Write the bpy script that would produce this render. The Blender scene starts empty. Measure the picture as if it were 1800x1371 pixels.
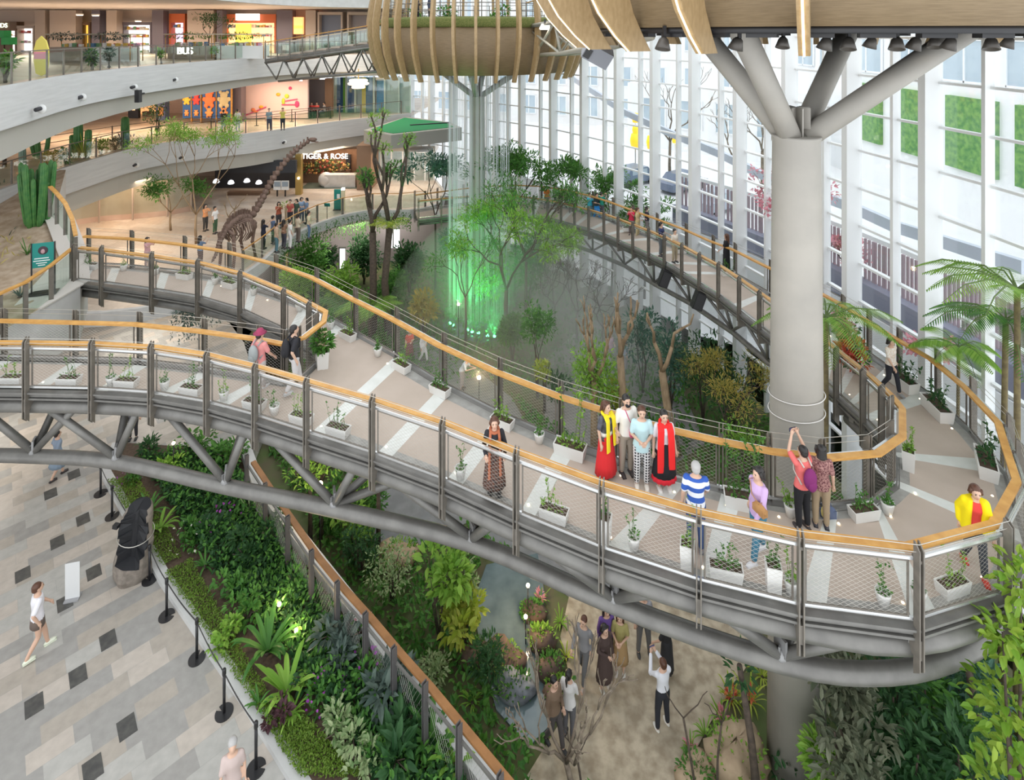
import bpy, math, random
from mathutils import Vector, Matrix
V = Vector
PI = math.pi
CAMZ = 17.0      # eye height above the garden path
F = 1000.0       # focal length in pixels of the 1800 px wide frame
HOR = 59.0       # row of the horizon
C = bpy.context.scene.collection
rnd = random.Random(7)

def P(px, py, H):
    """point seen at (px,py) lying H metres below the eye"""
    d = F * H / (py - HOR)
    return V(((px - 900) * d / F, d, CAMZ - H))
def PZ(px, py, d):
    return V(((px - 900) * d / F, d, CAMZ - (py - HOR) * d / F))
def RP(px, py, H, rail=1.15):
    """deck-edge point under the handrail point seen at (px,py)"""
    p = P(px, py, H - rail)
    return V((p.x, p.y, CAMZ - H))

# ---------------------------------------------------------------- materials
MATS = {}
def mat(name, col, rough=0.6, metal=0.0, col2=None, nscale=0.0, ndetail=3.0, bump=0.0, emis=None, estr=0.0, island=False, trans=0.0, stretch=None, spec=0.5):
    if name in MATS: return MATS[name]
    m = bpy.data.materials.new(name); m.use_nodes = True
    nt = m.node_tree; b = nt.nodes['Principled BSDF']
    b.inputs['Base Color'].default_value = (*col, 1)
    b.inputs['Roughness'].default_value = rough
    b.inputs['Metallic'].default_value = metal
    b.inputs['Specular IOR Level'].default_value = spec
    if col2 is not None:
        mix = nt.nodes.new('ShaderNodeMix'); mix.data_type = 'RGBA'
        mix.inputs[6].default_value = (*col, 1); mix.inputs[7].default_value = (*col2, 1)
        if island:
            g = nt.nodes.new('ShaderNodeNewGeometry'); nt.links.new(g.outputs['Random Per Island'], mix.inputs[0])
        else:
            tc = nt.nodes.new('ShaderNodeTexCoord'); n = nt.nodes.new('ShaderNodeTexNoise')
            n.inputs['Scale'].default_value = nscale; n.inputs['Detail'].default_value = ndetail
            if stretch:
                mp = nt.nodes.new('ShaderNodeMapping'); mp.inputs['Scale'].default_value = stretch
                nt.links.new(tc.outputs['Object'], mp.inputs[0]); nt.links.new(mp.outputs[0], n.inputs['Vector'])
            else:
                nt.links.new(tc.outputs['Object'], n.inputs['Vector'])
            cr = nt.nodes.new('ShaderNodeMapRange'); cr.inputs[1].default_value = .35; cr.inputs[2].default_value = .65
            nt.links.new(n.outputs['Fac'], cr.inputs[0]); nt.links.new(cr.outputs[0], mix.inputs[0])
            if bump:
                bp = nt.nodes.new('ShaderNodeBump'); bp.inputs['Strength'].default_value = bump
                nt.links.new(n.outputs['Fac'], bp.inputs['Height']); nt.links.new(bp.outputs[0], b.inputs['Normal'])
        nt.links.new(mix.outputs[2], b.inputs['Base Color'])
    if emis:
        b.inputs['Emission Color'].default_value = (*emis, 1); b.inputs['Emission Strength'].default_value = estr
    if trans:
        tr = nt.nodes.new('ShaderNodeBsdfTranslucent'); tr.inputs[0].default_value = (*[min(1, c * 1.3) for c in col], 1)
        ms = nt.nodes.new('ShaderNodeMixShader'); ms.inputs[0].default_value = trans
        if col2 is not None: nt.links.new(mix.outputs[2], tr.inputs[0])
        nt.links.new(b.outputs[0], ms.inputs[1]); nt.links.new(tr.outputs[0], ms.inputs[2])
        nt.links.new(ms.outputs[0], nt.nodes['Material Output'].inputs[0])
    MATS[name] = m
    return m
def leafm(name, a, b): return mat(name, a, .55, col2=b, island=True, trans=.3, spec=.35)
def glassm(name, tint, refl=.08, rough=.03):
    if name in MATS: return MATS[name]
    m = bpy.data.materials.new(name); m.use_nodes = True; nt = m.node_tree
    nt.nodes.remove(nt.nodes['Principled BSDF'])
    t = nt.nodes.new('ShaderNodeBsdfTransparent'); t.inputs[0].default_value = (*tint, 1)
    g = nt.nodes.new('ShaderNodeBsdfGlossy'); g.inputs['Roughness'].default_value = rough
    ms = nt.nodes.new('ShaderNodeMixShader'); ms.inputs[0].default_value = refl
    nt.links.new(t.outputs[0], ms.inputs[1]); nt.links.new(g.outputs[0], ms.inputs[2])
    nt.links.new(ms.outputs[0], nt.nodes['Material Output'].inputs[0])
    MATS[name] = m; return m
def glow(name, col, s): return mat(name, col, emis=col, estr=s)

# ---------------------------------------------------------------- mesh builder
class MB:
    def __init__(s): s.v = []; s.f = []; s.mi = []; s.m = 0; s.sm = False; s.smf = []
    def add(s, vs, fs):
        o = len(s.v); s.v.extend([tuple(p) for p in vs])
        for f in fs: s.f.append([i + o for i in f]); s.mi.append(s.m); s.smf.append(s.sm)
    def box(s, c, size, rz=0.0, M=None):
        x, y, z = size[0] / 2, size[1] / 2, size[2] / 2
        R = M if M is not None else Matrix.Rotation(rz, 3, 'Z')
        vs = [R @ V((a * x, b * y, d * z)) + V(c) for a in (-1, 1) for b in (-1, 1) for d in (-1, 1)]
        s.add(vs, [(0, 1, 3, 2), (4, 6, 7, 5), (0, 4, 5, 1), (2, 3, 7, 6), (0, 2, 6, 4), (1, 5, 7, 3)])
    def beam(s, a, b, w, h, up=V((0, 0, 1))):
        """box of width w and height h from a to b"""
        a, b = V(a), V(b); d = (b - a); L = d.length
        if L < 1e-6: return
        d /= L; x = d.cross(up)
        if x.length < 1e-4: x = d.cross(V((1, 0, 0)))
        x.normalize(); y = x.cross(d)
        vs = [q + x * (i * w / 2) + y * (j * h / 2) for q in (a, b) for i, j in ((-1, -1), (1, -1), (1, 1), (-1, 1))]
        s.add(vs, [(3, 2, 1, 0), (4, 5, 6, 7), (0, 1, 5, 4), (1, 2, 6, 5), (2, 3, 7, 6), (3, 0, 4, 7)])
    def sweep(s, pts, w, h, dz=0.0, lat=0.0, closed=False):
        """rectangular bar along a polyline, kept level, mitred at the corners"""
        n = len(pts); ring = []
        for i, p in enumerate(pts):
            if closed: a, b = pts[i - 1], pts[(i + 1) % n]
            else: a, b = pts[max(0, i - 1)], pts[min(n - 1, i + 1)]
            d = V((b.x - a.x, b.y - a.y, 0)).normalized(); x = V((d.y, -d.x, 0))
            ring.append([p + x * (lat + i2 * w / 2) + V((0, 0, dz + j * h / 2)) for i2, j in ((-1, -1), (1, -1), (1, 1), (-1, 1))])
        vs = [q for r in ring for q in r]; fs = []
        for i in range(n if closed else n - 1):
            k = (i + 1) % n
            for j in range(4): fs.append((i * 4 + j, i * 4 + (j + 1) % 4, k * 4 + (j + 1) % 4, k * 4 + j))
        if not closed: fs += [(3, 2, 1, 0), tuple((n - 1) * 4 + j for j in range(4))]
        s.add(vs, fs)
    def tube(s, pts, r, n=8, cap=True):
        pts = [V(p) for p in pts]; N = len(pts)
        rs = r if isinstance(r, (list, tuple)) else [r] * N
        t0 = (pts[1] - pts[0]).normalized(); u = t0.cross(V((0, 0, 1)))
        if u.length < 1e-3: u = t0.cross(V((1, 0, 0)))
        u.normalize(); vs = []
        for i, p in enumerate(pts):
            t = (pts[min(N - 1, i + 1)] - pts[max(0, i - 1)])
            if t.length < 1e-9: t = t0
            t = t.normalized(); u = (u - t * u.dot(t))
            if u.length < 1e-6: u = t.cross(V((1, 0.3, 0)))
            u.normalize(); w = t.cross(u)
            for k in range(n):
                a = 2 * PI * k / n; vs.append(p + (u * math.cos(a) + w * math.sin(a)) * rs[i])
        fs = [(i * n + k, i * n + (k + 1) % n, (i + 1) * n + (k + 1) % n, (i + 1) * n + k) for i in range(N - 1) for k in range(n)]
        if cap: fs += [tuple(range(n - 1, -1, -1)), tuple((N - 1) * n + k for k in range(n))]
        sm = s.sm; s.sm = True; s.add(vs, fs); s.sm = sm
    def lathe(s, prof, n=16, c=(0, 0, 0), sx=1.0, sy=1.0, wob=None):
        vs = []; N = len(prof); c = V(c)
        for i, (r, z) in enumerate(prof):
            for k in range(n):
                a = 2 * PI * k / n; q = r * (wob(a, i) if wob else 1)
                vs.append(c + V((q * math.cos(a) * sx, q * math.sin(a) * sy, z)))
        fs = [(i * n + k, i * n + (k + 1) % n, (i + 1) * n + (k + 1) % n, (i + 1) * n + k) for i in range(N - 1) for k in range(n)]
        if prof[0][0] > 1e-4: fs.append(tuple(range(n - 1, -1, -1)))
        if prof[-1][0] > 1e-4: fs.append(tuple((N - 1) * n + k for k in range(n)))
        sm = s.sm; s.sm = True; s.add(vs, fs); s.sm = sm
    def ball(s, c, r, n=8, M=None):
        r = V(r) if hasattr(r, '__len__') else V((r, r, r)); m = max(4, n // 2 + 1); vs = []; c = V(c)
        for i in range(m + 1):
            ph = PI * i / m
            for k in range(n):
                a = 2 * PI * k / n; q = V((r.x * math.sin(ph) * math.cos(a), r.y * math.sin(ph) * math.sin(a), r.z * math.cos(ph)))
                vs.append(c + (M @ q if M is not None else q))
        fs = [(i * n + k, (i + 1) * n + k, (i + 1) * n + (k + 1) % n, i * n + (k + 1) % n) for i in range(m) for k in range(n)]
        sm = s.sm; s.sm = True; s.add(vs, fs); s.sm = sm
    def prism(s, poly, z0, z1):
        n = len(poly)
        ar = sum(poly[i][0] * poly[(i + 1) % n][1] - poly[(i + 1) % n][0] * poly[i][1] for i in range(n))
        if ar < 0: poly = list(poly)[::-1]
        vs = [(p[0], p[1], z0) for p in poly] + [(p[0], p[1], z1) for p in poly]
        s.add(vs, [tuple(range(n - 1, -1, -1)), tuple(range(n, 2 * n))] + [(i, (i + 1) % n, n + (i + 1) % n, n + i) for i in range(n)])
    def slab(s, poly, th):
        """extrude a (non level) polygon of 3-D points downward"""
        n = len(poly); vs = [V(p) for p in poly] + [V(p) - V((0, 0, th)) for p in poly]
        s.add(vs, [tuple(range(n)), tuple(range(2 * n - 1, n - 1, -1))] + [((i + 1) % n, i, n + i, n + (i + 1) % n) for i in range(n)])
    def plate(s, poly, nrm, th):
        """flat outline given thickness th along nrm"""
        n = len(poly); nrm = V(nrm).normalized() * th; vs = [V(p) for p in poly] + [V(p) + nrm for p in poly]
        s.add(vs, [tuple(range(n - 1, -1, -1)), tuple(range(n, 2 * n))] + [(i, (i + 1) % n, n + (i + 1) % n, n + i) for i in range(n)])
    def leaf(s, b, d, L, w, up=V((0, 0, 1)), droop=.15, fold=.15):
        d = d.normalized(); x = d.cross(up)
        if x.length < 1e-3: x = V((1, 0, 0))
        x.normalize(); y = x.cross(d)
        q = lambda t, k, z: b + d * (L * t) + x * (k * w / 2) + y * (z - droop * L * t * t)
        f_ = fold * w
        s.add([b, q(.3, -.92, f_), q(.3, 0, 0), q(.3, .92, f_), q(.66, -.8, f_ * .9), q(.66, 0, 0), q(.66, .8, f_ * .9), q(1, 0, 0)],
              [(0, 2, 1), (0, 3, 2), (1, 2, 5, 4), (2, 3, 6, 5), (4, 5, 7), (5, 6, 7)])
    def obj(s, name, mats, parent=None, loc=None):
        me = bpy.data.meshes.new(name); me.from_pydata(s.v, [], s.f)
        for m in (mats if isinstance(mats, (list, tuple)) else [mats]): me.materials.append(m)
        if s.f:
            me.polygons.foreach_set('material_index', s.mi); me.polygons.foreach_set('use_smooth', s.smf)
        me.update()
        o = bpy.data.objects.new(name, me); C.objects.link(o)
        if parent is not None: o.parent = parent
        if loc is not None: o.location = loc
        return o

def tag(o, label=None, cat=None, group=None, kind=None):
    if label: o['label'] = label
    if cat: o['category'] = cat
    if group: o['group'] = group
    if kind: o['kind'] = kind
    return o
def empty(name, loc=(0, 0, 0), label=None, cat=None, group=None, kind=None, rz=0.0, scale=1.0):
    o = bpy.data.objects.new(name, None); C.objects.link(o); o.location = loc; o.rotation_euler.z = rz
    o.scale = (scale,) * 3; o.empty_display_size = .1
    return tag(o, label, cat, group, kind)
def copy_tree(o, parent=None):
    c = o.copy(); C.objects.link(c)
    if parent is not None: c.parent = parent
    for ch in list(o.children): copy_tree(ch, c)
    return c
def fresh(proto, loc, rz=0.0, scale=1.0, label=None, cat=None, group=None):
    """first use takes the prototype itself, later uses copy it and its parts"""
    if proto.get('_used'):
        o = copy_tree(proto)
        if 'group' in o.keys() and not group: del o['group']
    else: o = proto
    proto['_used'] = 1
    o.location = loc; o.rotation_euler.z = rz; o.scale = (scale,) * 3
    return tag(o, label, cat, group)
def text_obj(name, txt, size, loc, rot, m, parent=None, depth=.02, align='CENTER'):
    cu = bpy.data.curves.new(name, 'FONT'); cu.body = txt; cu.size = size; cu.extrude = depth; cu.align_x = align; cu.align_y = 'CENTER'
    cu.materials.append(m); o = bpy.data.objects.new(name, cu); C.objects.link(o)
    dg = bpy.context.evaluated_depsgraph_get(); me = bpy.data.meshes.new_from_object(o.evaluated_get(dg)); bpy.data.objects.remove(o)
    o = bpy.data.objects.new(name, me); C.objects.link(o)
    if not me.materials: me.materials.append(m)
    o.location = loc; o.rotation_euler = rot
    if parent is not None: o.parent = parent
    return o
def lerp(a, b, t): return a + (b - a) * t
def catmull(pts, k=4):
    out = []; n = len(pts)
    for i in range(n - 1):
        p0, p1, p2, p3 = pts[max(0, i - 1)], pts[i], pts[i + 1], pts[min(n - 1, i + 2)]
        for j in range(k):
            t = j / k
            out.append(.5 * ((2 * p1) + (p2 - p0) * t + (2 * p0 - 5 * p1 + 4 * p2 - p3) * t * t + (3 * p1 - p0 - 3 * p2 + p3) * t ** 3))
    out.append(pts[-1]); return out

# shared materials
STEEL = mat('grey painted steel', (.20, .195, .18), .42, .3, (.155, .15, .14), 3)
POSTM = mat('grey brown post steel', (.19, .17, .142), .5, .1, (.145, .13, .11), 5)
WIRE = mat('stainless wire', (.55, .53, .48), .35, .6)
RAILM = mat('stainless tube', (.62, .63, .63), .25, .8)
OAK = mat('oiled oak rail', (.62, .34, .095), .45, 0, (.50, .25, .06), 4, stretch=(1, 1, 9))
WHITE = mat('white paint', (.80, .81, .80), .5)
CONC = mat('pale concrete', (.58, .58, .57), .7, 0, (.50, .50, .49), 1.5)
SHGREY = mat('grey and shade paint', (.42, .41, .37), .8)  # grey for canopy parts; on the fascia underbands it paints their shade
BLACK = mat('black metal', (.02, .02, .022), .4)
DARK = mat('dark interior', (.035, .035, .04), .7)
SOIL = mat('dark soil', (.07, .045, .03), .95, 0, (.11, .075, .05), 12, bump=.4)
EXPO, SKY = 0.7, 1.2
# ================================================================ camera, world
cam = bpy.data.cameras.new('camera'); co = bpy.data.objects.new('camera', cam); C.objects.link(co)
cam.sensor_fit = 'HORIZONTAL'; cam.sensor_width = 36; cam.lens = 20.0; cam.shift_y = -(685.5 - HOR) / 1800
cam.clip_start = .1; cam.clip_end = 400
co.location = (0, 0, CAMZ); co.rotation_euler = (PI / 2, 0, 0)
sc = bpy.context.scene; sc.camera = co
sc.view_settings.view_transform = 'Standard'; sc.view_settings.look = 'None'
sc.view_settings.exposure = EXPO; sc.view_settings.gamma = 1; sc.view_settings.use_curve_mapping = False
w = bpy.data.worlds.new('overcast sky'); sc.world = w; w.use_nodes = True
bg = w.node_tree.nodes['Background']; bg.inputs[0].default_value = (.94, .97, 1, 1); bg.inputs[1].default_value = SKY
cy = sc.cycles
cy.use_denoising = True
cy.max_bounces = 7; cy.diffuse_bounces = 3; cy.glossy_bounces = 2; cy.transmission_bounces = 3; cy.transparent_max_bounces = 14; cy.volume_bounces = 3
cy.caustics_reflective = False; cy.caustics_refractive = False; cy.sample_clamp_indirect = 4
cy.use_adaptive_sampling = True; cy.adaptive_threshold = .03

def light(name, typ, loc, energy, col=(1, .85, .65), size=.3, rot=None, size_y=None, spot=None):
    l = bpy.data.lights.new(name, typ); l.energy = energy; l.color = col
    if typ == 'AREA':
        l.size = size
        if size_y: l.shape = 'RECTANGLE'; l.size_y = size_y
    elif typ in ('POINT', 'SPOT'): l.shadow_soft_size = size
    if spot: l.spot_size = spot; l.spot_blend = .6
    o = bpy.data.objects.new(name, l); C.objects.link(o); o.location = loc
    if rot: o.rotation_euler = rot
    return o
Z0 = lambda H: CAMZ - H
HG, HPL, HL1, HL2, HL3, HL4 = 17.0, 15.2, 12.0, 7.0, 1.75, -2.15

# ================================================================ floors
def floor_tiles(name, a, b, c, d, scale, rot):
    m = bpy.data.materials.new(name); m.use_nodes = True; nt = m.node_tree; bs = nt.nodes['Principled BSDF']
    tc = nt.nodes.new('ShaderNodeTexCoord'); mp = nt.nodes.new('ShaderNodeMapping'); mp.inputs['Rotation'].default_value = (0, 0, rot)
    nt.links.new(tc.outputs['Object'], mp.inputs[0])
    br = nt.nodes.new('ShaderNodeTexBrick'); br.offset = .33; br.offset_frequency = 2; br.squash = 1
    br.inputs['Scale'].default_value = 1; br.inputs['Brick Width'].default_value = scale[0]; br.inputs['Row Height'].default_value = scale[1]
    br.inputs['Mortar Size'].default_value = .003; br.inputs['Bias'].default_value = 0
    br.inputs['Color1'].default_value = (0, 0, 0, 1); br.inputs['Color2'].default_value = (1, 1, 1, 1); br.inputs['Mortar'].default_value = (.5, .5, .5, 1)
    nt.links.new(mp.outputs[0], br.inputs['Vector'])
    cr = nt.nodes.new('ShaderNodeValToRGB'); el = cr.color_ramp.elements; cr.color_ramp.interpolation = 'CONSTANT'
    el[0].color = (*a, 1); el[1].position = .25; el[1].color = (*b, 1)
    e = el.new(.5); e.color = (*c, 1); e = el.new(.78); e.color = (*d, 1)
    nt.links.new(br.outputs['Color'], cr.inputs[0])
    n = nt.nodes.new('ShaderNodeTexNoise'); n.inputs['Scale'].default_value = 5; n.inputs['Detail'].default_value = 6
    nt.links.new(tc.outputs['Object'], n.inputs['Vector'])
    mr = nt.nodes.new('ShaderNodeMapRange'); mr.inputs[3].default_value = .78; mr.inputs[4].default_value = 1.2
    nt.links.new(n.outputs['Fac'], mr.inputs[0])
    mx = nt.nodes.new('ShaderNodeVectorMath'); mx.operation = 'SCALE'
    nt.links.new(cr.outputs[0], mx.inputs[0]); nt.links.new(mr.outputs[0], mx.inputs['Scale'])
    nt.links.new(mx.outputs[0], bs.inputs['Base Color']); bs.inputs['Roughness'].default_value = .35
    return m
PLAZA = floor_tiles('plaza stone tiles', (.40, .36, .31), (.49, .44, .385), (.33, .32, .30), (.43, .42, .39), (.80, .45), -.742)
DARKTILE = mat('dark stone tile', (.10, .098, .09), .4, col2=(.06, .06, .058), nscale=6)
L1TILE = floor_tiles('hall stone tiles', (.55, .45, .36), (.62, .54, .46), (.58, .50, .42), (.50, .42, .35), (1.2, .6), .2)

bedf = [V((-14.6, 21.0, 0)), V((-14.0, 19.6, 0)), V((-9.65, 15.8, 0)), V((-5.95, 12.9, 0)), V((-4.4, 11.6, 0)), V((-1.5, 9.2, 0))]   # plaza side of the bed
bedb = [V((-9.9, 20.6, 0)), V((-8.5, 18.65, 0)), V((-4.4, 14.8, 0)), V((-.1, 10.75, 0)), V((1.0, 9.6, 0))]                             # garden side
mb = MB(); mb.prism([(-40, 5), (-1.5, 5)] + [(p.x, p.y) for p in bedf[::-1]] + [(-9.9, 20.9), (-10.3, 23.5), (-13.2, 28), (-15.8, 31), (-15.8, 40), (-40, 40)], Z0(HPL) - 1.7, Z0(HPL))
fl = tag(mb.obj('floor', PLAZA), 'stone tiled plaza floor in grey and beige at lower left', 'floor', kind='structure')
mb = MB()
# dark inlay tiles, laid out on the tile grid
for px, py in ((190, 1125), (137, 1188), (223, 1278), (163, 1352), (114, 1060), (165, 1006), (101, 953), (146, 913), (89, 868), (130, 834), (60, 1240), (40, 1010)):
    p = P(px, py, HPL); mb.box((p.x, p.y, Z0(HPL) + .004), (.33, .46, .006), .742)
# darker inlay tiles are part of the floor pattern
mb.obj('inlay_tile', DARKTILE, fl)
GARD = mat('garden earth', (.12, .105, .06), .95, col2=(.09, .13, .04), nscale=1.2, bump=.3)
mb = MB(); mb.prism([(-1.5, 4), (16, 4), (14, 30), (10.5, 32), (3, 44), (-9, 52), (-16, 48), (-13, 20), (-9.9, 20.6), (-8.5, 18.65), (-.1, 10.75), (1, 9)], -.4, 0)
mb.prism([(-40, 40), (-13, 40), (-14.6, 21), (-9.9, 20.6), (-13, 20), (-16, 48), (-20, 62), (-40, 62)], -.4, .8)
tag(mb.obj('ground', GARD), 'dark planted soil of the sunken garden', 'ground', kind='structure')
PATHM = mat('speckled garden path', (.50, .43, .32), .8, col2=(.30, .245, .17), nscale=3.5, ndetail=8)
GREYP = mat('grey wet paving', (.20, .205, .21), .4, col2=(.15, .155, .16), nscale=2)
mb = MB(); PATHP = [(p.x, p.y) for p in (P(905, 1400, 17), P(1010, 1230, 17), P(985, 1120, 17), P(1000, 1050, 17), P(1150, 1020, 17), P(1330, 1080, 17), P(1340, 1130, 17), P(1250, 1270, 17), P(1180, 1400, 17))]; mb.prism(PATHP, 0, .03)
tag(mb.obj('path', PATHM), 'speckled beige garden path where people take photos', 'path', kind='structure')
mb = MB(); PAVEP = [(p.x, p.y) for p in (P(660, 990, 17), P(655, 850, 17), P(740, 800, 17), P(790, 700, 17), P(700, 610, 17), P(760, 590, 17), P(900, 700, 17), P(1000, 880, 17), P(1140, 1020, 17), P(1000, 1050, 17), P(930, 1000, 17), P(820, 920, 17), P(735, 960, 17))]; mb.prism(PAVEP, 0, .02)
tag(mb.obj('pavement', GREYP), 'dark grey paved walk winding through the garden', 'path', kind='structure')
mb = MB(); mb.prism([(p.x, p.y) for p in (P(1090, 880, 17), P(960, 760, 17), P(950, 640, 17), P(1040, 560, 17), P(1180, 640, 17), P(1240, 780, 17))], 0, .025)
tag(mb.obj('paving', mat('mist wet paving', (.26, .25, .24), .5, col2=(.21, .2, .19), nscale=1)), 'grey misty clearing behind the bridge', 'path', kind='structure')

# raised bed between plaza and garden
BEDZ = Z0(HPL)
mb = MB(); mb.prism([(p.x, p.y) for p in bedf] + [(p.x, p.y) for p in bedb[::-1]], 0, BEDZ + .12)
tag(mb.obj('planting_bed_ground', SOIL), 'long raised soil bed between plaza and garden rail', 'ground', kind='structure')
mb = MB(); mb.sweep([V((p.x, p.y, BEDZ + .06)) for p in bedf], .28, .14)
tag(mb.obj('trim_1', CONC), 'pale stone kerb along the planted bed', 'kerb', kind='structure')
mb = MB(); mb.sweep([V((p.x + .12, p.y + .12, BEDZ + .14)) for p in bedb], .34, .5)
tag(mb.obj('trim_2', CONC), 'pale concrete curb under the garden handrail', 'kerb', kind='structure')

# ================================================================ slabs of the mall
L1E = [V((-34, 24.4, 0)), V((-20, 24.2, 0)), V((-15.2, 25.4, 0)), V((-13.3, 28.6, 0)), V((-13.1, 32.8, 0)), V((-12.2, 36.0, 0)), V((-10.0, 38.4, 0)), V((-6.9, 38.6, 0)), V((-5.2, 40.2, 0)), V((-5.4, 44, 0)), V((-8, 51, 0))]
L2E = [V((-22.4, 22.5, 0)), V((-22.9, 25.5, 0)), V((-23.3, 29, 0)), V((-23.2, 33.8, 0)), V((-22.5, 36.1, 0)), V((-20.6, 38.4, 0)), V((-18.1, 40.2, 0)), V((-14.9, 44.3, 0)), V((-12.3, 47, 0)), V((-8.9, 50, 0))]
L3E = [V((-15.0, 13.5, 0)), V((-16.6, 18.4, 0)), V((-19, 25.4, 0)), V((-19.4, 32.4, 0)), V((-18.3, 40.7, 0)), V((-15.6, 45.5, 0)), V((-10.5, 48.4, 0)), V((-8.6, 51.5, 0))]
L1E, L2E, L3E = catmull(L1E, 3), catmull(L2E, 4), catmull(L3E, 5)
def slab(nm, edge, H, th, m, label, back=((-8, 62), (-60, 62), (-60, 20))):
    mb = MB(); mb.prism([(p.x, p.y) for p in edge] + list(back), Z0(H) - th, Z0(H))
    return tag(mb.obj(nm, m), label, 'floor', kind='structure')
def band(edge, H0, H1, off, th=.2):
    """upright band following a slab edge; H may vary along it"""
    n = len(edge); mb = MB(); ring = []
    for i, p in enumerate(edge):
        a, b = edge[max(0, i - 1)], edge[min(n - 1, i + 1)]; d = (b - a).normalized(); x = V((d.y, -d.x, 0))
        t = i / (n - 1); h1 = H1(t) if callable(H1) else H1
        ring.append([V((p.x, p.y, 0)) + x * o + V((0, 0, Z0(h))) for o, h in ((off, H0), (off - th, H0), (off - th, h1), (off, h1))])
    fs = [(i * 4 + j, i * 4 + (j + 1) % 4, i * 4 + 4 + (j + 1) % 4, i * 4 + 4 + j) for i in range(n - 1) for j in range(4)]
    mb.add([q for r in ring for q in r], fs + [(0, 1, 2, 3), tuple((n - 1) * 4 + j for j in (3, 2, 1, 0))]); return mb
slab('floor_first_level', L1E, HL1, .5, L1TILE, 'warm stone floor of the hall around the shops', ((-8, 62), (-60, 62), (-60, 24.4)))
slab('floor_second_level', L2E, HL2, .3, L1TILE, 'shiny stone floor of the middle gallery')
slab('floor_third_level', L3E, HL3, .3, L1TILE, 'stone floor of the upper gallery with market stalls', ((-8, 62), (-60, 62), (-60, 13.5)))
CEIL = mat('white gallery ceiling', (.62, .58, .54), .7)
mb = MB(); mb.prism([(p.x, p.y) for p in L3E] + [(-8, 62), (-60, 62), (-60, 13.5)], Z0(HL4), Z0(HL4) + .3)
tag(mb.obj('ceiling', CEIL), 'grey ceiling slab above the upper gallery', 'ceiling', kind='structure')
tag(band(L3E, HL4 - 2, HL4, .05).obj('ceiling_fascia_wall', CONC), 'white fascia above the upper gallery', 'wall', kind='structure')
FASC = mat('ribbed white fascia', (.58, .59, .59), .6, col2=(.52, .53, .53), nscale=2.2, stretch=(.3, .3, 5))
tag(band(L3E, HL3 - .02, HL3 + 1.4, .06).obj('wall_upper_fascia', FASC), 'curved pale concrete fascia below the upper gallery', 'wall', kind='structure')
tag(band(L3E, HL3 + 1.4, lambda t: HL3 + 1.4 + lerp(1.3, .4, min(1, t * 1.5)), -.2).obj('wall_upper_underband', SHGREY), 'recessed band in painted shade grey under the upper fascia', 'wall', kind='structure')  # darker than the fascia because its shade is painted in
tag(band(L2E, HL2 - .02, HL2 + 1.4, .06).obj('wall_middle_fascia', FASC), 'curved pale concrete fascia below the middle gallery', 'wall', kind='structure')
tag(band(L2E, HL2 + 1.4, lambda t: HL2 + 1.4 + lerp(1.2, .8, t), -.2).obj('wall_middle_underband', SHGREY), 'recessed band in painted shade grey under the middle fascia', 'wall', kind='structure')
tag(band(L1E, HL1 - .05, HL1 + .55, .08).obj('wall_hall_edge', CONC), 'pale stone edge of the hall floor above the garden', 'wall', kind='structure')

# ramped terrace with the cactus bed, upper left
mb = MB()
ter = [(-15.1, 12.0, 8.8), (-15.1, 19.9, 8.8), (-16.4, 22.0, 8.5), (-18.6, 24.2, 7.9), (-20.6, 25.9, 7.3), (-22.9, 29.2, 7.0), (-40, 29.2, 7.0), (-40, 20, 8.6), (-40, 12, 8.8)]
top = [V((x, y, Z0(h))) for x, y, h in ter]
bot = [V((p.x, p.y, Z0(10.7))) for p in top]
n = len(ter); mb.add([V((-24, 20, Z0(8.5)))] + top + bot, [(0, i + 1, (i + 1) % n + 1) for i in range(n)] + [(i + 1, i + 1 + n, (i + 1) % n + 1 + n, (i + 1) % n + 1) for i in range(n)])
SAND = mat('sandy planting soil', (.46, .37, .28), .95, col2=(.33, .25, .17), nscale=3, bump=.3)
mb.mi = [0] * n + [1] * n
tag(mb.obj('ground_cactus_terrace', [SAND, CONC]), 'sandy terrace bed with white side wall by the bridge landing', 'ground', kind='structure')
mb = MB(); mb.slab([V((-15.05, 18.2, Z0(8.78))), V((-15.05, 20.3, Z0(8.78))), V((-16.4, 22.0, Z0(8.45))), V((-18.6, 24.2, Z0(7.85))), V((-20.6, 25.9, Z0(7.25))), V((-21.4, 25.3, Z0(7.25))), V((-19.3, 23.6, Z0(7.85))), V((-17.1, 21.5, Z0(8.45))), V((-16.0, 18.2, Z0(8.78)))], .05)
tag(mb.obj('floor_landing', mat('landing paving', (.58, .55, .51), .6)), 'pale paved ramp leading from the middle gallery to the bridge', 'floor', kind='structure')

# ================================================================ glass facade
FC = [V((-9.1, 51.4, 0)), V((-4.5, 48.2, 0)), V((0, 44.4, 0)), V((2.9, 41.6, 0)), V((6.86, 35.6, 0)), V((9.9, 30.2, 0)), V((11.6, 25.5, 0)), V((12.35, 22.1, 0)), V((12.85, 19.1, 0)), V((13.15, 17.2, 0)), V((13.4, 14.9, 0)), V((13.6, 12, 0)), V((13.65, 9, 0))]
FCD = catmull(FC, 8)
def fac(px):
    for a, b in zip(FCD, FCD[1:]):
        ua, ub = a.x / a.y, b.x / b.y; u = (px - 900) / F
        if ua <= u <= ub:
            t = (u - ua) / (ub - ua)
            # solve on the chord
            d = b - a; den = d.x - u * d.y; t = (u * a.y - a.x) / den
            p = a + d * t; tn = d.normalized(); return p, tn
    return FCD[-1], (FCD[-1] - FCD[-2]).normalized()
MULL = mat('white mullion', (.84, .85, .85), .4, .1)
GLASS = glassm('clear facade glass', (.97, .985, .99), .05)
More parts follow.
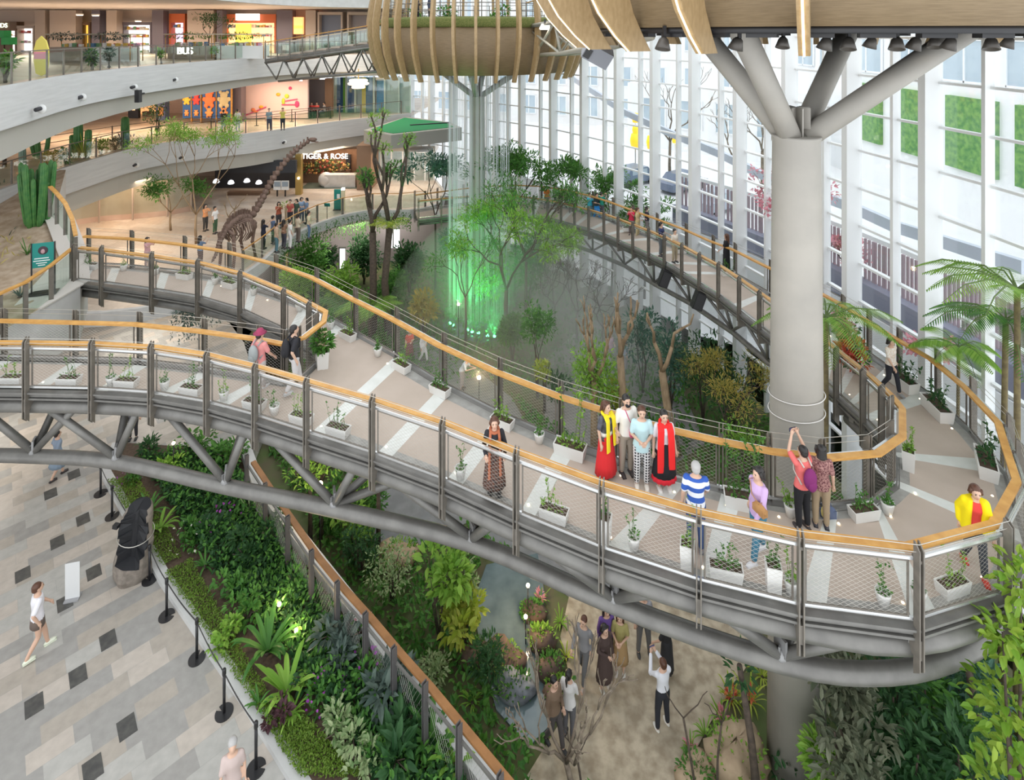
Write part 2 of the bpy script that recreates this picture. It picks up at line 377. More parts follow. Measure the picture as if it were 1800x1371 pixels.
posts_px = [726, 744, 762, 781, 800, 820, 840, 858, 876, 896, 921, 952, 977, 1007, 1032, 1065, 1093, 1128, 1157, 1195, 1227, 1270, 1308, 1352, 1397, 1456, 1508, 1578, 1648, 1742, 1835, 1960]
ztop, zbot = Z0(-6.2), 0.0
fpts = [fac(x) for x in posts_px]
for i in range(0, len(posts_px) - 2, 2):
    win = empty('window_%d' % (i // 2 + 1), (0, 0, 0), 'tall glass bay of the facade between white fins, bay %d counted from the far left end' % (i // 2 + 1), 'window', 'glass facade bays', 'structure')
    tri = [0, 1, 2]
    for k, wd, dp in ((0, .26, .62), (1, .12, .30)):
        p, t = fpts[i + k]; nrm = V((-t.y, t.x, 0));  nrm = nrm if nrm.dot(V((0, 0, 0)) - p) > 0 else -nrm
        mb = MB(); R = Matrix(((t.x, nrm.x, 0), (t.y, nrm.y, 0), (0, 0, 1)))
        mb.box(V((p.x, p.y, (ztop + zbot) / 2)) + nrm * (dp / 2 - .06), (wd, dp, ztop - zbot), M=R)
        mb.obj('mullion', MULL, win)
    mt, mg = MB(), MB()
    for a, b in ((fpts[i], fpts[i + 1]), (fpts[i + 1], fpts[i + 2])):
        for k in range(-4, 12):
            h = .14 + 1.365 * k; mt.beam(V((a[0].x, a[0].y, Z0(h))), V((b[0].x, b[0].y, Z0(h))), .16, .08)
        mg.plate([V((a[0].x, a[0].y, zbot)), V((b[0].x, b[0].y, zbot)), V((b[0].x, b[0].y, ztop)), V((a[0].x, a[0].y, ztop))], V((b[0].y - a[0].y, -(b[0].x - a[0].x), 0)), .02)
    mt.obj('transom', MULL, win); mg.obj('pane', GLASS, win)

# ================================================================ columns
COLM = mat('cast concrete column', (.43, .405, .36), .55, col2=(.37, .35, .315), nscale=1.1, ndetail=5)
def tree_column(cx, cy, r0, r1, Hcap, tips, br, label, zb=0.0):
    e = empty('branching_column', (cx, cy, zb), label, 'column')
    h = Z0(Hcap) - zb; mb = MB(); mb.lathe([(r0, 0), (lerp(r0, r1, .5), h * .5), (r1, h - .08), (r1 * 1.03, h - .06), (r1 * 1.03, h), (0, h)], 40); mb.obj('shaft', COLM, e)
    for (tx, ty, tH) in tips:
        mb = MB(); a = V((0, 0, h - .05)); b = V((tx - cx, ty - cy, Z0(tH) - zb)); d = (b - a).normalized(); o = V((d.x, d.y, 0)).normalized() * (r1 * .42)
        mb.tube([a + o, b], [br * .92, br], 20); mb.obj('branch', COLM, e)
    mb = MB()
    for k in range(4): mb.box((0, 0, h + .3), (r1 * 1.2, .03, .7), k * PI / 4)
    mb.obj('gusset', COLM, e)
    return e
C1 = V((6.62, 13.25, 0))
c1 = tree_column(C1.x, C1.y, .63, .515, 2.36, [(4.6, 14.6, -.35), (4.75, 12.1, -.35), (9.35, 15.6, -.35), (10.5, 12.6, -.35)], .27, 'huge pale round column with four branching struts inside the bridge loop')
mb = MB()
for hh in (8.35, 8.75):
    mb.tube([V((math.cos(a) * .598, math.sin(a) * .598, Z0(hh) + .1 * math.cos(a * 1.0 + 1))) for a in [2 * PI * k / 40 for k in range(41)]], .012, 5, cap=False)
mb.obj('wire_band', mat('wire band', (.75, .73, .7), .5), c1)
C2 = V((-2.3, 37.6, 0))
tree_column(C2.x, C2.y, .55, .5, 4.1, [(-5.4, 38.6, 2.1), (-1.9, 40.5, 2.1), (.9, 36.8, 2.1), (-2.6, 34.6, 2.1)], .2, 'slim far column rising behind the green lit water strings')

# ================================================================ timber pods
WOOD = mat('golden oak cladding', (.25, .18, .10), .55, col2=(.20, .14, .075), nscale=3.2, ndetail=4, stretch=(1, 1, 14))
RIB = mat('oak rib', (.40, .28, .145), .45, col2=(.33, .225, .11), nscale=5, stretch=(3, 3, 1))
LED = glow('warm led strip', (1, .78, .45), 3.0)
def rib_mb(prof, th):
    """prof: list of (r_in, r_out, z) in the plane of the rib"""
    mb = MB(); n = len(prof); vs = []
    for ri, ro, z in prof: vs += [V((ri, -th / 2, z)), V((ro, -th / 2, z)), V((ro, th / 2, z)), V((ri, th / 2, z))]
    fs = [(i * 4 + j, i * 4 + 4 + j, i * 4 + 4 + (j + 1) % 4, i * 4 + (j + 1) % 4) for i in range(n - 1) for j in range(4)]
    mb.add(vs, fs + [(0, 1, 2, 3), tuple((n - 1) * 4 + j for j in (3, 2, 1, 0))]); return mb
def pod(c, R, Hb, Ht, prof, angs, label, th=.16, led=True, rib2=0):
    e = empty('timber_pod', (c.x, c.y, 0), label, 'pod')
    mb = MB(); mb.lathe([(R - .25, Z0(Hb)), (R, Z0(Hb)), (R + .12, Z0((Hb + Ht) / 2)), (R + .05, Z0(Ht)), (R - .25, Z0(Ht)), (R - .25, Z0(Hb))], 72); mb.obj('clad_wall', WOOD, e)
    mb = MB(); mb.lathe([(0, Z0(Hb) + .05), (R - .1, Z0(Hb) + .05), (R - .1, Z0(Hb) + .3), (0, Z0(Hb) + .3)], 48); mb.obj('pod_floor', BLACK, e)
    proto = ledp = None
    for a in angs:
        if proto is None:
            o = proto = rib_mb(prof, th).obj('rib', RIB, e)
            if led:
                mb = MB(); m2 = len(prof)
                mb.tube([V((ro + .006, 0, z)) for ri, ro, z in prof], .018, 6); ledp = mb.obj('light_strip', LED, o)
        else:
            o = proto.copy(); C.objects.link(o); o.parent = e
            if ledp: l = ledp.copy(); C.objects.link(l); l.parent = o
        o.rotation_euler.z = a
    return e
# far pod
far_c = V((-2.3, 37.6, 0))
profF = [(6.05, 6.35, Z0(2.75)), (6.3, 6.65, Z0(2.1)), (6.55, 6.95, Z0(1.2)), (6.7, 7.1, Z0(.2)), (6.7, 7.1, Z0(-.8)), (6.6, 6.95, Z0(-1.8)), (6.4, 6.7, Z0(-3))]
podF = pod(far_c, 6.1, 2.35, -.75, profF, [PI * 2 * k / 36 + .05 for k in range(36)], 'far round timber pod with curved ribs and a mossy rim', led=False)
MOSS = mat('green moss', (.10, .13, .03), .95, col2=(.18, .19, .06), nscale=14, bump=.6)
mb = MB(); mb.lathe([(6.22, Z0(-.35)), (6.28, Z0(-.45)), (6.3, Z0(-.8)), (6.1, Z0(-.95)), (5.8, Z0(-.8))], 90, wob=lambda a, i: 1 + .006 * math.sin(a * 23) + .004 * math.sin(a * 41 + i)); mb.obj('moss_rim', MOSS, podF)
mb = MB()
for hh in (-1.3, -1.75, -2.1): mb.tube([V((math.cos(a) * 5.7, math.sin(a) * 5.7, Z0(hh))) for a in [2 * PI * k / 60 for k in range(61)]], .025, 5, cap=False)
for k in range(30): mb.tube([V((math.cos(a) * 5.7, math.sin(a) * 5.7, Z0(h))) for a in [2 * PI * k / 30] for h in (-.7, -2.1)], .03, 5)
mb.obj('railing', POSTM, podF)
# near pod over the loop
near_c = V((7.5, 14.2, 0)); base = math.atan2(-near_c.y, -near_c.x)
profN = [(5.35, 5.85, Z0(.36)), (5.55, 6.2, Z0(.05)), (5.8, 6.6, Z0(-.4)), (6.0, 6.95, Z0(-1.0)), (6.05, 7.05, Z0(-2))]
podN = pod(near_c, 5.55, -.12, -2.2, profN, [base - .02 + PI * 2 * k / 22 for k in range(22) if k not in (1, 2, 3, 4)], 'near round timber pod overhead with lit oak fins', th=.17)
SPOTM = mat('spotlight housing', (.10, .09, .08), .4, .3)
for k, px in enumerate((1105, 1168, 1300, 1377, 1457, 1492, 1536, 1577, 1614, 1643, 1676, 1742, 1778)):
    a = base + .55 - k * .0; d = 11.0 if k % 3 else 12.4
    p = PZ(px, 60, d)
    e = empty('spotlight', (p.x, p.y, Z0(.02)), ['dark track spotlight under the near pod, first from the left', 'dark track spotlight under the near pod, second from the left', 'dark spotlight left of the middle fin of the near pod', 'dark spotlight right beside the middle fin under the pod', 'dark spotlight under the pod, second to the right of the middle fin', 'dark spotlight under the pod by the rear right column branch', 'dark spotlight under the pod just right of the rear column branch', 'dark spotlight midway between the two right hand column branches', 'dark spotlight just left of the front right column branch', 'dark spotlight touching the left side of the front right branch', 'dark spotlight above the front right column branch', 'dark spotlight right of the front right column branch', 'dark spotlight nearest the right edge under the pod'][k], 'spotlight', 'spotlights under the near pod')
    mb = MB(); mb.lathe([(.05, -.06), (.09, -.1), (.15, -.3), (.13, -.3), (.06, -.14)], 14); hd = mb.obj('lamp_head', SPOTM, e); hd.rotation_euler = (.25 * (-1) ** k, .2, 0)
    mb = MB(); mb.box((0, 0, .05), (.06, .06, .24)); mb.obj('bracket', BLACK, e)
    mb = MB(); mb.lathe([(0, -.2), (.1, -.22)], 12); mb.obj('lens', glow('spot lens', (1, .75, .45), 1.5), hd)
mb = MB(); mb.lathe([(5.2, Z0(-.12)), (5.5, Z0(-.12)), (5.5, Z0(.0)), (5.2, Z0(.0)), (5.2, Z0(-.12))], 60)
for k in range(40): mb.box((5.35 * math.cos(k * .157), 5.35 * math.sin(k * .157), Z0(.02)), (.2, .5, .1), k * .157)
mb.obj('track_ring', BLACK, podN)

# green topped canopy over the far entrance
GREEN = mat('green felt', (.03, .27, .10), .9)
mb = MB(); cp = [P(639, 238, 7.35), P(700, 252, 7.35), P(790, 235, 7.35), P(812, 232, 7.2), P(732, 221, 7.35)]
cz = Z0(7.3); cpl = [(p.x, p.y) for p in cp]
can = empty('entrance_canopy', (0, 0, 0), 'grey entrance canopy topped with bright green felt', 'canopy')
mb.prism([(-11.2, 43), (-8.7, 38.9 + 2), (-3.9, 44.2), (-5.2, 47.0), (-9.3, 50)], cz - 1.0, cz); mb.obj('canopy_box', SHGREY, can)
mb = MB(); mb.prism([(-10.7, 43.2), (-8.65, 41.5), (-4.5, 44.4), (-5.6, 46.7), (-9.3, 49.2)], cz, cz + .03); mb.obj('felt_top', GREEN, can)
mb = MB(); mb.prism([(-8.1, 45.1), (-8.0, 44.95), (-5.0, 46.2), (-5.1, 46.35)], cz + .03, cz + .1); mb.obj('drain_channel', BLACK, can)
# ================================================================ the serpentine footbridge
RAILH = 1.15
br = empty('footbridge', (0, 0, 0), 'long curving steel footbridge with oak handrails looping through the hall', 'bridge')
# outer rail: the rail nearest the eye on the front span, then the outside of the loop and the far rail of the rear span
NEAR = [RP(x, y, h) for x, y, h in ((-210, 606, 9.2), (-70, 605, 9.2), (53, 606, 9.2), (168, 608, 9.2), (272, 614, 9.22), (370, 629, 9.25), (455, 650, 9.3), (545, 676, 9.35), (660, 709, 9.4), (783, 750, 9.45), (912, 802, 9.5), (1060, 857, 9.6), (1228, 907, 9.65), (1403, 946, 9.7), (1604, 970, 9.75), (1757, 929, 9.85), (1798, 851, 9.9), (1778, 791, 9.9), (1763, 745, 9.93), (1700, 679, 10.0), (1640, 630, 10.05), (1574, 592, 10.1), (1521, 559, 10.15), (1476, 531, 10.2), (1415, 499, 10.3), (1350, 468, 10.45), (1288, 437, 10.6), (1250, 423, 10.7), (1203, 402, 10.75), (1152, 383, 10.8), (1110, 368, 10.85), (1075, 355, 10.9), (1040, 344, 11.0), (1010, 337, 11.2), (985, 332, 11.35), (950, 327, 11.5), (905, 325, 11.7), (860, 327, 11.9), (815, 331, 12.0), (770, 337, 12.0), (730, 342, 12.0))]
# inner rail: far rail from the landing along the merged span, round the inside of the loop, near rail of the rear span
FARR = [RP(x, y, h) for x, y, h in ((151, 414, 8.8), (227, 418, 8.85), (320, 428, 8.9), (398, 440, 8.95), (480, 461, 9.0), (551, 486, 9.1), (619, 522, 9.2), (692, 558, 9.3), (775, 604, 9.4), (874, 650, 9.5), (982, 692, 9.55), (1090, 726, 9.6), (1180, 751, 9.65), (1268, 771, 9.68), (1355, 788, 9.7), (1452, 799, 9.73), (1536, 792, 9.78), (1578, 763, 9.82), (1578, 717, 9.9), (1560, 695, 9.95), (1526, 663, 10.0), (1478, 625, 10.1), (1440, 594, 10.15), (1390, 556, 10.25), (1341, 521, 10.35), (1305, 496, 10.4), (1268, 471, 10.5), (1234, 453, 10.6), (1203, 436, 10.7), (1172, 420, 10.8), (1144, 408, 10.9), (1116, 397, 11.0), (1090, 387, 11.1), (1065, 378, 11.2), (1038, 370, 11.35), (1013, 364, 11.5), (989, 358, 11.6), (965, 353, 11.7), (940, 349, 11.8), (905, 345, 11.9), (865, 344, 12.0), (820, 346, 12.0), (775, 350, 12.0), (735, 354, 12.0))]
# hairpin rail between the two western arms
HAIR = [RP(x, y, h) for x, y, h in ((136, 437, 8.8), (184, 442, 8.82), (272, 453, 8.88), (353, 465, 8.95), (428, 485, 9.0), (505, 517, 9.08), (550, 541, 9.12), (567, 550, 9.13), (564, 565, 9.15), (530, 592, 9.18), (498, 601, 9.2), (450, 592, 9.2), (353, 579, 9.2), (239, 567, 9.2), (126, 564, 9.2), (0, 561, 9.2), (-150, 560, 9.2))]
DECK = mat('taupe deck boards', (.50, .42, .355), .7, col2=(.46, .385, .32), nscale=1.5)
STRIP = mat('pale glass stripe', (.70, .72, .69), .25, col2=(.64, .66, .62), nscale=3)
GUTTER = mat('slate edge strip', (.36, .355, .33), .5, col2=(.27, .265, .245), nscale=4)
up = V((0, 0, 1))
def side(poly, i):
    a, b = poly[max(0, i - 1)], poly[min(len(poly) - 1, i + 1)]; d = V((b.x - a.x, b.y - a.y, 0)).normalized()
    return V((d.y, -d.x, 0)), d
def deck_bay(a0, a1, b0, b1, strip=True):
    """a: near edge from a0 to a1, b: far edge. paving, edge strips and the pale cross stripe"""
    mb = MB(); mb.m = 0
    def q(t, s): return (a0.lerp(a1, t)).lerp(b0.lerp(b1, t), s)
    w0 = .16
    bl = ((a1 - a0).length + (b1 - b0).length) / 2; ts = (0.0, min(.34, .36 / bl), 1.0) if strip else (0.0, 1.0)
    for k in range(len(ts) - 1):
        t0, t1 = ts[k], ts[k + 1]; mt = 1 if (strip and k == 0) else 0
        for s0, s1, m2 in ((0, .11, 2 if mt == 0 else 1), (.11, .89, mt), (.89, 1, 2 if mt == 0 else 1)):
            mb.m = m2; z = V((0, 0, .0 if m2 != 2 else -.0))
            mb.slab([q(t0, s0) + z, q(t1, s0) + z, q(t1, s1) + z, q(t0, s1) + z], .12)
    return mb
def idx(poly, fn): return min(range(len(poly)), key=lambda i: fn(poly[i]))
pairs = []   # (near index, far index) down the merged span and loop
merged = [(7, 7), (8, 8), (9, 9), (10, 10), (11, 12), (12, 13), (13, 15), (14, 16), (15, 16.6), (16, 17), (17, 17.6), (18, 18), (19, 19), (20, 20), (21, 20.6), (22, 21), (23, 21.6), (24, 23), (25, 25.2), (26, 28), (27, 29), (28, 30), (29, 32), (30, 33), (31, 34), (32, 35), (33, 36), (34, 37), (35, 38), (36, 39), (37, 40), (38, 41), (39, 42), (40, 43)]
def at(poly, i):
    k = int(i); return poly[k] if i == k else poly[k].lerp(poly[k + 1], i - k)
def add_deck(a0, a1, b0, b1, strip=True): deck_bay(a0, a1, b0, b1, strip).obj('deck_panel', [DECK, STRIP, GUTTER], br)
for (a, b), (c, d) in zip(merged, merged[1:]): add_deck(at(NEAR, a), at(NEAR, c), at(FARR, b), at(FARR, d), a not in (15, 17, 19))
# upper arm, landing to the merge
for (a, b), (c, d) in zip([(0, 0), (1, .6), (2, 1.6), (3, 2.6), (4, 3.5), (5, 4.7), (6, 5.6)], [(1, .6), (2, 1.6), (3, 2.6), (4, 3.5), (5, 4.7), (6, 5.6), (7, 6.2)]):
    add_deck(at(HAIR, a), at(HAIR, c), at(FARR, b), at(FARR, d))
# lower arm
for (a, b), (c, d) in zip([(0, 16), (1, 15), (2, 14), (3, 13), (4, 12), (5, 11)], [(1, 15), (2, 14), (3, 13), (4, 12), (5, 11), (6, 9.6)]):
    add_deck(at(NEAR, a), at(NEAR, c), at(HAIR, b), at(HAIR, d))
# junction
mb = MB(); cen = (NEAR[6] + NEAR[7] + FARR[7] + HAIR[8]) / 4
ring = [NEAR[6], NEAR[7], FARR[7], at(FARR, 6.2), HAIR[7], HAIR[8], at(HAIR, 9.6)]
for i in range(len(ring)):
    a, b = ring[i], ring[(i + 1) % len(ring)]; mb.add([cen, a, b, cen - up * .12, a - up * .12, b - up * .12], [(0, 1, 2), (5, 4, 3), (1, 4, 5, 2)])
mb.obj('deck_panel', DECK, br)

def run_rail(poly, sgn, nposts=None, skip=(), posts=True, tall=0.0, thick=1.0):
    """sgn=+1: the outside lies to the right of travel"""
    n = len(poly)
    mb = MB(); mb.sweep(poly, .145 * thick, .055, dz=RAILH, lat=-sgn * .09); mb.obj('handrail', OAK, br)
    mb = MB(); mb.sweep(poly, .05, .05, dz=RAILH - .05, lat=sgn * .05)
    mb.sweep(poly, .04, .05, dz=.1, lat=sgn * .05)
    mb.obj('top_tube', RAILM, br)
    mb = MB()
    for k in (.12, .24): mb.sweep(poly, .008, .008, dz=RAILH + k, lat=sgn * .14)
    mb.obj('guard_wire', WIRE, br)
    mb = MB(); mb.sweep(poly, .12, .12, dz=-.09, lat=sgn * .02); mb.sweep(poly, .20, .04, dz=-.02, lat=sgn * .06); mb.sweep(poly, .15, .045, dz=-.19, lat=sgn * .04); mb.obj('edge_beam', STEEL, br)
    for i in range(n):
        if i in skip: continue
        x, d = side(poly, i); x = x * sgn; p = poly[i]
        mb = MB()
        R = Matrix(((x.x, d.x, 0), (x.y, d.y, 0), (0, 0, 1)))
        H = RAILH + .26; Zb = -.78 if p.y < 19 or p.x < 0 else -.42
        for o in (-.036, .036):   # twin blades, cut at a slant on top
            prof = [(.07, Zb), (.2, Zb + .14), (.2, H - .1), (.1, H), (.07, H)]
            vs = [p + x * a + d * (o + e) + up * b for e in (-.011, .011) for a, b in prof]; m = len(prof)
            mb.add(vs, [tuple(range(m)), tuple(range(2 * m - 1, m - 1, -1))] + [((k + 1) % m, k, m + k, m + (k + 1) % m) for k in range(m)])
        mb.box(p + x * .0 + up * -.32, (.34, .09, .32), M=R)
        mb.box(p + x * .09 + up * (RAILH - .03), (.16, .05, .05), M=R)
        mb.obj('post', POSTM, br)
def mesh_panels(poly, sgn, rng=None, step=.075):
    for i in (rng or range(len(poly) - 1)):
        a, b = poly[i], poly[i + 1]; d = (b - a); L = V((d.x, d.y, 0)).length
        if L < .3: continue
        dx = V((d.x, d.y, 0)).normalized(); x = V((dx.y, -dx.x, 0)) * sgn * .05; sl = d.z / L
        def q(u, v): return a + dx * u + up * (v + sl * u) + x
        u0, u1, v0, v1 = .1, L - .1, .13, RAILH - .1
        fr = MB()
        for A, B in (((u0, v0), (u1, v0)), ((u0, v1), (u1, v1)), ((u0, v0), (u0, v1)), ((u1, v0), (u1, v1))): fr.beam(q(*A), q(*B), .025, .03)
        f = fr.obj('mesh_panel', POSTM, br)
        mw = MB(); H = v1 - v0; W = u1 - u0; k = 1.7; s = step * (1 if L < 4 else 1.5)
        c = -W / k
        while c < H:
            # lines v = c + u/k and mirrored
            ua, ub = max(0, -c * k), min(W, (H - c) * k)
            if ub - ua > .02:
                for mir in (0, 1):
                    A, B = (ua, c + ua / k), (ub, c + ub / k)
                    if mir: A, B = (W - A[0], A[1]), (W - B[0], B[1])
                    mw.beam(q(u0 + A[0], v0 + A[1]), q(u0 + B[0], v0 + B[1]), .0025, .0025)
            c += s
        mw.obj('wire_mesh', WIRE, f)
run_rail(NEAR, 1); run_rail(FARR, -1, skip=(7,) if False else ()); run_rail(HAIR, -1 if False else 1, skip=(7,))
mesh_panels(NEAR, 1, range(0, 26)); mesh_panels(FARR, -1, range(0, 24)); mesh_panels(HAIR, 1)

# trusses: upper chord tubes under both edges, one lower chord, W webs
def chord(pts, r, name): 
    mb = MB(); mb.tube(pts, r, 14); return mb.obj(name, STEEL, br)
def offs(poly, sgn, lat, dz, i0, i1):
    return [poly[i] - side(poly, i)[0] * sgn * lat + up * dz for i in range(i0, i1)]
TN = offs(NEAR, 1, .14, -.50, 0, 24); chord(catmull(TN, 3), .175, 'upper_chord')
TF = offs(FARR, -1, .22, -.6, 5, 22); chord(catmull(TF, 3), .16, 'upper_chord')
TH = offs(HAIR, 1, .2, -.5, 0, 17); chord(catmull(TH, 2), .14, 'upper_chord')
def LC(px, py, dep): return PZ(px, py, dep)
low = [(-200, 800, 15.3), (-70, 800, 15.3), (60, 802, 15.3), (205, 812, 15.0), (397, 855, 14.4), (588, 895, 13.5), (830, 955, 12.6), (1080, 1062, 11.3), (1372, 1163, 10.3), (1560, 1183, 10.15), (1690, 1150, 10.6), (1755, 1095, 11.2), (1775, 1040, 12.2)]
LOW = [LC(*q) for q in low]; chord(catmull(LOW, 4), .165, 'lower_chord')
GUS = mat('node casting', (.30, .30, .30), .5, .5)
for k in range(2, 9):
    nd = LOW[k] + up * .12
    # two near webs and two far webs
    near_pts = sorted(TN, key=lambda p: abs((p.x / p.y) - (nd.x / nd.y)))[:1][0]; j = TN.index(near_pts)
    A, B = TN[max(0, j - 1)], TN[min(len(TN) - 1, j + 1)]
    A = A.lerp(near_pts, .15); B = B.lerp(near_pts, .35)
    pool = (TF if k > 4 else TH[9:] + TF[:6])
    fp = min(pool, key=lambda p: (p - nd).length); jj = pool.index(fp)
    D = pool[min(len(pool) - 1, jj + 1)] if k > 4 else fp
    for q in (A, B, fp, D):
        if (q - nd).length < 6:
            mb = MB(); mb.tube([nd, q], .095, 12); mb.obj('diagonal', STEEL, br)
    mb = MB(); mb.ball(nd + up * .02, .13, 10); mb.box(nd + up * .2, (.05, .26, .3), .4); mb.box(nd + up * .1, (.2, .03, .24), .9); mb.obj('node', GUS, br)
# cross beams under the deck
for (a, b) in merged[:20]:
    p, q = at(NEAR, a), at(FARR, b); mb = MB(); mb.beam(p - up * .3, q - up * .3, .12, .26); mb.obj('cross_beam', STEEL, br)
for a, b in ((0, 0), (1, .6), (2, 1.6), (3, 2.6), (4, 3.5), (5, 4.7)):
    p, q = at(HAIR, a), at(FARR, b); mb = MB(); mb.beam(p - up * .3, q - up * .3, .12, .26); mb.obj('cross_beam', STEEL, br)
# rear span truss
TB = offs(FARR, -1, .15, -.38, 20, 44); chord(TB, .085, 'upper_chord')
lowb = [(1440, 690, 17.9), (1350, 637, 19.9), (1288, 584, 22.4), (1213, 533, 25.2), (1150, 499, 27.8), (1098, 467, 30.4), (1042, 443, 33.0), (994, 425, 35), (948, 416, 37), (905, 408, 38.6), (860, 400, 39.8)]
LB = [PZ(x, y, d + .7) for x, y, d in lowb]; chord(LB, .11, 'lower_chord')
for k in range(0, 10):
    nd = LB[k] + up * .08; j = min(range(len(TB)), key=lambda i: abs(TB[i].x / TB[i].y - nd.x / nd.y))
    for q in (TB[max(0, j - 1)], TB[min(len(TB) - 1, j + 1)], TB[j]):
        mb = MB(); mb.tube([nd, q], .06, 8); mb.obj('diagonal', STEEL, br)
TB2 = offs(NEAR, 1, .15, -.45, 23, 41); chord(TB2, .12, 'upper_chord')
for i in range(25, 40, 1):
    p = NEAR[i]; q = min(FARR[18:], key=lambda r: (r - p).length); mb = MB(); mb.beam(p - up * .3, q - up * .3, .12, .22); mb.obj('cross_beam', STEEL, br)
# loudspeakers slung below the rear span
for px, py, d, lb in ((985, 403, 34.5, 'black loudspeaker slung under the far end of the rear span'), (1168, 489, 26.2, 'black loudspeaker slung under the middle of the rear span'), (1228, 527, 24.0, 'black loudspeaker slung under the near part of the rear span')):
    p = PZ(px, py, d); e = empty('loudspeaker', p, lb, 'loudspeaker', 'speakers under the rear span'); mb = MB(); mb.box((0, 0, 0), (.42, .34, .75), M=Matrix.Rotation(.35, 3, 'Y')); mb.obj('cabinet', BLACK, e)
    mb = MB(); mb.box((0, -.18, 0), (.34, .02, .65), M=Matrix.Rotation(.35, 3, 'Y')); mb.obj('grille', mat('speaker grille', (.05, .05, .055), .7), e)
    mb = MB(); mb.tube([(0, 0, .3), (.1, 0, .75)], .02, 6); mb.obj('hanger', BLACK, e)
# recessed deck lights along the paving
LAMP = glow('recessed deck lamp', (1, .86, .6), 4.0)
for i in range(2, 24):
    for poly, sg, rr in ((NEAR, 1, .3), (FARR, -1, .3)):
        if i >= len(poly): continue
        p = poly[i] - side(poly, i)[0] * sg * rr + side(poly, i)[1] * .08
        mb = MB(); mb.lathe([(.0, .010), (.022, .010), (.024, .0)], 10, c=p); mb.obj('deck_light', LAMP, br)
# ================================================================ people
def bake(mb, vox, smooth=4, fill=None):
    """fuse the lofts of a builder into one continuous surface"""
    me = bpy.data.meshes.new('loft'); me.from_pydata(mb.v, [], mb.f); o = bpy.data.objects.new('loft', me); C.objects.link(o)
    r = o.modifiers.new('r', 'REMESH'); r.mode = 'VOXEL'; r.voxel_size = vox; r.adaptivity = 0
    s = o.modifiers.new('s', 'SMOOTH'); s.iterations = smooth; s.factor = .5
    dg = bpy.context.evaluated_depsgraph_get(); out = bpy.data.meshes.new_from_object(o.evaluated_get(dg))
    bpy.data.objects.remove(o); bpy.data.meshes.remove(me)
    return [tuple(v.co) for v in out.vertices], [tuple(p.vertices) for p in out.polygons]
def eloft(mb, secs, n=14):
    """secs: (centre, rx, ry, x axis, y axis)"""
    vs = []
    for c, rx, ry, X, Y in secs: vs += [c + X * (rx * math.cos(2 * PI * k / n)) + Y * (ry * math.sin(2 * PI * k / n)) for k in range(n)]
    N = len(secs); fs = [(i * n + k, i * n + (k + 1) % n, (i + 1) * n + (k + 1) % n, (i + 1) * n + k) for i in range(N - 1) for k in range(n)]
    mb.add(vs, fs + [tuple(range(n - 1, -1, -1)), tuple((N - 1) * n + k for k in range(n))])
def limb(mb, pts, rs):
    mb.tube(pts, rs, 10)
    for p, r in zip(pts, rs): mb.ball(p, r, 10)
ARMS = {  # (elbow, wrist) for right (+x) and left (-x) as seen from behind the figure's chest
    'rest': ((.225, .03, 1.09), (.235, -.05, .86)), 'photo': ((.21, -.20, 1.20), (.07, -.40, 1.42)), 'high': ((.20, -.17, 1.48), (.075, -.22, 1.74)),
    'rail': ((.25, -.06, 1.10), (.20, -.32, 1.08)), 'hold': ((.225, .0, 1.09), (.07, -.24, 1.10)), 'swing': ((.22, .12, 1.10), (.22, .02, .88)), 'fore': ((.22, -.10, 1.09), (.20, -.26, .93)), 'hip': ((.30, .04, 1.12), (.15, -.08, .98)), 'lap': ((.22, -.08, 1.1), (.12, -.3, .98))}
LEGS = {'stand': (((.095, -.015, .48), (.10, .02, .085)), ((-.095, -.015, .48), (-.10, .02, .085))), 'step': (((.09, -.13, .50), (.095, -.20, .09)), ((-.09, .0, .47), (-.095, .22, .12))), 'walk': (((.09, -.2, .52), (.095, -.24, .10)), ((-.09, .02, .47), (-.095, .30, .16))), 'wide': (((.13, -.02, .48), (.16, .02, .085)), ((-.12, -.03, .48), (-.14, .0, .085))), 'sit': (((.10, -.42, .52), (.1, -.40, .085)), ((-.10, -.42, .52), (-.1, -.40, .085)))}
CACHE = {}
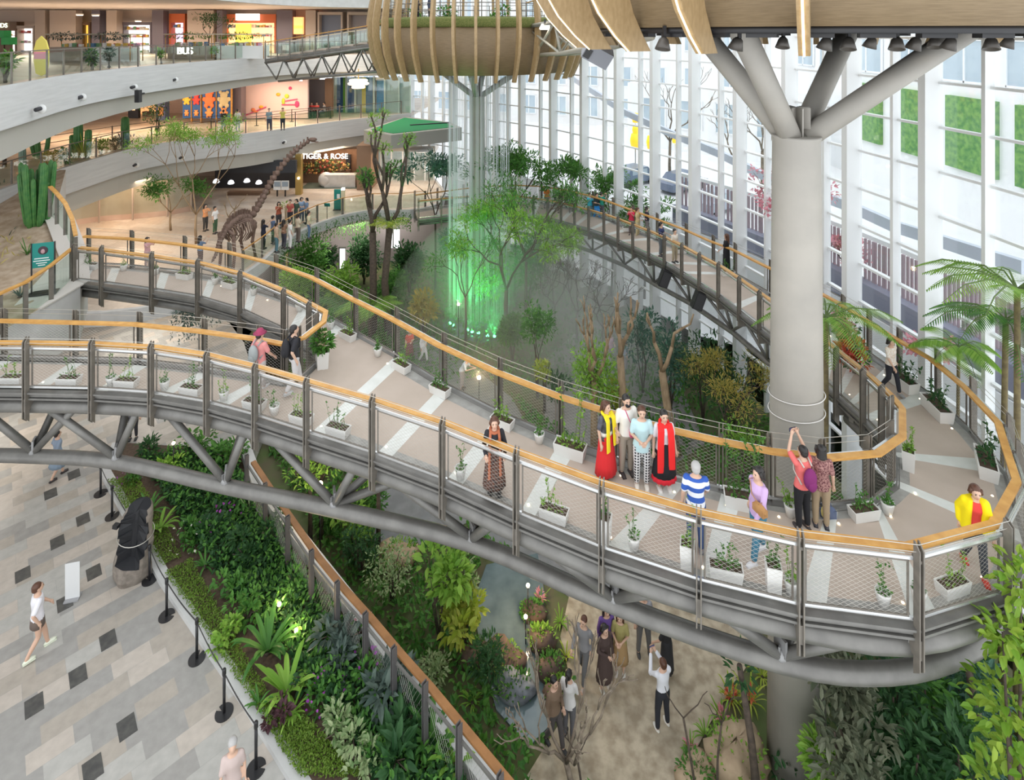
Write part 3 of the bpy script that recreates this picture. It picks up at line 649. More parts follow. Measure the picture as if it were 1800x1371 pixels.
def figure(arms, legs, bend, vox, fem, sleeve, hem):
    key = (arms, legs, bend, vox, fem, sleeve, hem)
    if key in CACHE: return CACHE[key]
    R = Matrix.Rotation(bend, 3, 'X'); piv = V((0, 0, .93)); dz = -.38 if legs == 'sit' else 0
    def U(p): return R @ (V(p) - piv) + piv + V((0, 0, dz))
    X = V((1, 0, 0)); Y = R @ V((0, 1, 0)); Y0 = V((0, 1, 0))
    g = .93 if fem else 1.0
    armR, armL = ARMS[arms[0]], ARMS[arms[1]]
    J = {}
    for sg, nm, a in ((1, 'r', armR), (-1, 'l', armL)):
        J['sh' + nm] = U((sg * .165 * g, .0, 1.345)); J['el' + nm] = U((sg * a[0][0] * g, a[0][1], a[0][2])); J['wr' + nm] = U((sg * a[1][0], a[1][1], a[1][2]))
    for nm, l, sg in (('r', LEGS[legs][0], 1), ('l', LEGS[legs][1], -1)):
        J['hp' + nm] = V((sg * .088, 0, .87 + dz)); J['kn' + nm] = V(l[0]); J['an' + nm] = V(l[1])
    def torso(mb, grow, z0=.84, z1=1.40):
        prof = [(.80, .150, .105), (.88, .165 * (1.04 if fem else .98), .115), (.96, .150, .105), (1.05, .125 * g + .005, .092), (1.15, .135 * g, .098), (1.25, .152 * g, .112 + (.012 if fem else 0)), (1.33, .155 * g, .095), (1.385, .11 * g, .075), (1.41, .066, .062)]
        eloft(mb, [(U((0, .0, z)), rx + grow, ry + grow, X, Y) for z, rx, ry in prof if z0 <= z <= z1])
    # body
    mb = MB(); torso(mb, 0, .80, 1.42)
    eloft(mb, [(U((0, -.0, 1.38)), .058, .058, X, Y), (U((0, -.012, 1.46)), .05, .052, X, Y), (U((0, -.02, 1.5)), .05, .055, X, Y)])
    eloft(mb, [(U((0, -.035, 1.445)), .03, .03, X, Y), (U((0, -.035, 1.465)), .052, .06, X, Y), (U((0, -.025, 1.51)), .068, .085, X, Y), (U((0, -.015, 1.56)), .075, .096, X, Y), (U((0, -.008, 1.605)), .068, .088, X, Y), (U((0, 0, 1.64)), .04, .05, X, Y), (U((0, 0, 1.65)), .012, .015, X, Y)])
    mb.ball(U((0, -.115, 1.535)), (.016, .02, .022), 8)
    for sg in (-1, 1): mb.ball(U((sg * .077, .0, 1.545)), (.014, .022, .032), 8)
    for nm in 'rl':
        limb(mb, [J['sh' + nm], J['sh' + nm].lerp(J['el' + nm], .5), J['el' + nm], J['el' + nm].lerp(J['wr' + nm], .4), J['wr' + nm]], [.052 * g, .046 * g, .04 * g, .038 * g, .028 * g])
        limb(mb, [J['hp' + nm], J['hp' + nm].lerp(J['kn' + nm], .5), J['kn' + nm], J['kn' + nm].lerp(J['an' + nm], .35), J['an' + nm]], [.088, .075, .056, .056, .036])
        fd = (J['wr' + nm] - J['el' + nm]).normalized(); J['fd' + nm] = fd
        mb.tube([J['wr' + nm], J['wr' + nm] + fd * .05, J['wr' + nm] + fd * .09], [.028, .036, .034], 10)
        f = V((J['an' + nm].x, J['an' + nm].y - .06, J['an' + nm].z - .045)); mb.ball(f, (.042, .11, .038), 10)
    body = bake(mb, vox)
    # fingers: rooted in the palm, unequal, curled
    fg = MB()
    for nm, sg in (('r', 1), ('l', -1)):
        fd = J['fd' + nm]; w = J['wr' + nm]; side_ = fd.cross(V((0, 0, 1)) if abs(fd.z) < .8 else V((0, 1, 0))).normalized(); pal = side_.cross(fd).normalized()
        if pal.z > 0 and abs(fd.z) < .8: pal = -pal
        for k in range(4):
            o = w + fd * .075 + side_ * (.026 - .0175 * k); L = (.062, .072, .067, .052)[k]
            fg.tube([o, o + fd * L * .5 + pal * .006, o + fd * L * .8 + pal * .02, o + fd * L * .95 + pal * .04], [.0095, .009, .0082, .006], 6)
        o = w + fd * .03 + side_ * .03
        fg.tube([o, o + fd * .03 + side_ * .022, o + fd * .058 + side_ * .026 + pal * .012], [.0115, .010, .007], 6)
    out = {'J': J, 'body': body, 'fing': (fg.v, fg.f), 'U': U, 'dz': dz}
    # top garment
    mb = MB(); torso(mb, .018, .88 if hem < .9 else .96, 1.39)
    if hem < .87: eloft(mb, [(U((0, 0, hem)), .178, .135, X, Y), (U((0, 0, .9)), .175, .128, X, Y), (U((0, 0, 1.0)), .15, .115, X, Y)])
    for nm in 'rl':
        sh, el, wr = J['sh' + nm], J['el' + nm], J['wr' + nm]
        if sleeve == 'short': limb(mb, [sh, sh.lerp(el, .75)], [.066 * g, .062 * g])
        elif sleeve == 'long': limb(mb, [sh, el, el.lerp(wr, .9)], [.068 * g, .056 * g, .044 * g])
    out['top'] = bake(mb, vox)
    mb = MB(); eloft(mb, [(V((0, 0, z + dz)), rx, ry, X, Y0) for z, rx, ry in ((1.0, .140, .103), (.93, .165, .12), (.84, .178, .128), (.79, .15, .115))])
    for nm in 'rl': limb(mb, [J['hp' + nm], J['hp' + nm].lerp(J['kn' + nm], .5), J['kn' + nm], J['kn' + nm].lerp(J['an' + nm], .9)], [.10, .09, .072, .058])
    out['trousers'] = bake(mb, vox)
    CACHE[key] = out; return out
SKIN = {'a': mat('skin', (.62, .40, .29), .55), 'b': mat('tanned skin', (.50, .31, .21), .55)}
EYE = mat('eye', (.02, .015, .012), .3); LIP = mat('lip', (.45, .16, .14), .5)
HAIR = {'black': mat('black hair', (.018, .015, .014), .45), 'brown': mat('brown hair', (.09, .035, .018), .45), 'grey': mat('grey hair', (.42, .41, .40), .6)}
def cloth(c, c2=None, sc_=30.0, stripes=None):
    nm = 'cloth %s %s %s' % (c, c2, stripes)
    if nm in MATS: return MATS[nm]
    m = mat(nm, c, .85, col2=c2, nscale=sc_) if not stripes else mat(nm, c, .85)
    if stripes:
        nt = m.node_tree; b = nt.nodes['Principled BSDF']; tc = nt.nodes.new('ShaderNodeTexCoord'); wv = nt.nodes.new('ShaderNodeTexWave'); wv.bands_direction = 'Z'; wv.inputs['Scale'].default_value = stripes
        cr = nt.nodes.new('ShaderNodeValToRGB'); cr.color_ramp.interpolation = 'CONSTANT'; cr.color_ramp.elements[0].color = (*c, 1); cr.color_ramp.elements[1].color = (*c2, 1); cr.color_ramp.elements[1].position = .5
        nt.links.new(tc.outputs['Object'], wv.inputs[0]); nt.links.new(wv.outputs['Fac'], cr.inputs[0]); nt.links.new(cr.outputs[0], b.inputs[0])
    return m
def plaid(a, b):
    m = mat('plaid cloth', a, .85); nt = m.node_tree
    tc = nt.nodes.new('ShaderNodeTexCoord'); ck = nt.nodes.new('ShaderNodeTexBrick'); ck.offset = 0; ck.inputs['Scale'].default_value = 1; ck.inputs['Brick Width'].default_value = .055; ck.inputs['Row Height'].default_value = .06; ck.inputs['Mortar Size'].default_value = .012
    ck.inputs['Color1'].default_value = (*a, 1); ck.inputs['Color2'].default_value = (*a, 1); ck.inputs['Mortar'].default_value = (*b, 1)
    mp = nt.nodes.new('ShaderNodeMapping'); mp.inputs['Rotation'].default_value = (PI / 2, 0, 0); nt.links.new(tc.outputs['Object'], mp.inputs[0]); nt.links.new(mp.outputs[0], ck.inputs[0]); nt.links.new(ck.outputs[0], nt.nodes['Principled BSDF'].inputs[0]); return m
MESHC = {}
def cached(key, build, mats):
    """mesh data shared between figures in the same pose, each with its own material"""
    if key not in MESHC:
        vs, fs = build(); me = bpy.data.meshes.new('figure'); me.from_pydata(vs, [], fs); me.polygons.foreach_set('use_smooth', [True] * len(fs)); me.update(); MESHC[key] = me
    return MESHC[key]
def person(label, loc, h, face, arms=('rest', 'rest'), legs='stand', bend=0.0, top=None, sleeve='short', hem=.86, bottom=None, kind='trousers', hemz=.2, shoes=(.05, .05, .05), hair=('short', 'black'), skin='a', far=False, group=None, extra=None, fem=True, flare=.25):
    vox = .034 if far else .016
    fgr = figure(arms, legs, bend, vox, fem, sleeve, hem); U, J, dz = fgr['U'], fgr['J'], fgr['dz']
    e = empty('person', loc, label, 'person', group, None, face, h / 1.65)
    # body with face features
    mb = MB(); mb.sm = True; mb.add(*fgr['body']); mb.add(*fgr['fing'])
    if not far:
        mb.m = 1
        for sg in (-1, 1): mb.ball(U((sg * .03, -.096, 1.555)), (.011, .008, .007), 8); mb.box(U((sg * .03, -.104, 1.575)), (.03, .006, .006))
        mb.m = 2; mb.ball(U((0, -.1, 1.492)), (.022, .008, .007), 8)
    mb.obj('body', [SKIN[skin], EYE, LIP], e)
    if top:
        mb = MB(); mb.sm = True; mb.add(*fgr['top']); mb.obj('top', top, e)
    bm = bottom
    if kind == 'trousers':
        mb = MB(); mb.sm = True; mb.add(*fgr['trousers']); mb.obj('trousers', bm, e)
    elif kind == 'shorts':
        mb = MB(); mb.lathe([(.145, 1.0), (.175, .88), (.19, .7), (.18, .7), (.16, .9)], 20, sy=.75); mb.obj('shorts', bm, e)
    else:
        z1 = 1.02 if kind == 'skirt' else 1.06
        mb = MB(); wob = lambda a, i: 1 + .045 * i / 5 * math.sin(a * 13)
        mb.lathe([(.14, z1), (.172, .92), (lerp(.18, flare, .35), lerp(.86, hemz, .35)), (lerp(.19, flare, .7), lerp(.86, hemz, .7)), (flare, hemz), (flare - .02, hemz), (.16, .85), (.13, z1)], 40, sy=.8, wob=wob); mb.obj(kind, bm, e)
    for nm in 'rl':
        mb = MB(); a = J['an' + nm]; mb.ball(V((a.x, a.y - .055, a.z - .045)), (.052, .128, .042), 10); mb.box((a.x, a.y - .05, max(.012, a.z - .075)), (.085, .23, .024)); mb.obj('shoe', mat('shoe %s' % (shoes,), shoes, .6), e)
    # hair
    st, hc = hair; mb = MB(); Rb = Matrix.Rotation(bend, 3, 'X')
    mb.ball(U((0, .016, 1.585)), (.088, .1, .085), 14, M=Rb); mb.ball(U((0, .045, 1.545)), (.08, .07, .085), 12, M=Rb)
    if st == 'bun': mb.ball(U((0, .10, 1.63)), (.045, .045, .045), 10)
    if st in ('long', 'bob'):
        L = .34 if st == 'long' else .15
        eloft(mb, [(U((0, .055, 1.6)), .085, .06, V((1, 0, 0)), V((0, 1, 0))), (U((0, .07, 1.5)), .095, .055, V((1, 0, 0)), V((0, 1, 0))), (U((0, .095, 1.6 - L)), .095, .035, V((1, 0, 0)), V((0, 1, 0))), (U((0, .1, 1.57 - L)), .05, .02, V((1, 0, 0)), V((0, 1, 0)))])
        for sg in (-1, 1): mb.tube([U((sg * .07, -.03, 1.62)), U((sg * .088, -.01, 1.54)), U((sg * .085, .02, 1.6 - L * .8))], [.03, .032, .015], 8)
    if st == 'tail': mb.tube([U((0, .1, 1.6)), U((0, .16, 1.55)), U((0, .15, 1.38))], [.03, .035, .012], 8)
    mb.obj('hair', HAIR[hc], e)
    if extra: extra(e, U, J)
    return e
# worn accessories -------------------------------------------------
def backpack(col, col2=None, big=1.0):
    def f(e, U, J):
        mb = MB(); mb.ball(U((0, .20, 1.14)), (.15 * big, .10, .23 * big), 14); mb.ball(U((0, .26, 1.05)), (.11 * big, .06, .11), 12); b = mb.obj('backpack', cloth(col), e)
        mb = MB()
        for sg in (-1, 1): mb.tube([U((sg * .09, .14, 1.34)), U((sg * .105, .02, 1.425)), U((sg * .11, -.11, 1.33)), U((sg * .13, -.10, 1.15)), U((sg * .13, .12, 1.0))], .017, 6)
        mb.obj('strap', cloth(col2 or col), b)
    return f
def scarf(col, L=.8, w=.13):
    def f(e, U, J):
        mb = MB(); mb.tube([U((.09 * math.cos(a), .085 * math.sin(a) - .005, 1.405 + .03 * math.sin(a))) for a in [2 * PI * k / 16 for k in range(17)]], .032, 8)
        for sg in (-1, 1):
            pts = [(sg * .085, -.05, 1.42), (sg * .10, -.135, 1.32), (sg * .11, -.15, 1.15), (sg * .115, -.155, .95), (sg * .12, -.17, 1.40 - L + (.06 if sg > 0 else 0))]
            eloft(mb, [(U(p), w / 2, .016, V((1, 0, 0)), V((0, 1, 0))) for p in pts], 10)
        mb.obj('scarf', cloth(col), e)
    return f
def shoulder_bag(col, x=.2, y=-.05, z=.92, s=(.13, .05, .10)):
    def f(e, U, J):
        mb = MB(); mb.ball(U((x, y, z)), s, 12); mb.box(U((x, y, z - s[2] * .2)), (s[0] * 1.7, s[1] * 1.6, s[2] * 1.3)); b = mb.obj('shoulder_bag', cloth(col), e)
        mb = MB(); mb.tube([U((x, y - .03, z + s[2])), U((0, -.155, 1.22)), U((-x * .6, -.09, 1.40)), U((-x * .55, .1, 1.36)), U((0, .15, 1.15)), U((x, y + .04, z + s[2]))], .009, 6); mb.obj('strap', cloth(col), b)
    return f
def belt(col, z=1.0):
    def f(e, U, J):
        mb = MB(); mb.lathe([(.165, z - .035), (.172, z), (.165, z + .035)], 20, sy=.78); mb.obj('belt', cloth(col), e)
    return f
def mask(col):
    def f(e, U, J):
        mb = MB(); mb.ball(U((0, -.08, 1.50)), (.062, .05, .05), 12); mb.obj('face_mask', cloth(col), e)
    return f
def jacket(col, open_=True):
    def f(e, U, J):
        mb = MB()
        for sg in (-1, 1):
            eloft(mb, [(U((sg * .10, -.02, 1.42)), .05, .10, V((1, 0, 0)), V((0, 1, 0))), (U((sg * .125, -.01, 1.25)), .075, .15, V((1, 0, 0)), V((0, 1, 0))), (U((sg * .13, -.0, 1.05)), .075, .15, V((1, 0, 0)), V((0, 1, 0))), (U((sg * .14, .0, .80)), .085, .16, V((1, 0, 0)), V((0, 1, 0)))], 14)
            sh, el, wr = (J['sh' + ('r' if sg > 0 else 'l')], J['el' + ('r' if sg > 0 else 'l')], J['wr' + ('r' if sg > 0 else 'l')])
            limb(mb, [sh, el, el.lerp(wr, .9)], [.078, .07, .055])
        eloft(mb, [(U((0, .05, 1.41)), .10, .07, V((1, 0, 0)), V((0, 1, 0))), (U((0, .06, 1.2)), .16, .09, V((1, 0, 0)), V((0, 1, 0))), (U((0, .06, .8)), .19, .10, V((1, 0, 0)), V((0, 1, 0)))], 14)
        v, f_ = bake(mb, .018); m2 = MB(); m2.sm = True; m2.add(v, f_); m2.obj('jacket', cloth(col), e)
    return f
def hem_band(col, z, r):
    def f(e, U, J):
        mb = MB(); mb.lathe([(r * .93, z + .13), (r * 1.04, z), (r * .98, z - .005), (r * .9, z + .1)], 40, sy=.8, wob=lambda a, i: 1 + .05 * math.sin(a * 13)); mb.obj('hem_fringe', cloth(col), e)
    return f
def pleats(e, U, J): pass
def cap(col):
    def f(e, U, J):
        mb = MB(); mb.lathe([(.17, 1.60), (.10, 1.625), (.095, 1.66), (.07, 1.70), (0, 1.71)], 16); mb.obj('sun_hat', cloth(col), e)
    return f
def multi(*fs):
    def f(e, U, J):
        for g in fs: g(e, U, J)
    return f
def prop_phone(label, e, arms, h, bend=0):
    """the phone is a thing of its own, held between the raised hands"""
    a = ARMS[arms][1]; s = h / 1.65; p = V((0, a[1] - .06, a[2] + .06)) * s; R = Matrix.Rotation(e.rotation_euler.z, 3, 'Z'); q = V(e.location) + R @ p
    o = empty('smartphone', q, label, 'phone', None, None, e.rotation_euler.z); mb = MB(); mb.box((0, 0, 0), (.15, .01, .075)); mb.obj('case', BLACK, o)
    mb = MB(); mb.box((0, .006, 0), (.142, .002, .068)); mb.obj('screen', mat('phone screen', (.12, .14, .32), .2), o)
K = cloth
# ---- on the front span
person('woman with auburn hair in long red skirt and yellow scarf', P(1065, 838, 9.62), 1.63, .75, ('hold', 'rest'), 'stand', top=K((.045, .05, .065), (.12, .12, .14), 14), sleeve='short', bottom=K((.72, .025, .03)), kind='skirt', hemz=.13, flare=.27, hair=('bob', 'brown'), shoes=(.16, .10, .08), extra=multi(scarf((.92, .72, .02), .72), belt((.85, .82, .78), 1.0)))
person('man in white shirt wearing a black face mask and pink shoulder bag', P(1101, 833, 9.62), 1.71, .25, ('rest', 'rest'), 'stand', top=K((.86, .84, .78)), bottom=K((.36, .31, .25)), hair=('short', 'black'), shoes=(.05, .04, .04), fem=False, extra=multi(mask((.015, .015, .02)), shoulder_bag((.62, .10, .22), .10, -.16, .98, (.11, .05, .11))))
person('short haired person in pale teal shirt and black and white plaid trousers', P(1128, 856, 9.64), 1.70, -.1, ('hold', 'hold'), 'stand', top=K((.50, .70, .73)), hem=.78, sleeve='short', bottom=plaid((.03, .03, .035), (.70, .70, .70)), hair=('short', 'brown'), shoes=(.75, .70, .62))
person('woman in white blouse with long bright red scarf and black skirt', P(1167, 860, 9.66), 1.66, .05, ('rest', 'rest'), 'stand', top=K((.72, .70, .72)), sleeve='short', bottom=K((.012, .012, .016)), kind='skirt', hemz=.34, flare=.25, hair=('short', 'black'), shoes=(.82, .80, .76), extra=multi(scarf((.85, .02, .02), .92, .14), hem_band((.75, .02, .04), .24, .25)))
person('grey haired man in blue and white striped shirt seen from behind', P(1223, 968, 9.66), 1.66, PI - .2, ('rest', 'fore'), 'stand', top=K((.78, .80, .84), (.03, .10, .42), stripes=1.7), hem=.8, bottom=K((.05, .09, .22)), hair=('short', 'grey'), shoes=(.3, .3, .32), fem=False)
person('person in lilac top and teal trousers carrying a brown handbag', P(1333, 980, 9.7), 1.66, -1.2, ('fore', 'swing'), 'step', top=K((.58, .40, .66)), sleeve='long', hem=.8, bottom=K((.05, .20, .30)), hair=('bob', 'black'), shoes=(.75, .75, .78), extra=shoulder_bag((.42, .22, .08), .2, -.16, 1.1, (.15, .07, .09)))
e = person('person in coral top with purple backpack raising a phone', P(1411, 930, 9.74), 1.63, PI + .25, ('high', 'high'), 'stand', top=K((.75, .16, .15)), bottom=K((.012, .012, .015)), hair=('short', 'black'), shoes=(.05, .04, .04), extra=backpack((.20, .02, .13), (.55, .5, .45), .9))
prop_phone('phone raised overhead by the person in the coral top', e, 'high', 1.63)
person('woman in dotted burgundy blouse and khaki trousers by the inner rail', P(1443, 926, 9.74), 1.61, PI - .3, ('rest', 'rest'), 'stand', top=K((.10, .02, .03), (.45, .25, .22), 38), hem=.8, bottom=K((.36, .27, .17)), hair=('bob', 'black'), shoes=(.05, .05, .06))
bgp = P(1449, 905, 9.74); o = empty('carrier_bag', bgp + V((.05, -.05, -.05)), 'blue and yellow carrier bag held by the woman in burgundy', 'bag'); mb = MB(); mb.ball((0, 0, .12), (.17, .08, .16), 12); mb.box((0, 0, .1), (.28, .12, .2)); mb.obj('sack', K((.10, .13, .22)), o); mb = MB(); mb.ball((-.09, -.06, .2), (.09, .06, .13), 10); mb.obj('yellow_pouch', K((.72, .6, .2)), o); mb = MB(); mb.tube([(-.08, 0, .22), (-.03, 0, .36), (.03, 0, .36), (.08, 0, .22)], .01, 6); mb.obj('handle', K((.10, .13, .22)), o)
person('person in bright yellow jacket over red top walking by the outer rail', P(1712, 1004, 9.86), 1.62, -.35, ('fore', 'swing'), 'step', .12, top=K((.75, .06, .05)), bottom=K((.05, .055, .07)), hair=('bob', 'brown'), shoes=(.65, .06, .04), extra=jacket((.93, .74, .0)))
person('woman in black cardigan and long patterned skirt leaning on the front rail', P(869, 868, 9.5), 1.57, .1, ('rail', 'rail'), 'stand', top=K((.02, .02, .025)), sleeve='long', bottom=K((.03, .022, .022), (.16, .07, .045), 24), kind='skirt', hemz=.2, flare=.25, hair=('bob', 'brown'), shoes=(.05, .05, .05), extra=scarf((.42, .13, .06), .95, .055))
person('person in pink shirt carrying a grey backpack on the lower arm', P(457, 693, 9.25), 1.63, PI - .5, ('swing', 'fore'), 'step', top=K((.72, .28, .27)), bottom=K((.50, .47, .46)), hair=('short', 'black'), shoes=(.6, .6, .6), fem=False, extra=multi(backpack((.30, .33, .33)), cap((.32, .04, .10))))
person('man in black tee with black backpack beside the hairpin rail', P(517, 688, 9.22), 1.70, PI - .9, ('rest', 'swing'), 'step', top=K((.02, .02, .025)), bottom=K((.62, .60, .60)), hair=('short', 'black'), shoes=(.5, .5, .5), fem=False, extra=backpack((.018, .018, .022)))
person('person in pale top and black trousers walking down the right hand span', P(1566, 689, 10.02), 1.5, .3, ('swing', 'fore'), 'step', top=K((.70, .58, .45), (.85, .8, .75), 20), bottom=K((.02, .022, .03)), hair=('bob', 'black'), shoes=(.3, .3, .3))
# ---- rear span
person('long haired woman in black dress alone on the rear span', P(1277, 476, 10.55), 1.64, PI + 1.0, ('fore', 'rest'), 'stand', top=K((.012, .012, .016)), bottom=K((.012, .012, .016)), kind='dress', hemz=.06, flare=.2, hair=('long', 'brown'), far=True)
BK = 'people on the rear span'
for lb, px, py, H, h, fc, tp, bt, hr in (
    ('man in navy tee and grey trousers taking pictures on the rear span', 1162, 450, 10.72, 1.63, .9, (.03, .04, .12), (.12, .13, .14), 'black'),
    ('woman in cream blouse and khaki skirt leaning on the rear rail', 1186, 461, 10.66, 1.55, .5, (.72, .66, .58), (.36, .30, .20), 'black'),
    ('person in red top on the rear span', 1110, 414, 11.0, 1.55, -.5, (.62, .03, .08), (.15, .12, .12), 'brown'),
    ('person in sand coloured dress beside the person in red', 1121, 417, 11.0, 1.6, .8, (.60, .48, .24), (.55, .46, .27), 'brown'),
    ('person in dark jacket behind the person in sand colour', 1137, 415, 10.95, 1.6, 1.6, (.04, .04, .06), (.22, .2, .2), 'black'),
    ('person in turquoise tee on the rear span', 1037, 385, 11.2, 1.55, .2, (.05, .42, .55), (.10, .22, .30), 'brown'),
    ('person in dark top with bright blue shorts on the rear span', 1049, 387, 11.2, 1.62, .4, (.03, .05, .06), (.02, .28, .75), 'black'),
    ('person in green cap and teal jacket behind the blue shorts', 1057, 385, 11.15, 1.62, 2.4, (.02, .30, .22), (.1, .1, .12), 'black'),
    ('person in navy polo on the rear span near the far bend', 1004, 376, 11.4, 1.62, .6, (.04, .06, .14), (.12, .1, .1), 'brown'),
    ('person in black beside the navy polo near the far bend', 984, 374, 11.5, 1.6, .1, (.03, .03, .035), (.12, .10, .08), 'black'),
    ('person in orange top at the far bend of the rear span', 961, 368, 11.6, 1.55, .3, (.80, .22, .05), (.2, .2, .22), 'black'),
    ('person in grey sweater at the far bend of the rear span', 975, 366, 11.6, 1.6, 2.0, (.35, .35, .36), (.06, .06, .08), 'black'),
    ('person in white shirt at the far bend behind the grey sweater', 995, 369, 11.5, 1.58, 2.8, (.75, .74, .72), (.1, .12, .2), 'black')):
    k = len(lb) % 3
    person(lb, P(px, py, H), h, fc, (('rail', 'rail'), ('photo', 'photo'), ('rest', 'hold'))[k], ('stand', 'step')[len(lb) % 2], top=K(tp), bottom=K(bt), hair=('short' if k else 'bob', hr), far=True, group=BK)
# ---- crowd on the hall floor by the dinosaur
CR = 'crowd at the hall railing'
for lb, px, hy, fc, tp, bt in (
    ('person in black coat nearest the left end of the crowd at the hall railing', 463, 386, PI - .6, (.02, .025, .05), (.02, .02, .03)),
    ('person in blue shirt second from the left in the front row at the railing', 480, 379, 2.4, (.12, .18, .30), (.08, .09, .11)),
    ('person in tan top and teal skirt leaning on the hall railing', 486, 392, 2.2, (.55, .40, .28), (.10, .20, .24)),
    ('person in brown top in the front row of the crowd', 499, 386, 2.6, (.28, .16, .10), (.06, .06, .08)),
    ('person in white dress in the front row of the crowd', 510, 386, 2.3, (.80, .78, .76), (.75, .73, .72)),
    ('person in cream cardigan in the front row of the crowd', 524, 376, 2.5, (.66, .56, .42), (.18, .14, .12)),
    ('person in pale yellow shirt at the right end of the front row', 543, 371, 2.0, (.72, .66, .45), (.12, .2, .32)),
    ('person in rust coloured top at the back left of the crowd', 490, 355, .6, (.35, .09, .05), (.05, .05, .06)),
    ('person in red top in the back row of the crowd', 510, 351, .2, (.50, .12, .10), (.05, .05, .06)),
    ('person in dark green jacket in the back row of the crowd', 521, 350, -.4, (.05, .09, .06), (.08, .08, .1)),
    ('person in sky blue shirt in the back row of the crowd', 530, 347, .8, (.30, .42, .58), (.10, .12, .18)),
    ('person in denim jacket at the right end of the back row', 539, 348, -1, (.20, .28, .42), (.05, .06, .09)),
    ('person in orange top under the green tree on the hall floor', 361, 359, 1.2, (.78, .36, .16), (.06, .06, .06)),
    ('person in white tee and green trousers on the hall floor', 378, 363, 1.4, (.80, .80, .80), (.06, .13, .07)),
    ('person in blue jacket carrying a dark pack behind the bridge', 352, 414, 2.6, (.14, .22, .34), (.14, .1, .09)),
    ('person in pink blouse walking on the hall floor behind the bridge', 259, 417, 1.4, (.62, .34, .36), (.36, .28, .28))):
    y = (hy - 8) / .865; k = px % 3
    person(lb, P(px, y, HL1), 1.62, fc, (('rail', 'rest'), ('photo', 'photo'), ('rest', 'hold'))[k], 'stand', top=K(tp), bottom=K(bt), hair=(('short', 'long', 'bob')[k], 'black'), far=True, group=CR if 460 < px < 550 else None)
# ---- middle gallery
for lb, px, py, tp, bt in (('person in black standing before the blue panels on the middle gallery', 393, 232.5, (.02, .02, .03), (.03, .03, .04)), ('person in white tee beside the dark pillar on the middle gallery', 418, 231, (.70, .70, .70), (.05, .05, .06)), ('person in grey blue shirt at the gallery rail before the pink mural', 473, 229.5, (.22, .32, .36), (.06, .07, .10)), ('person in yellow tee at the gallery rail before the pink mural', 497, 228.5, (.66, .62, .14), (.03, .04, .05))):
    person(lb, P(px, py, HL2), 1.6, .4 if px > 450 else PI, ('hold', 'rest') if px != 497 else ('photo', 'photo'), 'stand', top=K(tp), bottom=K(bt), hair=('short', 'black'), far=True)
for lb, px, tp in (('person in red uniform seated at the gallery table, left one', 548, (.62, .06, .05)), ('person in red uniform seated at the gallery table, middle one', 557, (.70, .10, .08)), ('person in grey seated at the right side of the gallery table', 570, (.35, .36, .36))):
    person(lb, PZ(px, 59 + 7000 / 47.6, 47.6), 1.65, .0 if px < 565 else -1.3, ('lap', 'lap'), 'sit', top=K(tp), bottom=K((.04, .04, .05)), hair=('short', 'black'), far=True)
# ---- plaza
person('person in grey blue dress walking under the left end of the bridge', P(101, 840, HPL), 1.6, PI - .5, ('hip', 'swing'), 'step', top=K((.25, .31, .40)), bottom=K((.22, .29, .37)), kind='dress', hemz=.45, flare=.3, hair=('bun', 'black'), shoes=(.05, .04, .04))
person('person in white shirt, dark shorts and pale trainers crossing the plaza', P(66, 1150, HPL), 1.74, PI - .7, ('fore', 'swing'), 'step', top=K((.74, .73, .77)), hem=.8, bottom=K((.16, .12, .10)), kind='shorts', hair=('short', 'brown'), shoes=(.72, .76, .62), fem=False)
person('person in dusty pink top at the bottom edge by the stanchions', P(409, 1448, HPL), 1.62, .4, ('rest', 'fore'), 'stand', top=K((.52, .42, .39)), bottom=K((.40, .36, .34)), hair=('short', 'grey'), far=True)
person('person in dark trousers half hidden behind the bridge truss', P(234, 772, HPL), 1.66, .3, ('rest', 'rest'), 'stand', top=K((.10, .10, .12)), bottom=K((.025, .025, .03)), hair=('short', 'black'), far=True)
# ---- garden
e = person('man in white shirt and black trousers photographing on the garden path', P(1165, 1279, HG), 1.68, PI + .35, ('photo', 'photo'), 'wide', top=K((.74, .75, .80)), sleeve='long', hem=.92, bottom=K((.02, .022, .03)), hair=('short', 'brown'), shoes=(.74, .72, .66), fem=False)
prop_phone('phone held up by the man in the white shirt on the path', e, 'photo', 1.68)
person('woman in long dark brown coat on the garden path', P(1063, 1212, HG), 1.66, .5, ('rest', 'hold'), 'stand', top=K((.07, .045, .04)), sleeve='long', bottom=K((.07, .045, .04)), kind='dress', hemz=.32, flare=.24, hair=('bob', 'black'), shoes=(.62, .60, .54))
person('person in purple jacket behind the woman in the brown coat', P(1066, 1175, HG), 1.66, .2, ('rest', 'rest'), 'stand', top=K((.15, .08, .30)), sleeve='long', bottom=K((.05, .05, .07)), hair=('long', 'black'), shoes=(.1, .1, .1))
person('woman in olive top and tan skirt holding her arms on the path', P(1090, 1186, HG), 1.64, -.3, ('hold', 'hold'), 'stand', top=K((.36, .32, .12)), bottom=K((.40, .26, .12)), kind='skirt', hemz=.4, flare=.22, hair=('long', 'brown'), shoes=(.8, .78, .75))
person('person in grey trousers half hidden by the lower chord of the bridge', P(1131, 1149, HG), 1.7, 0, ('rest', 'rest'), 'wide', top=K((.30, .30, .32)), bottom=K((.13, .13, .13)), hair=('short', 'black'), fem=False)
person('woman in black dress behind the man photographing', P(1172, 1192, HG), 1.62, PI + .8, ('fore', 'rail'), 'stand', top=K((.02, .02, .022)), bottom=K((.025, .025, .028)), kind='dress', hemz=.25, flare=.22, hair=('bob', 'black'))
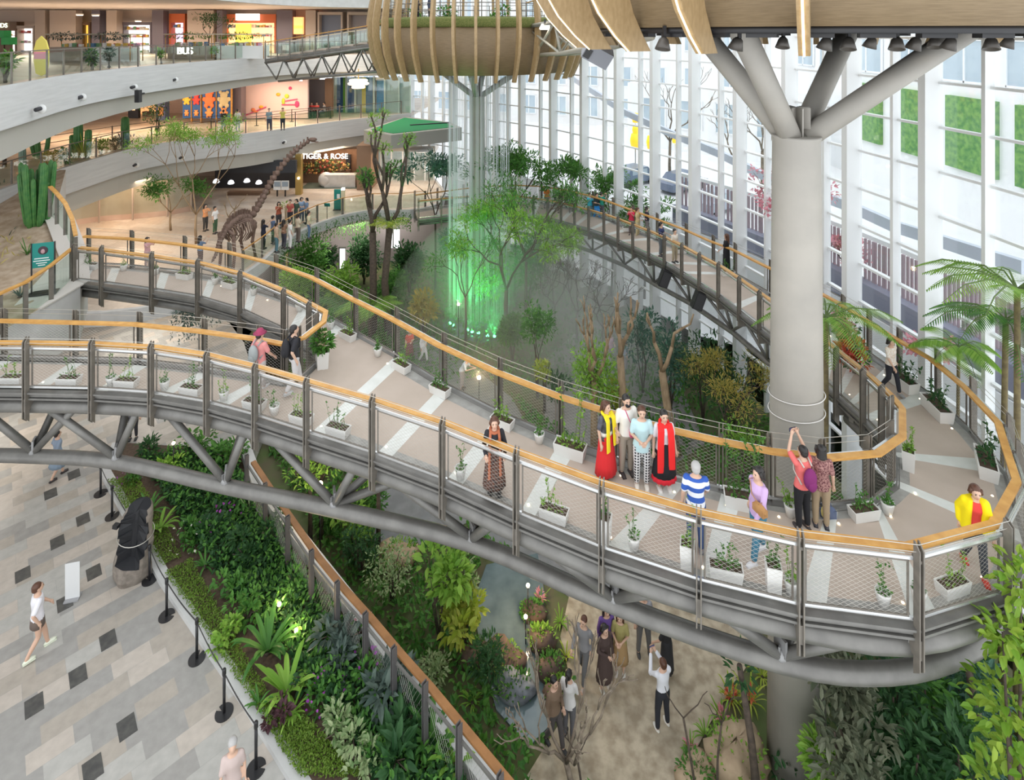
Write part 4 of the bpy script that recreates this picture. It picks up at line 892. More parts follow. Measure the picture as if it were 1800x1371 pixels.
person('person in plain grey clothes walking along the garden path edge', P(1026, 1196, HG), 1.66, -.6, ('swing', 'fore'), 'step', top=K((.24, .24, .25)), sleeve='long', bottom=K((.13, .13, .135)), hair=('short', 'brown'), shoes=(.5, .42, .38), fem=False)
person('person in brown jacket behind the bare plumeria branches', P(974, 1312, HG), 1.64, .7, ('hold', 'rest'), 'step', top=K((.22, .15, .10)), sleeve='long', bottom=K((.09, .08, .08)), hair=('short', 'black'))
person('person in white top behind the bare plumeria trunk', P(1000, 1296, HG), 1.62, PI - .5, ('rest', 'fore'), 'stand', top=K((.72, .71, .70)), hem=.8, bottom=K((.12, .12, .13)), hair=('tail', 'black'))
person('person in red waistcoat and white hat in the garden behind the bridge', P(720, 634, HG), 1.62, .3, ('hold', 'rest'), 'stand', top=K((.65, .10, .06)), bottom=K((.20, .05, .06)), kind='skirt', hemz=.3, flare=.22, hair=('bob', 'black'), far=True, extra=cap((.8, .8, .8)))
person('person in white suit in the garden behind the bridge', P(744, 637, HG), 1.6, 1.0, ('hip', 'rest'), 'step', top=K((.74, .74, .78)), sleeve='long', bottom=K((.72, .72, .76)), hair=('short', 'black'), far=True)
person('person in pink top by the shrubs in the misty garden', P(742, 590, HG), 1.6, 1.4, ('rest', 'hold'), 'stand', top=K((.62, .26, .32)), bottom=K((.3, .26, .3)), hair=('long', 'black'), far=True)
e = person('person in pale blue shirt bending to take a photo in the garden', P(812, 684, HG), 1.66, 1.2, ('photo', 'photo'), 'stand', .55, top=K((.58, .66, .74)), bottom=K((.30, .30, .33)), hair=('short', 'black'), far=True, fem=False)
# ================================================================ outside the glass
def foff(px, o, H=0):
    p, t = fac(px); n = V((-t.y, t.x, 0)); n = -n if n.dot(V((0, 0, 0)) - p) > 0 else n
    q = p + n * o; return V((q.x, q.y, Z0(H)))
EXT = mat('outdoor white render', (.93, .94, .95), .8)  # plain near-white for the outdoor walls
EXG = mat('pale street paving', (.90, .90, .90), .8, col2=(.84, .84, .85), nscale=.6)
opx = [726, 762, 800, 850, 900, 952, 1007, 1065, 1128, 1195, 1270, 1352, 1456, 1578, 1742, 1960, 2300]
mb = MB(); mb.prism([(foff(x, 4.0).x, foff(x, 4.0).y) for x in opx] + [(90, 5), (90, 150), (-40, 150), (-40, 56), (-10, 56)], Z0(12.4) - .3, Z0(12.4))
tag(mb.obj('street', EXG), 'bright pale street paving outside the facade', 'street', kind='structure')
mb = MB(); mb.sweep([foff(x, 4.05, 14.8) for x in opx], .2, 4.8); mb.sweep([foff(x, 2.0, 17.1) for x in opx], 4.0, .2); tag(mb.obj('retaining_wall', EXT), 'pale retaining wall and added white well floor outside the lower glass', 'wall', kind='structure')  # white well floor and wider gap added to brighten the lower glass
fence = empty('slat_fence', (0, 0, 0), 'fence of purple brown vertical slats across the street', 'fence')
SLAT = mat('purple brown slats', (.42, .32, .36), .7)
mb = MB(); fpx = [1100 + 3.0 * k for k in range(236)]
for a, b in zip(fpx[::2], fpx[1::2]):
    p = foff(min(a, 1950), 4.6, 10.4); q = foff(min(b, 1950), 4.6, 10.4)
    if (q - p).length > .01: mb.beam(p, q, .08, 2.0)
mb.obj('slats', SLAT, fence)
mb = MB(); mb.sweep([foff(x, 4.4, 11.8) for x in range(1100, 1811, 30)], .6, 1.1); mb.obj('planter_base', mat('dark planter', (.30, .31, .40), .7), fence)
mb = MB(); mb.sweep([foff(x, 4.8, 9.3) for x in range(1100, 1811, 30)], .3, .2); mb.obj('cap_rail', EXT, fence)
ramp = [(1000, 133, 55), (1100, 198, 46), (1180, 235, 42), (1260, 268, 38), (1340, 308, 34), (1420, 336, 31), (1500, 365, 28), (1570, 397, 25.5), (1640, 419, 23.5), (1720, 445, 21.5), (1800, 470, 20)]
mb = MB(); mb.sweep([PZ(x, y, d) for x, y, d in ramp], .25, .5); o = empty('walkway_beam', (0, 0, 0), 'blue grey sloping beam of the outdoor walkway beyond the glass', 'beam'); mb.obj('beam', mat('blue grey steel', (.55, .60, .68), .5), o)
BLUE = mat('blue window glass', (.46, .56, .64), .2, col2=(.58, .68, .74), nscale=.3)
GRN = mat('green wall planting', (.10, .26, .09), .9, col2=(.22, .42, .12), nscale=3.0, bump=.5)
def building(name, label, a, b, H0, H1, wins, m=EXT, green=()):
    """long outdoor wall from plan point a to b, with windows and green wall panels given in (along, along, H, H)"""
    e = empty(name, (0, 0, 0), label, 'building'); a, b = V((a[0], a[1], 0)), V((b[0], b[1], 0)); d = (b - a).normalized(); L = (b - a).length; n = V((-d.y, d.x, 0)); n = n if n.dot(-a) > 0 else -n
    mb = MB(); c = (a + b) / 2 - n * 1.0; R = Matrix(((d.x, n.x, 0), (d.y, n.y, 0), (0, 0, 1)))
    mb.box(V((c.x, c.y, Z0((H0 + H1) / 2))), (L, 2, abs(H1 - H0)), M=R); mb.obj('outer_wall', m, e)
    for lst, nm, mm, th in ((wins, 'window', BLUE, .1), (green, 'green_wall', GRN, .35)):
        for u0, u1, h0, h1 in lst:
            mb = MB(); c = a + d * ((u0 + u1) / 2) + n * th * .4; mb.box(V((c.x, c.y, Z0((h0 + h1) / 2))), (u1 - u0, th, abs(h1 - h0)), M=R); w_ = mb.obj(nm, mm, e)
            if nm == 'window':
                mb = MB()
                for q in (u0, (u0 + u1) / 2, u1): mb.box(V((a + d * q + n * .1).to_tuple()[:2] + (Z0((h0 + h1) / 2),)), (.12, .14, abs(h1 - h0) + .1), M=R)
                for h in (h0, h1): mb.box(V((a + d * ((u0 + u1) / 2) + n * .1).to_tuple()[:2] + (Z0(h),)), (u1 - u0, .14, .14), M=R)
                mb.obj('window_frame', EXT, w_)
    return e
building('white_building', 'bright white building with green wall panels right outside the glass', (30, 18), (30, 62), 12.4, -12, [(2 + 5.2 * k, 6 + 5.2 * k, .4, 3.2) for k in range(8)] + [(2 + 5.2 * k, 6 + 5.2 * k, -3.6, -.8) for k in range(8)] + [(1.5 + 5.2 * k, 5.0 + 5.2 * k, 9.2, 11.6) for k in range(2)], green=[(u, u + 4.0, 4.2, 9.0) for u in (1, 6.4, 11.6, 17, 22.5, 28)])
building('apartment_block', 'pale outdoor building with rows of small windows beyond the street', (30, 70), (-30, 92), 12.4, -14, [(2 + 4.4 * k, 4 + 4.4 * k, h, h + 2.6) for k in range(14) for h in (-5, -.4, 4.4, 8.6)], m=mat('pale stone facade', (.90, .89, .88), .8))
building('street_pavilion', 'low white outdoor pavilion behind the yellow lanterns', (13, 64), (27, 52), 12.4, 5.5, [(2 + 4 * k, 4.6 + 4 * k, 7, 10) for k in range(4)])
YEL = mat('yellow lantern', (.95, .60, .02), .5, emis=(1, .6, .05), estr=.5)
for k, (px, py, s, lb) in enumerate(((1117, 207, .5, 'top of the three stacked in a bay'), (1117, 228, .45, 'middle of the three stacked in a bay'), (1117, 247, .75, 'lowest and largest of the three stacked'), (1145, 250, .7, 'right of the stack of three'), (1187, 243, .5, 'furthest to the right'))):
    p = PZ(px, py, 50); o = empty('lantern', p, 'yellow outdoor lantern beyond the glass, ' + lb, 'lantern', 'yellow lanterns outside'); mb = MB(); mb.lathe([(.0, -s * .9), (s * .5, -s * .8), (s * .65, 0), (s * .5, s * .8), (0, s * .9)], 12); mb.obj('shade', YEL, o)
    mb = MB(); mb.tube([(0, 0, -s), (0, 0, -(p.z - Z0(12.4)))], .05, 6); mb.obj('pole', EXT, o)
for k, (px, py, d, c, lb) in enumerate(((1113, 292, 47, (.20, .26, .36), 'grey blue car parked on the street left of the lantern pole'), (1200, 300, 45, (.16, .20, .30), 'dark blue car parked on the street near the green hedge'), (1265, 318, 40, (.45, .5, .58), 'silver car parked furthest right on the street'))):
    p = PZ(px, py, d); p.z = Z0(12.4); o = empty('car', p, lb, 'car', 'cars outside', None, .6)
    mb = MB(); mb.plate([(-2.1, -.8, .3), (2.1, -.8, .3), (2.1, -.8, .8), (1.4, -.8, .9), (.9, -.8, 1.45), (-1.0, -.8, 1.45), (-1.6, -.8, .95), (-2.1, -.8, .85)], (0, 1, 0), 1.6); mb.obj('car_body', mat('car paint %d' % k, c, .3), o)
    for x in (-1.3, 1.3):
        for y in (-.8, .8): mb = MB(); mb.tube([(x, y - .1, .32), (x, y + .1, .32)], .32, 14); mb.obj('wheel', BLACK, o)
    mb = MB(); mb.box((-.05, 0, 1.15), (1.7, 1.64, .4)); mb.obj('glazing', BLUE, o)

# ================================================================ balustrades
CLR = glassm('balustrade glass', (.90, .96, .93), .10)
def balustrade(name, label, edge, H, step, ph=1.1, inset=.25, rail=None, cat='railing', postw=.07):
    e = empty(name, (0, 0, 0), label, cat); pts = []
    acc = 0
    for i, (a, b) in enumerate(zip(edge, edge[1:])):
        L = (b - a).length; d = (b - a) / L; n = V((d.y, -d.x, 0)); t = (step - acc) if acc else 0
        while t < L: pts.append((a + d * t - n * inset, d)); t += step
        acc = L - (t - step)
    z = Z0(H)
    for p, d in pts:
        mb = MB(); mb.box(V((p.x, p.y, z + ph / 2)), (postw, .05, ph), math.atan2(d.y, d.x)); mb.obj('post', POSTM, e)
    P3 = [V((p.x, p.y, z)) for p, d in pts]
    for a, b in zip(P3, P3[1:]):
        d = (b - a); mb = MB(); mb.plate([a + d * .06 + up * .08, b - d * .06 + up * .08, b - d * .06 + up * (ph - .12), a + d * .06 + up * (ph - .12)], V((d.y, -d.x, 0)), .015); mb.obj('glass_panel', CLR, e)
    mb = MB(); mb.sweep(P3, .06, .04, dz=ph); mb.obj('handrail', rail or POSTM, e); return e
balustrade('glass_balustrade', 'glass balustrade with grey posts along the upper gallery', L3E[5:36], HL3, 1.5)
balustrade('glass_balustrade', 'glass balustrade along the planted edge of the middle gallery', L2E[3:], HL2, 1.9)
balustrade('hall_railing', 'glass railing with wooden handrail along the hall floor edge', L1E[9:24], HL1, 1.9, rail=OAK, postw=.14)
def queue_rail(label, pts, H):
    e = empty('queue_barrier', (0, 0, 0), label, 'barrier')
    P3 = [V((x, y, Z0(H))) for x, y in pts]
    for p in P3: mb = MB(); mb.tube([p, p + up * 1.0], .035, 8); mb.lathe([(.17, 0), (.17, .02), (0, .03)], 12, c=p); mb.obj('post', BLACK, e)
    for h in (.95, .55): mb = MB(); mb.tube([p + up * h for p in P3], .02, 5); mb.obj('belt', BLACK, e)
queue_rail('black belt barrier along the middle gallery walkway', [(-27.5, 33), (-26, 37), (-24.5, 39.5), (-22, 41.6), (-19.4, 43.2), (-17.5, 45.2), (-15, 47)], HL2)
# terrace rails
for lb, pts in (('oak topped railing sweeping down from the gallery to the landing', [(88, 328, 7.25), (100, 340, 7.4), (115, 358, 7.7), (127, 385, 8.2), (133, 414, 8.75)]), ('oak topped railing along the white wall of the landing', [(126, 437, 8.8), (90, 466, 8.8), (45, 496, 8.8), (0, 516, 8.8), (-60, 548, 8.8)])):
    e = empty('ramp_railing', (0, 0, 0), lb, 'railing'); Q = [RP(x, y, h) for x, y, h in pts]
    mb = MB(); mb.sweep(Q, .14, .05, dz=RAILH); mb.obj('handrail', OAK, e)
    for p in Q: mb = MB(); mb.box(p + up * .52, (.13, .05, 1.14), .6); mb.obj('post', POSTM, e)
    mb = MB()
    for a, b in zip(Q, Q[1:]): d = b - a; mb.plate([a + d * .08 + up * .06, b - d * .08 + up * .06, b - d * .08 + up * 1.02, a + d * .08 + up * 1.02], V((d.y, -d.x, 0)), .015)
    mb.obj('glass_panel', CLR, e)
# garden handrail behind the bed
e = empty('garden_railing', (0, 0, 0), 'diagonal oak handrail with wire panels between planted bed and garden', 'railing')
gr = [P(x, y, 13.9) for x, y in ((445, 812), (478, 862), (518, 920), (560, 980), (605, 1035), (655, 1090), (705, 1150), (760, 1212), (820, 1285), (892, 1372), (960, 1452))]
CHAR = mat('charcoal post', (.10, .095, .095), .5); OAK2 = mat('weathered oak rail', (.36, .17, .06), .5, col2=(.28, .13, .045), nscale=4)
mb = MB(); mb.sweep(gr, .15, .06); mb.obj('handrail', OAK2, e)
mb = MB(); mb.sweep(gr, .05, .05, dz=-.03, lat=-.16 * -1); mb.sweep(gr, .04, .05, dz=-1.0, lat=.16); mb.obj('top_tube', STEEL, e)
for i, p in enumerate(gr):
    x, d = side(gr, i); R = Matrix(((x.x, d.x, 0), (x.y, d.y, 0), (0, 0, 1))); mb = MB()
    for o in (-.03, .03): mb.box(p + x * .2 + d * o + up * -.42, (.12, .022, 1.5), M=R)
    mb.obj('post', CHAR, e)
for a, b in zip(gr, gr[1:]):
    d = b - a; n = V((d.y, -d.x, 0)).normalized() * .16; mb = MB(); L = d.length
    for k in range(int(L / .09)):
        for s_ in (1, -1):
            t0 = k * .09 / L; t1 = t0 + s_ * .5 / L
            if 0 <= t1 <= 1: mb.beam(a + d * t0 + n - up * .98, a + d * t1 + n - up * .06, .004, .004)
    mb.obj('wire_mesh', WIRE, e)

# ================================================================ shops
WARMW = mat('warm shop wall', (.55, .43, .34), .7); TAN = mat('tan wall panel', (.42, .34, .28), .6); DKP = mat('dark purple grey pillar', (.12, .10, .12), .5)
ORG = mat('orange shop band', (.55, .13, .04), .6); BRN = mat('brown timber wall', (.16, .09, .05), .6); GOLD = mat('gold pillar', (.40, .27, .08), .4, .3)
WLIT = glow('lit white shop interior', (1, .93, .88), 1.25); PLIT = glow('lit pink shop interior', (1, .82, .80), 1.0); YLIT = glow('lit yellow wall', (1, .62, .10), .6); OLIT = glow('lit warm interior', (1, .62, .32), .8)  # panel emission stands in for the light inside the shops
SIGNW = glow('white sign letters', (1, .95, .88), 1.3)
def panel(name, x0, x1, y0, y1, d, th, m, parent=None):
    a, b = PZ(x0, y0, d), PZ(x1, y1, d); mb = MB(); mb.box(((a.x + b.x) / 2, d + th / 2, (a.z + b.z) / 2), (abs(b.x - a.x), th, abs(a.z - b.z))); return mb.obj(name, m, parent)
tag(panel('wall_upper_back', -300, 735, 0, 104, 52, .3, WARMW), 'back wall of the upper gallery', 'wall', kind='structure')
tag(panel('wall_middle_back', -80, 560, 118, 212, 50, .3, mat('peach wall', (.62, .45, .35), .6)), 'back wall of the middle gallery', 'wall', kind='structure')
tag(panel('wall_hall_back', -60, 660, 235, 322, 48, .3, WARMW), 'back wall of the hall level', 'wall', kind='structure')
PROD = [mat('goods %d' % i, c, .6) for i, c in enumerate(((.55, .12, .10), (.75, .70, .62), (.12, .25, .45), (.75, .5, .1), (.2, .4, .2), (.6, .35, .5), (.85, .82, .8)))]
def shop(label, x0, x1, y0, y1, d, back, frame, sign=None, shelves=0, cat='storefront', signm=None, sy=None, ssz=.55, band=None):
    e = empty('storefront', (0, 0, 0), label, cat)
    panel('interior', x0, x1, y0, y1, d + .7, .1, back, e)
    for xa, xb in ((x0 - 2, x0 + 1), (x1 - 1, x1 + 2)): panel('side_frame', xa, xb, y0 - 2, y1, d, .8, frame, e)
    panel('header', x0 - 2, x1 + 2, y0 - (band or 5), y0, d - .05, .8, frame, e)
    if sign:
        p = PZ((x0 + x1) / 2, sy if sy else y0 - 3, d - .12); text_obj('lettering', sign, ssz, p, (PI / 2, 0, 0), signm or SIGNW, e)
    for k in range(shelves):
        yy = lerp(y0 + 8, y1 - 3, k / max(1, shelves - 1)); s = panel('shelf', x0 + 2, x1 - 2, yy, yy + 1, d + .3, .4, WHITE, e)
        mb = MB(); a, b = PZ(x0 + 2, yy, d + .45), PZ(x1 - 2, yy, d + .45); n = int((b.x - a.x) / .28)
        for j in range(n):
            mb.m = rnd.randrange(len(PROD)); h = rnd.uniform(.12, .3); mb.box((a.x + .15 + j * .28, d + .45, a.z + h / 2), (.2, .2, h))
        mb.obj('goods', PROD, s)
    return e
shop('kids shop at the far left of the upper gallery with lit sign', -30, 27, 54, 95, 51, PLIT, BRN, 'YKIDS', 2, sy=45, ssz=.55, signm=glow('green white letters', (.85, 1, .8), 1.6), band=16)
shop('bright white shop front with colourful display right of the kids shop', 30, 58, 50, 95, 51, WLIT, TAN, None, 3)
shop('niche shop with a yellow lit arch on the upper gallery', 140, 156, 44, 95, 51, YLIT, BRN)
shop('bright shop with long white shelves in the middle of the upper gallery', 216, 264, 44, 95, 51, WLIT, DKP, None, 4)
shop('shop with orange header and lilac interior on the upper gallery', 299, 323, 40, 95, 51, glow('lilac interior', (.82, .70, 1), .8), ORG, None, 2, band=16)
shop('large warm shop with lit sign box and shelves on the upper gallery', 394, 483, 40, 98, 51, OLIT, ORG, None, 4, band=15)
sb = empty('sign_box', (0, 0, 0), 'glowing white sign box over the orange shop header', 'sign'); panel('light_box', 414, 455, 24, 36, 50.6, .2, SIGNW, sb)
sb = empty('yellow_display', (0, 0, 0), 'glowing yellow display wall inside the warm shop', 'display'); panel('lit_panel', 414, 440, 42, 80, 50.9, .2, YLIT, sb)
shop('dim glazed front with yellow light at the right of the upper gallery', 560, 600, 26, 100, 50, mat('dusky window', (.14, .15, .19), .2), TAN)
shop('dim brown glazed front behind the upper footbridge', 612, 680, 26, 100, 50, mat('dusky brown window', (.22, .17, .15), .2), TAN)
for lb, px, w_, m in (('tan wall pier right of the bright white shop', 70, 18, TAN), ('tan panelled pier left of the arch niche', 110, 46, TAN), ('dark panelled pier right of the arch niche', 168, 14, DKP), ('tan pier left of the long shelf shop', 196, 18, TAN), ('dark purple pillar beside the long shelf shop', 277, 20, DKP), ('tan pier right of the orange headed shop', 352, 46, TAN), ('dark slim pillar left of the warm shop', 386, 10, DKP), ('dark grey pillar right of the warm shop', 500, 28, DKP), ('tan pillar left of the dim glazed front', 546, 18, TAN)):
    o = empty('wall_pier', (0, 0, 0), lb, 'pier'); panel('cladding', px - w_ / 2, px + w_ / 2, 18, 102, 50.2, .8, m, o); panel('plinth', px - w_ / 2 - .5, px + w_ / 2 + .5, 97, 102, 50.1, .9, DARK, o)
o = empty('neon_display', (0, 0, 0), 'orange and yellow neon display beside the dark grey pillar', 'display'); panel('screen', 516, 532, 30, 60, 50.3, .3, glow('neon orange', (1, .35, .12), 1.2), o); panel('light_bar', 516, 532, 45, 50, 50.2, .1, YLIT, o)
# ceiling down lights of the galleries
DL = glow('downlight', (1, .9, .75), 6)
for lb, px, py, d in (('ceiling light above the tan piers of the upper gallery', 168, 28, 44), ('ceiling light near the long shelf shop', 243, 38, 49), ('ceiling light left above the middle of the upper gallery', 140, 27, 46)):
    o = empty('ceiling_light', PZ(px, py, d), lb, 'light', 'gallery ceiling lights'); mb = MB(); mb.lathe([(.2, .1), (.22, 0), (0, 0)], 12); mb.obj('diffuser', DL, o); mb = MB(); mb.lathe([(.26, .14), (.26, .02), (.2, .02)], 12); mb.obj('trim_ring', WHITE, o)
# middle gallery
BLU = mat('blue display panel', (.02, .10, .30), .5)
for k, (x0, x1, c, lb) in enumerate(((321, 335, (.80, .50, .05), 'yellow'), (338, 352, (.72, .06, .05), 'red'), (356, 379, (.85, .20, .06), 'orange'), (382, 405, (.66, .55, .30), 'tan'))):
    o = empty('teddy_display', (0, 0, 0), 'blue display panel with a %s teddy shape on the middle gallery' % lb, 'panel', 'blue teddy panels'); d = 44.5 - k * .05
    panel('board', x0, x1, 156, 208, d, .15, BLU, o); panel('edge_strip', x1 + .3, x1 + 1.6, 154, 216, d, .2, OAK, o)
    for (yy, s_) in ((176, 1.0), (199, .6)):
        p = PZ((x0 + x1) / 2, yy, d - .04); mb = MB(); w_ = .26 * (x1 - x0) / 22 * s_ * 1.4
        for cx, cz, rx, rz in ((0, -.1, 1.0, 1.1), (0, 1.0, .8, .75), (-.7, 1.6, .35, .35), (.7, 1.6, .35, .35), (-1, .2, .4, .45), (1, .2, .4, .45), (-.6, -1.1, .45, .5), (.6, -1.1, .45, .5)):
            mb.ball(p + V((cx * w_, 0, cz * w_)), (rx * w_, .06, rz * w_), 12)
        mb.obj('teddy_shape', mat('teddy ' + lb + str(s_), c if s_ == 1 else (.8, .32, .1), .6), o)
o = empty('mural_wall', (0, 0, 0), 'pale pink mural wall with colourful figures on the middle gallery', 'mural'); panel('backing', 425, 541, 138, 208, 46.5, .3, mat('pink mural paint', (.80, .60, .58), .6), o)
MUR = [mat('mural ink %d' % i, c, .6) for i, c in enumerate(((.62, .06, .18), (.45, .60, .05), (.85, .42, .05), (.75, .22, .1)))]
for (x, y, w_, h, c) in ((522, 183, 4, 6, 0), (498, 178, 3, 6, 1), (504, 169, 4, 4, 1), (489, 166, 4, 3, 2), (510, 155, 3, 3, 0), (449, 196, 5, 2, 3), (459, 188, 4, 3, 2), (445, 193, 4, 3, 3)): 
    p = PZ(x, y, 46.45); mb = MB(); mb.ball(p, (w_ * .0465, .05, h * .0465), 10); mb.obj('painted_shape', MUR[c], o)
mb = MB(); mb.beam(PZ(500, 178, 46.44), PZ(523, 174, 46.44), .03, .08); mb.beam(PZ(495, 184, 46.44), PZ(520, 184, 46.44), .03, .08); mb.beam(PZ(425, 205, 46.44), PZ(468, 188, 46.44), .03, .08); mb.obj('painted_line', MUR[0], o)
for k, px in enumerate((481, 529)):
    o = empty('mural_spotlight', PZ(px, 142, 45.6), 'small spotlight washing the %s side of the pink mural' % ('left', 'right')[k], 'spotlight'); mb = MB(); mb.lathe([(.06, .2), (.12, 0), (0, 0)], 10); mb.obj('lamp_head', DL, o); mb = MB(); mb.tube([(0, 0, .2), (0, .5, .3)], .03, 6); mb.obj('arm', BLACK, o); light('mural lamp', 'SPOT', PZ(px, 143, 45.5), 160, (1, .75, .5), .1, (-.5, 0, 0), spot=1.4)
o = empty('recess', (0, 0, 0), 'dark recess with a brown timber pillar behind the gallery table', 'alcove'); panel('back_panel', 543, 572, 140, 207, 49.4, .2, mat('dusky recess', (.20, .18, .19), .7), o); panel('timber_pillar', 571, 583, 138, 208, 47.6, .5, BRN, o)
o = empty('gallery_table', PZ(560, 205.5, 46.9), 'dark table with three seated people on the middle gallery', 'table'); mb = MB(); mb.box((0, 0, .74), (1.7, .7, .05)); mb.obj('table_top', DARK, o)
for x in (-.75, .75):
    for y in (-.28, .28): mb = MB(); mb.box((x, y, .36), (.05, .05, .72)); mb.obj('leg', DARK, o)
o = empty('shop_window', (0, 0, 0), 'glazed gallery shop front with blue, green and yellow display strips', 'storefront')
for x0, x1, c in ((585, 592, (.62, .60, .57)), (592, 603, (.03, .10, .30)), (603, 607, (.25, .55, .08)), (611, 622, (.05, .12, .35)), (626, 636, (.30, .35, .45)), (636, 643, (.8, .6, .12)), (643, 655, (.10, .22, .45)), (655, 662, (.25, .2, .18)), (662, 674, (.08, .30, .65)), (678, 700, (.55, .62, .66)), (702, 722, (.6, .65, .68))):
    panel('display_strip', x0, x1, 136, 206, 50.5, .2, mat('display %s' % (c,), c, .5), o)
for x in (585, 608, 624, 657, 676, 701, 721): panel('mullion', x - 1.2, x + 1.2, 134, 208, 50.2, .25, MULL, o)
panel('shop_glass', 584, 722, 136, 206, 50.0, .03, CLR, o)
o = empty('chandelier', PZ(630, 147, 46), 'tiered glowing chandelier above the entrance canopy', 'chandelier')
for k, (r, z) in enumerate(((.75, .25), (.85, 0), (.55, -.28))): mb = MB(); mb.lathe([(r * .9, z + .1), (r, z), (r * .9, z - .1), (0, z - .1)], 24); mb.obj('light_ring', glow('chandelier glow', (1, .86, .65), .9), o)
mb = MB(); mb.tube([(0, 0, .2), (0, 0, 1.2)], .04, 6); mb.obj('stem', GOLD, o)
o = empty('kiosk', (0, 0, 0), 'black doorway kiosk at the left of the middle gallery', 'kiosk'); panel('door_panel', 225, 243, 186, 208, 47, .3, DARK, o); panel('notice', 232, 236, 190, 194, 46.9, .1, OLIT, o)
o = empty('lit_passage', (0, 0, 0), 'warm amber lit passage between kiosk and blue pillar', 'passage'); panel('glow_wall', 244, 272, 176, 212, 49.5, .2, glow('amber passage', (1, .50, .20), .55), o); panel('counter', 250, 268, 196, 204, 48.5, .3, BRN, o)
o = empty('blue_pillar', (0, 0, 0), 'blue pillar with an orange figure left of the teddy panels', 'pillar'); panel('shaft', 274, 290, 172, 216, 46, .6, mat('slate blue', (.14, .18, .34), .6), o); panel('figure', 278, 286, 188, 204, 45.9, .1, mat('orange figure', (.8, .35, .1), .6), o)
o = empty('dark_pillar', (0, 0, 0), 'dark grey pillar between the tan teddy panel and the mural', 'pillar'); panel('shaft', 408, 424, 138, 226, 44.8, .8, DKP, o); panel('base', 407, 425, 222, 226, 44.7, .9, DARK, o)
# hall level
o = empty('dark_storefront', (0, 0, 0), 'long black shop front under the middle gallery', 'storefront')
panel('back_wall', 378, 520, 282, 352, 44.2, .2, DARK, o); panel('canopy_board', 385, 520, 282, 304, 41.4, .25, mat('blue black fascia', (.03, .035, .045), .5), o); panel('counter', 398, 470, 338, 352, 42.2, .5, BRN, o)
for k, (px, py) in enumerate(((380, 320), (406, 322), (434, 319), (455, 322))):
    q = empty('pendant_lamp', PZ(px, py, 42.6), 'white dome pendant in the black shop, %s from the left' % ('first', 'second', 'third', 'fourth')[k], 'lamp', 'pendants in the black shop'); mb = MB(); mb.lathe([(.04, .25), (.16, .18), (.24, 0), (.2, -.05), (0, -.02)], 14); mb.obj('shade', glow('pendant white', (.9, .95, 1), .9), q); mb = MB(); mb.tube([(0, 0, .25), (0, 0, .9)], .012, 5); mb.obj('cord', BLACK, q)
for k, px in enumerate((487, 501)):
    q = empty('picture_board', (0, 0, 0), 'white display board with a grey picture, %s one of the pair' % ('left', 'right')[k], 'board'); panel('board', px - 6.5, px + 6.2, 318, 334, 41.8, .1, WHITE, q); panel('picture', px - 5.2, px + 5, 320, 328, 41.74, .08, mat('grey picture', (.30, .36, .42), .6), q); panel('stand', px - 1, px + 1, 334, 352, 41.9, .1, BLACK, q)
o = empty('gold_pillar', (0, 0, 0), 'gold pillar left of the flower shop', 'pillar'); panel('shaft', 519, 529, 272, 346, 42.3, .4, GOLD, o); panel('light_spot', 523, 525.5, 312, 315, 42.2, .1, DL, o)
o = empty('flower_shop', (0, 0, 0), 'flower shop with warm timber interior and lit lettering', 'storefront')
panel('back_wall', 528, 630, 262, 332, 46.5, .2, mat('warm timber', (.20, .10, .05), .6, col2=(.13, .065, .03), nscale=2), o); panel('sill_floor', 528, 630, 331, 334, 44.0, 2.4, mat('green floor', (.12, .15, .12), .4), o)
panel('side_wall', 627, 652, 256, 336, 43.6, 2.5, mat('brown side wall', (.26, .16, .10), .6), o); panel('arch_niche', 608, 616, 272, 298, 46.3, .3, BLACK, o)
text_obj('lettering', 'TIGER & ROSE', .56, PZ(571, 275, 43.0), (PI / 2, 0, 0), SIGNW, o, .04)
mb = MB(); a, b = PZ(572, 325, 44.5), PZ(626, 325, 44.5); mb.box(((a.x + b.x) / 2, 44.6, Z0(HL1) + .5), (b.x - a.x, .7, 1.0)); mb.ball((a.x, 44.6, Z0(HL1) + .55), (.6, .45, .6), 14); mb.obj('counter', mat('white marble counter', (.62, .60, .57), .4, col2=(.5, .48, .45), nscale=2), o)
FLW = [mat('bloom %d' % i, c, .7) for i, c in enumerate(((.42, .20, .06), (.40, .10, .06), (.10, .15, .04), (.07, .10, .03), (.50, .34, .10), (.14, .10, .05)))]
r2 = random.Random(5)
for k, (x0, x1, y0, y1, nn, lb) in enumerate(((531, 556, 284, 305, 60, 'amber flowers banked at the left of the flower shop'), (556, 590, 280, 306, 80, 'green foliage and blooms at the centre of the flower shop'), (590, 614, 284, 300, 40, 'red blooms near the arch niche of the flower shop'))):
    q = empty('flower_display', (0, 0, 0), lb, 'flowers'); mf = MB()
    for _ in range(nn): mf.m = r2.randrange(6); mf.ball(PZ(r2.uniform(x0, x1), r2.uniform(y0, y1), 45.6 + r2.uniform(-.3, .3)), r2.uniform(.05, .12), 6)
    mf.obj('blossom', FLW, q); panel('stand', x0, x1, y1, 332, 45.7, .5, BRN, q)
o = empty('entrance_doors', (0, 0, 0), 'tall glazed entrance doors under the green canopy', 'door')
for x0, x1 in ((652, 668), (670, 686), (690, 706), (710, 726), (730, 746), (748, 762)): panel('door_leaf', x0, x1, 266, 322, 46.5, .06, CLR, o)
for x in (651, 669, 688, 708, 728, 747, 763): panel('door_frame', x - 1, x + 1, 262, 324, 46.4, .2, MULL, o)
panel('header', 648, 764, 258, 266, 46.3, .3, SHGREY, o)
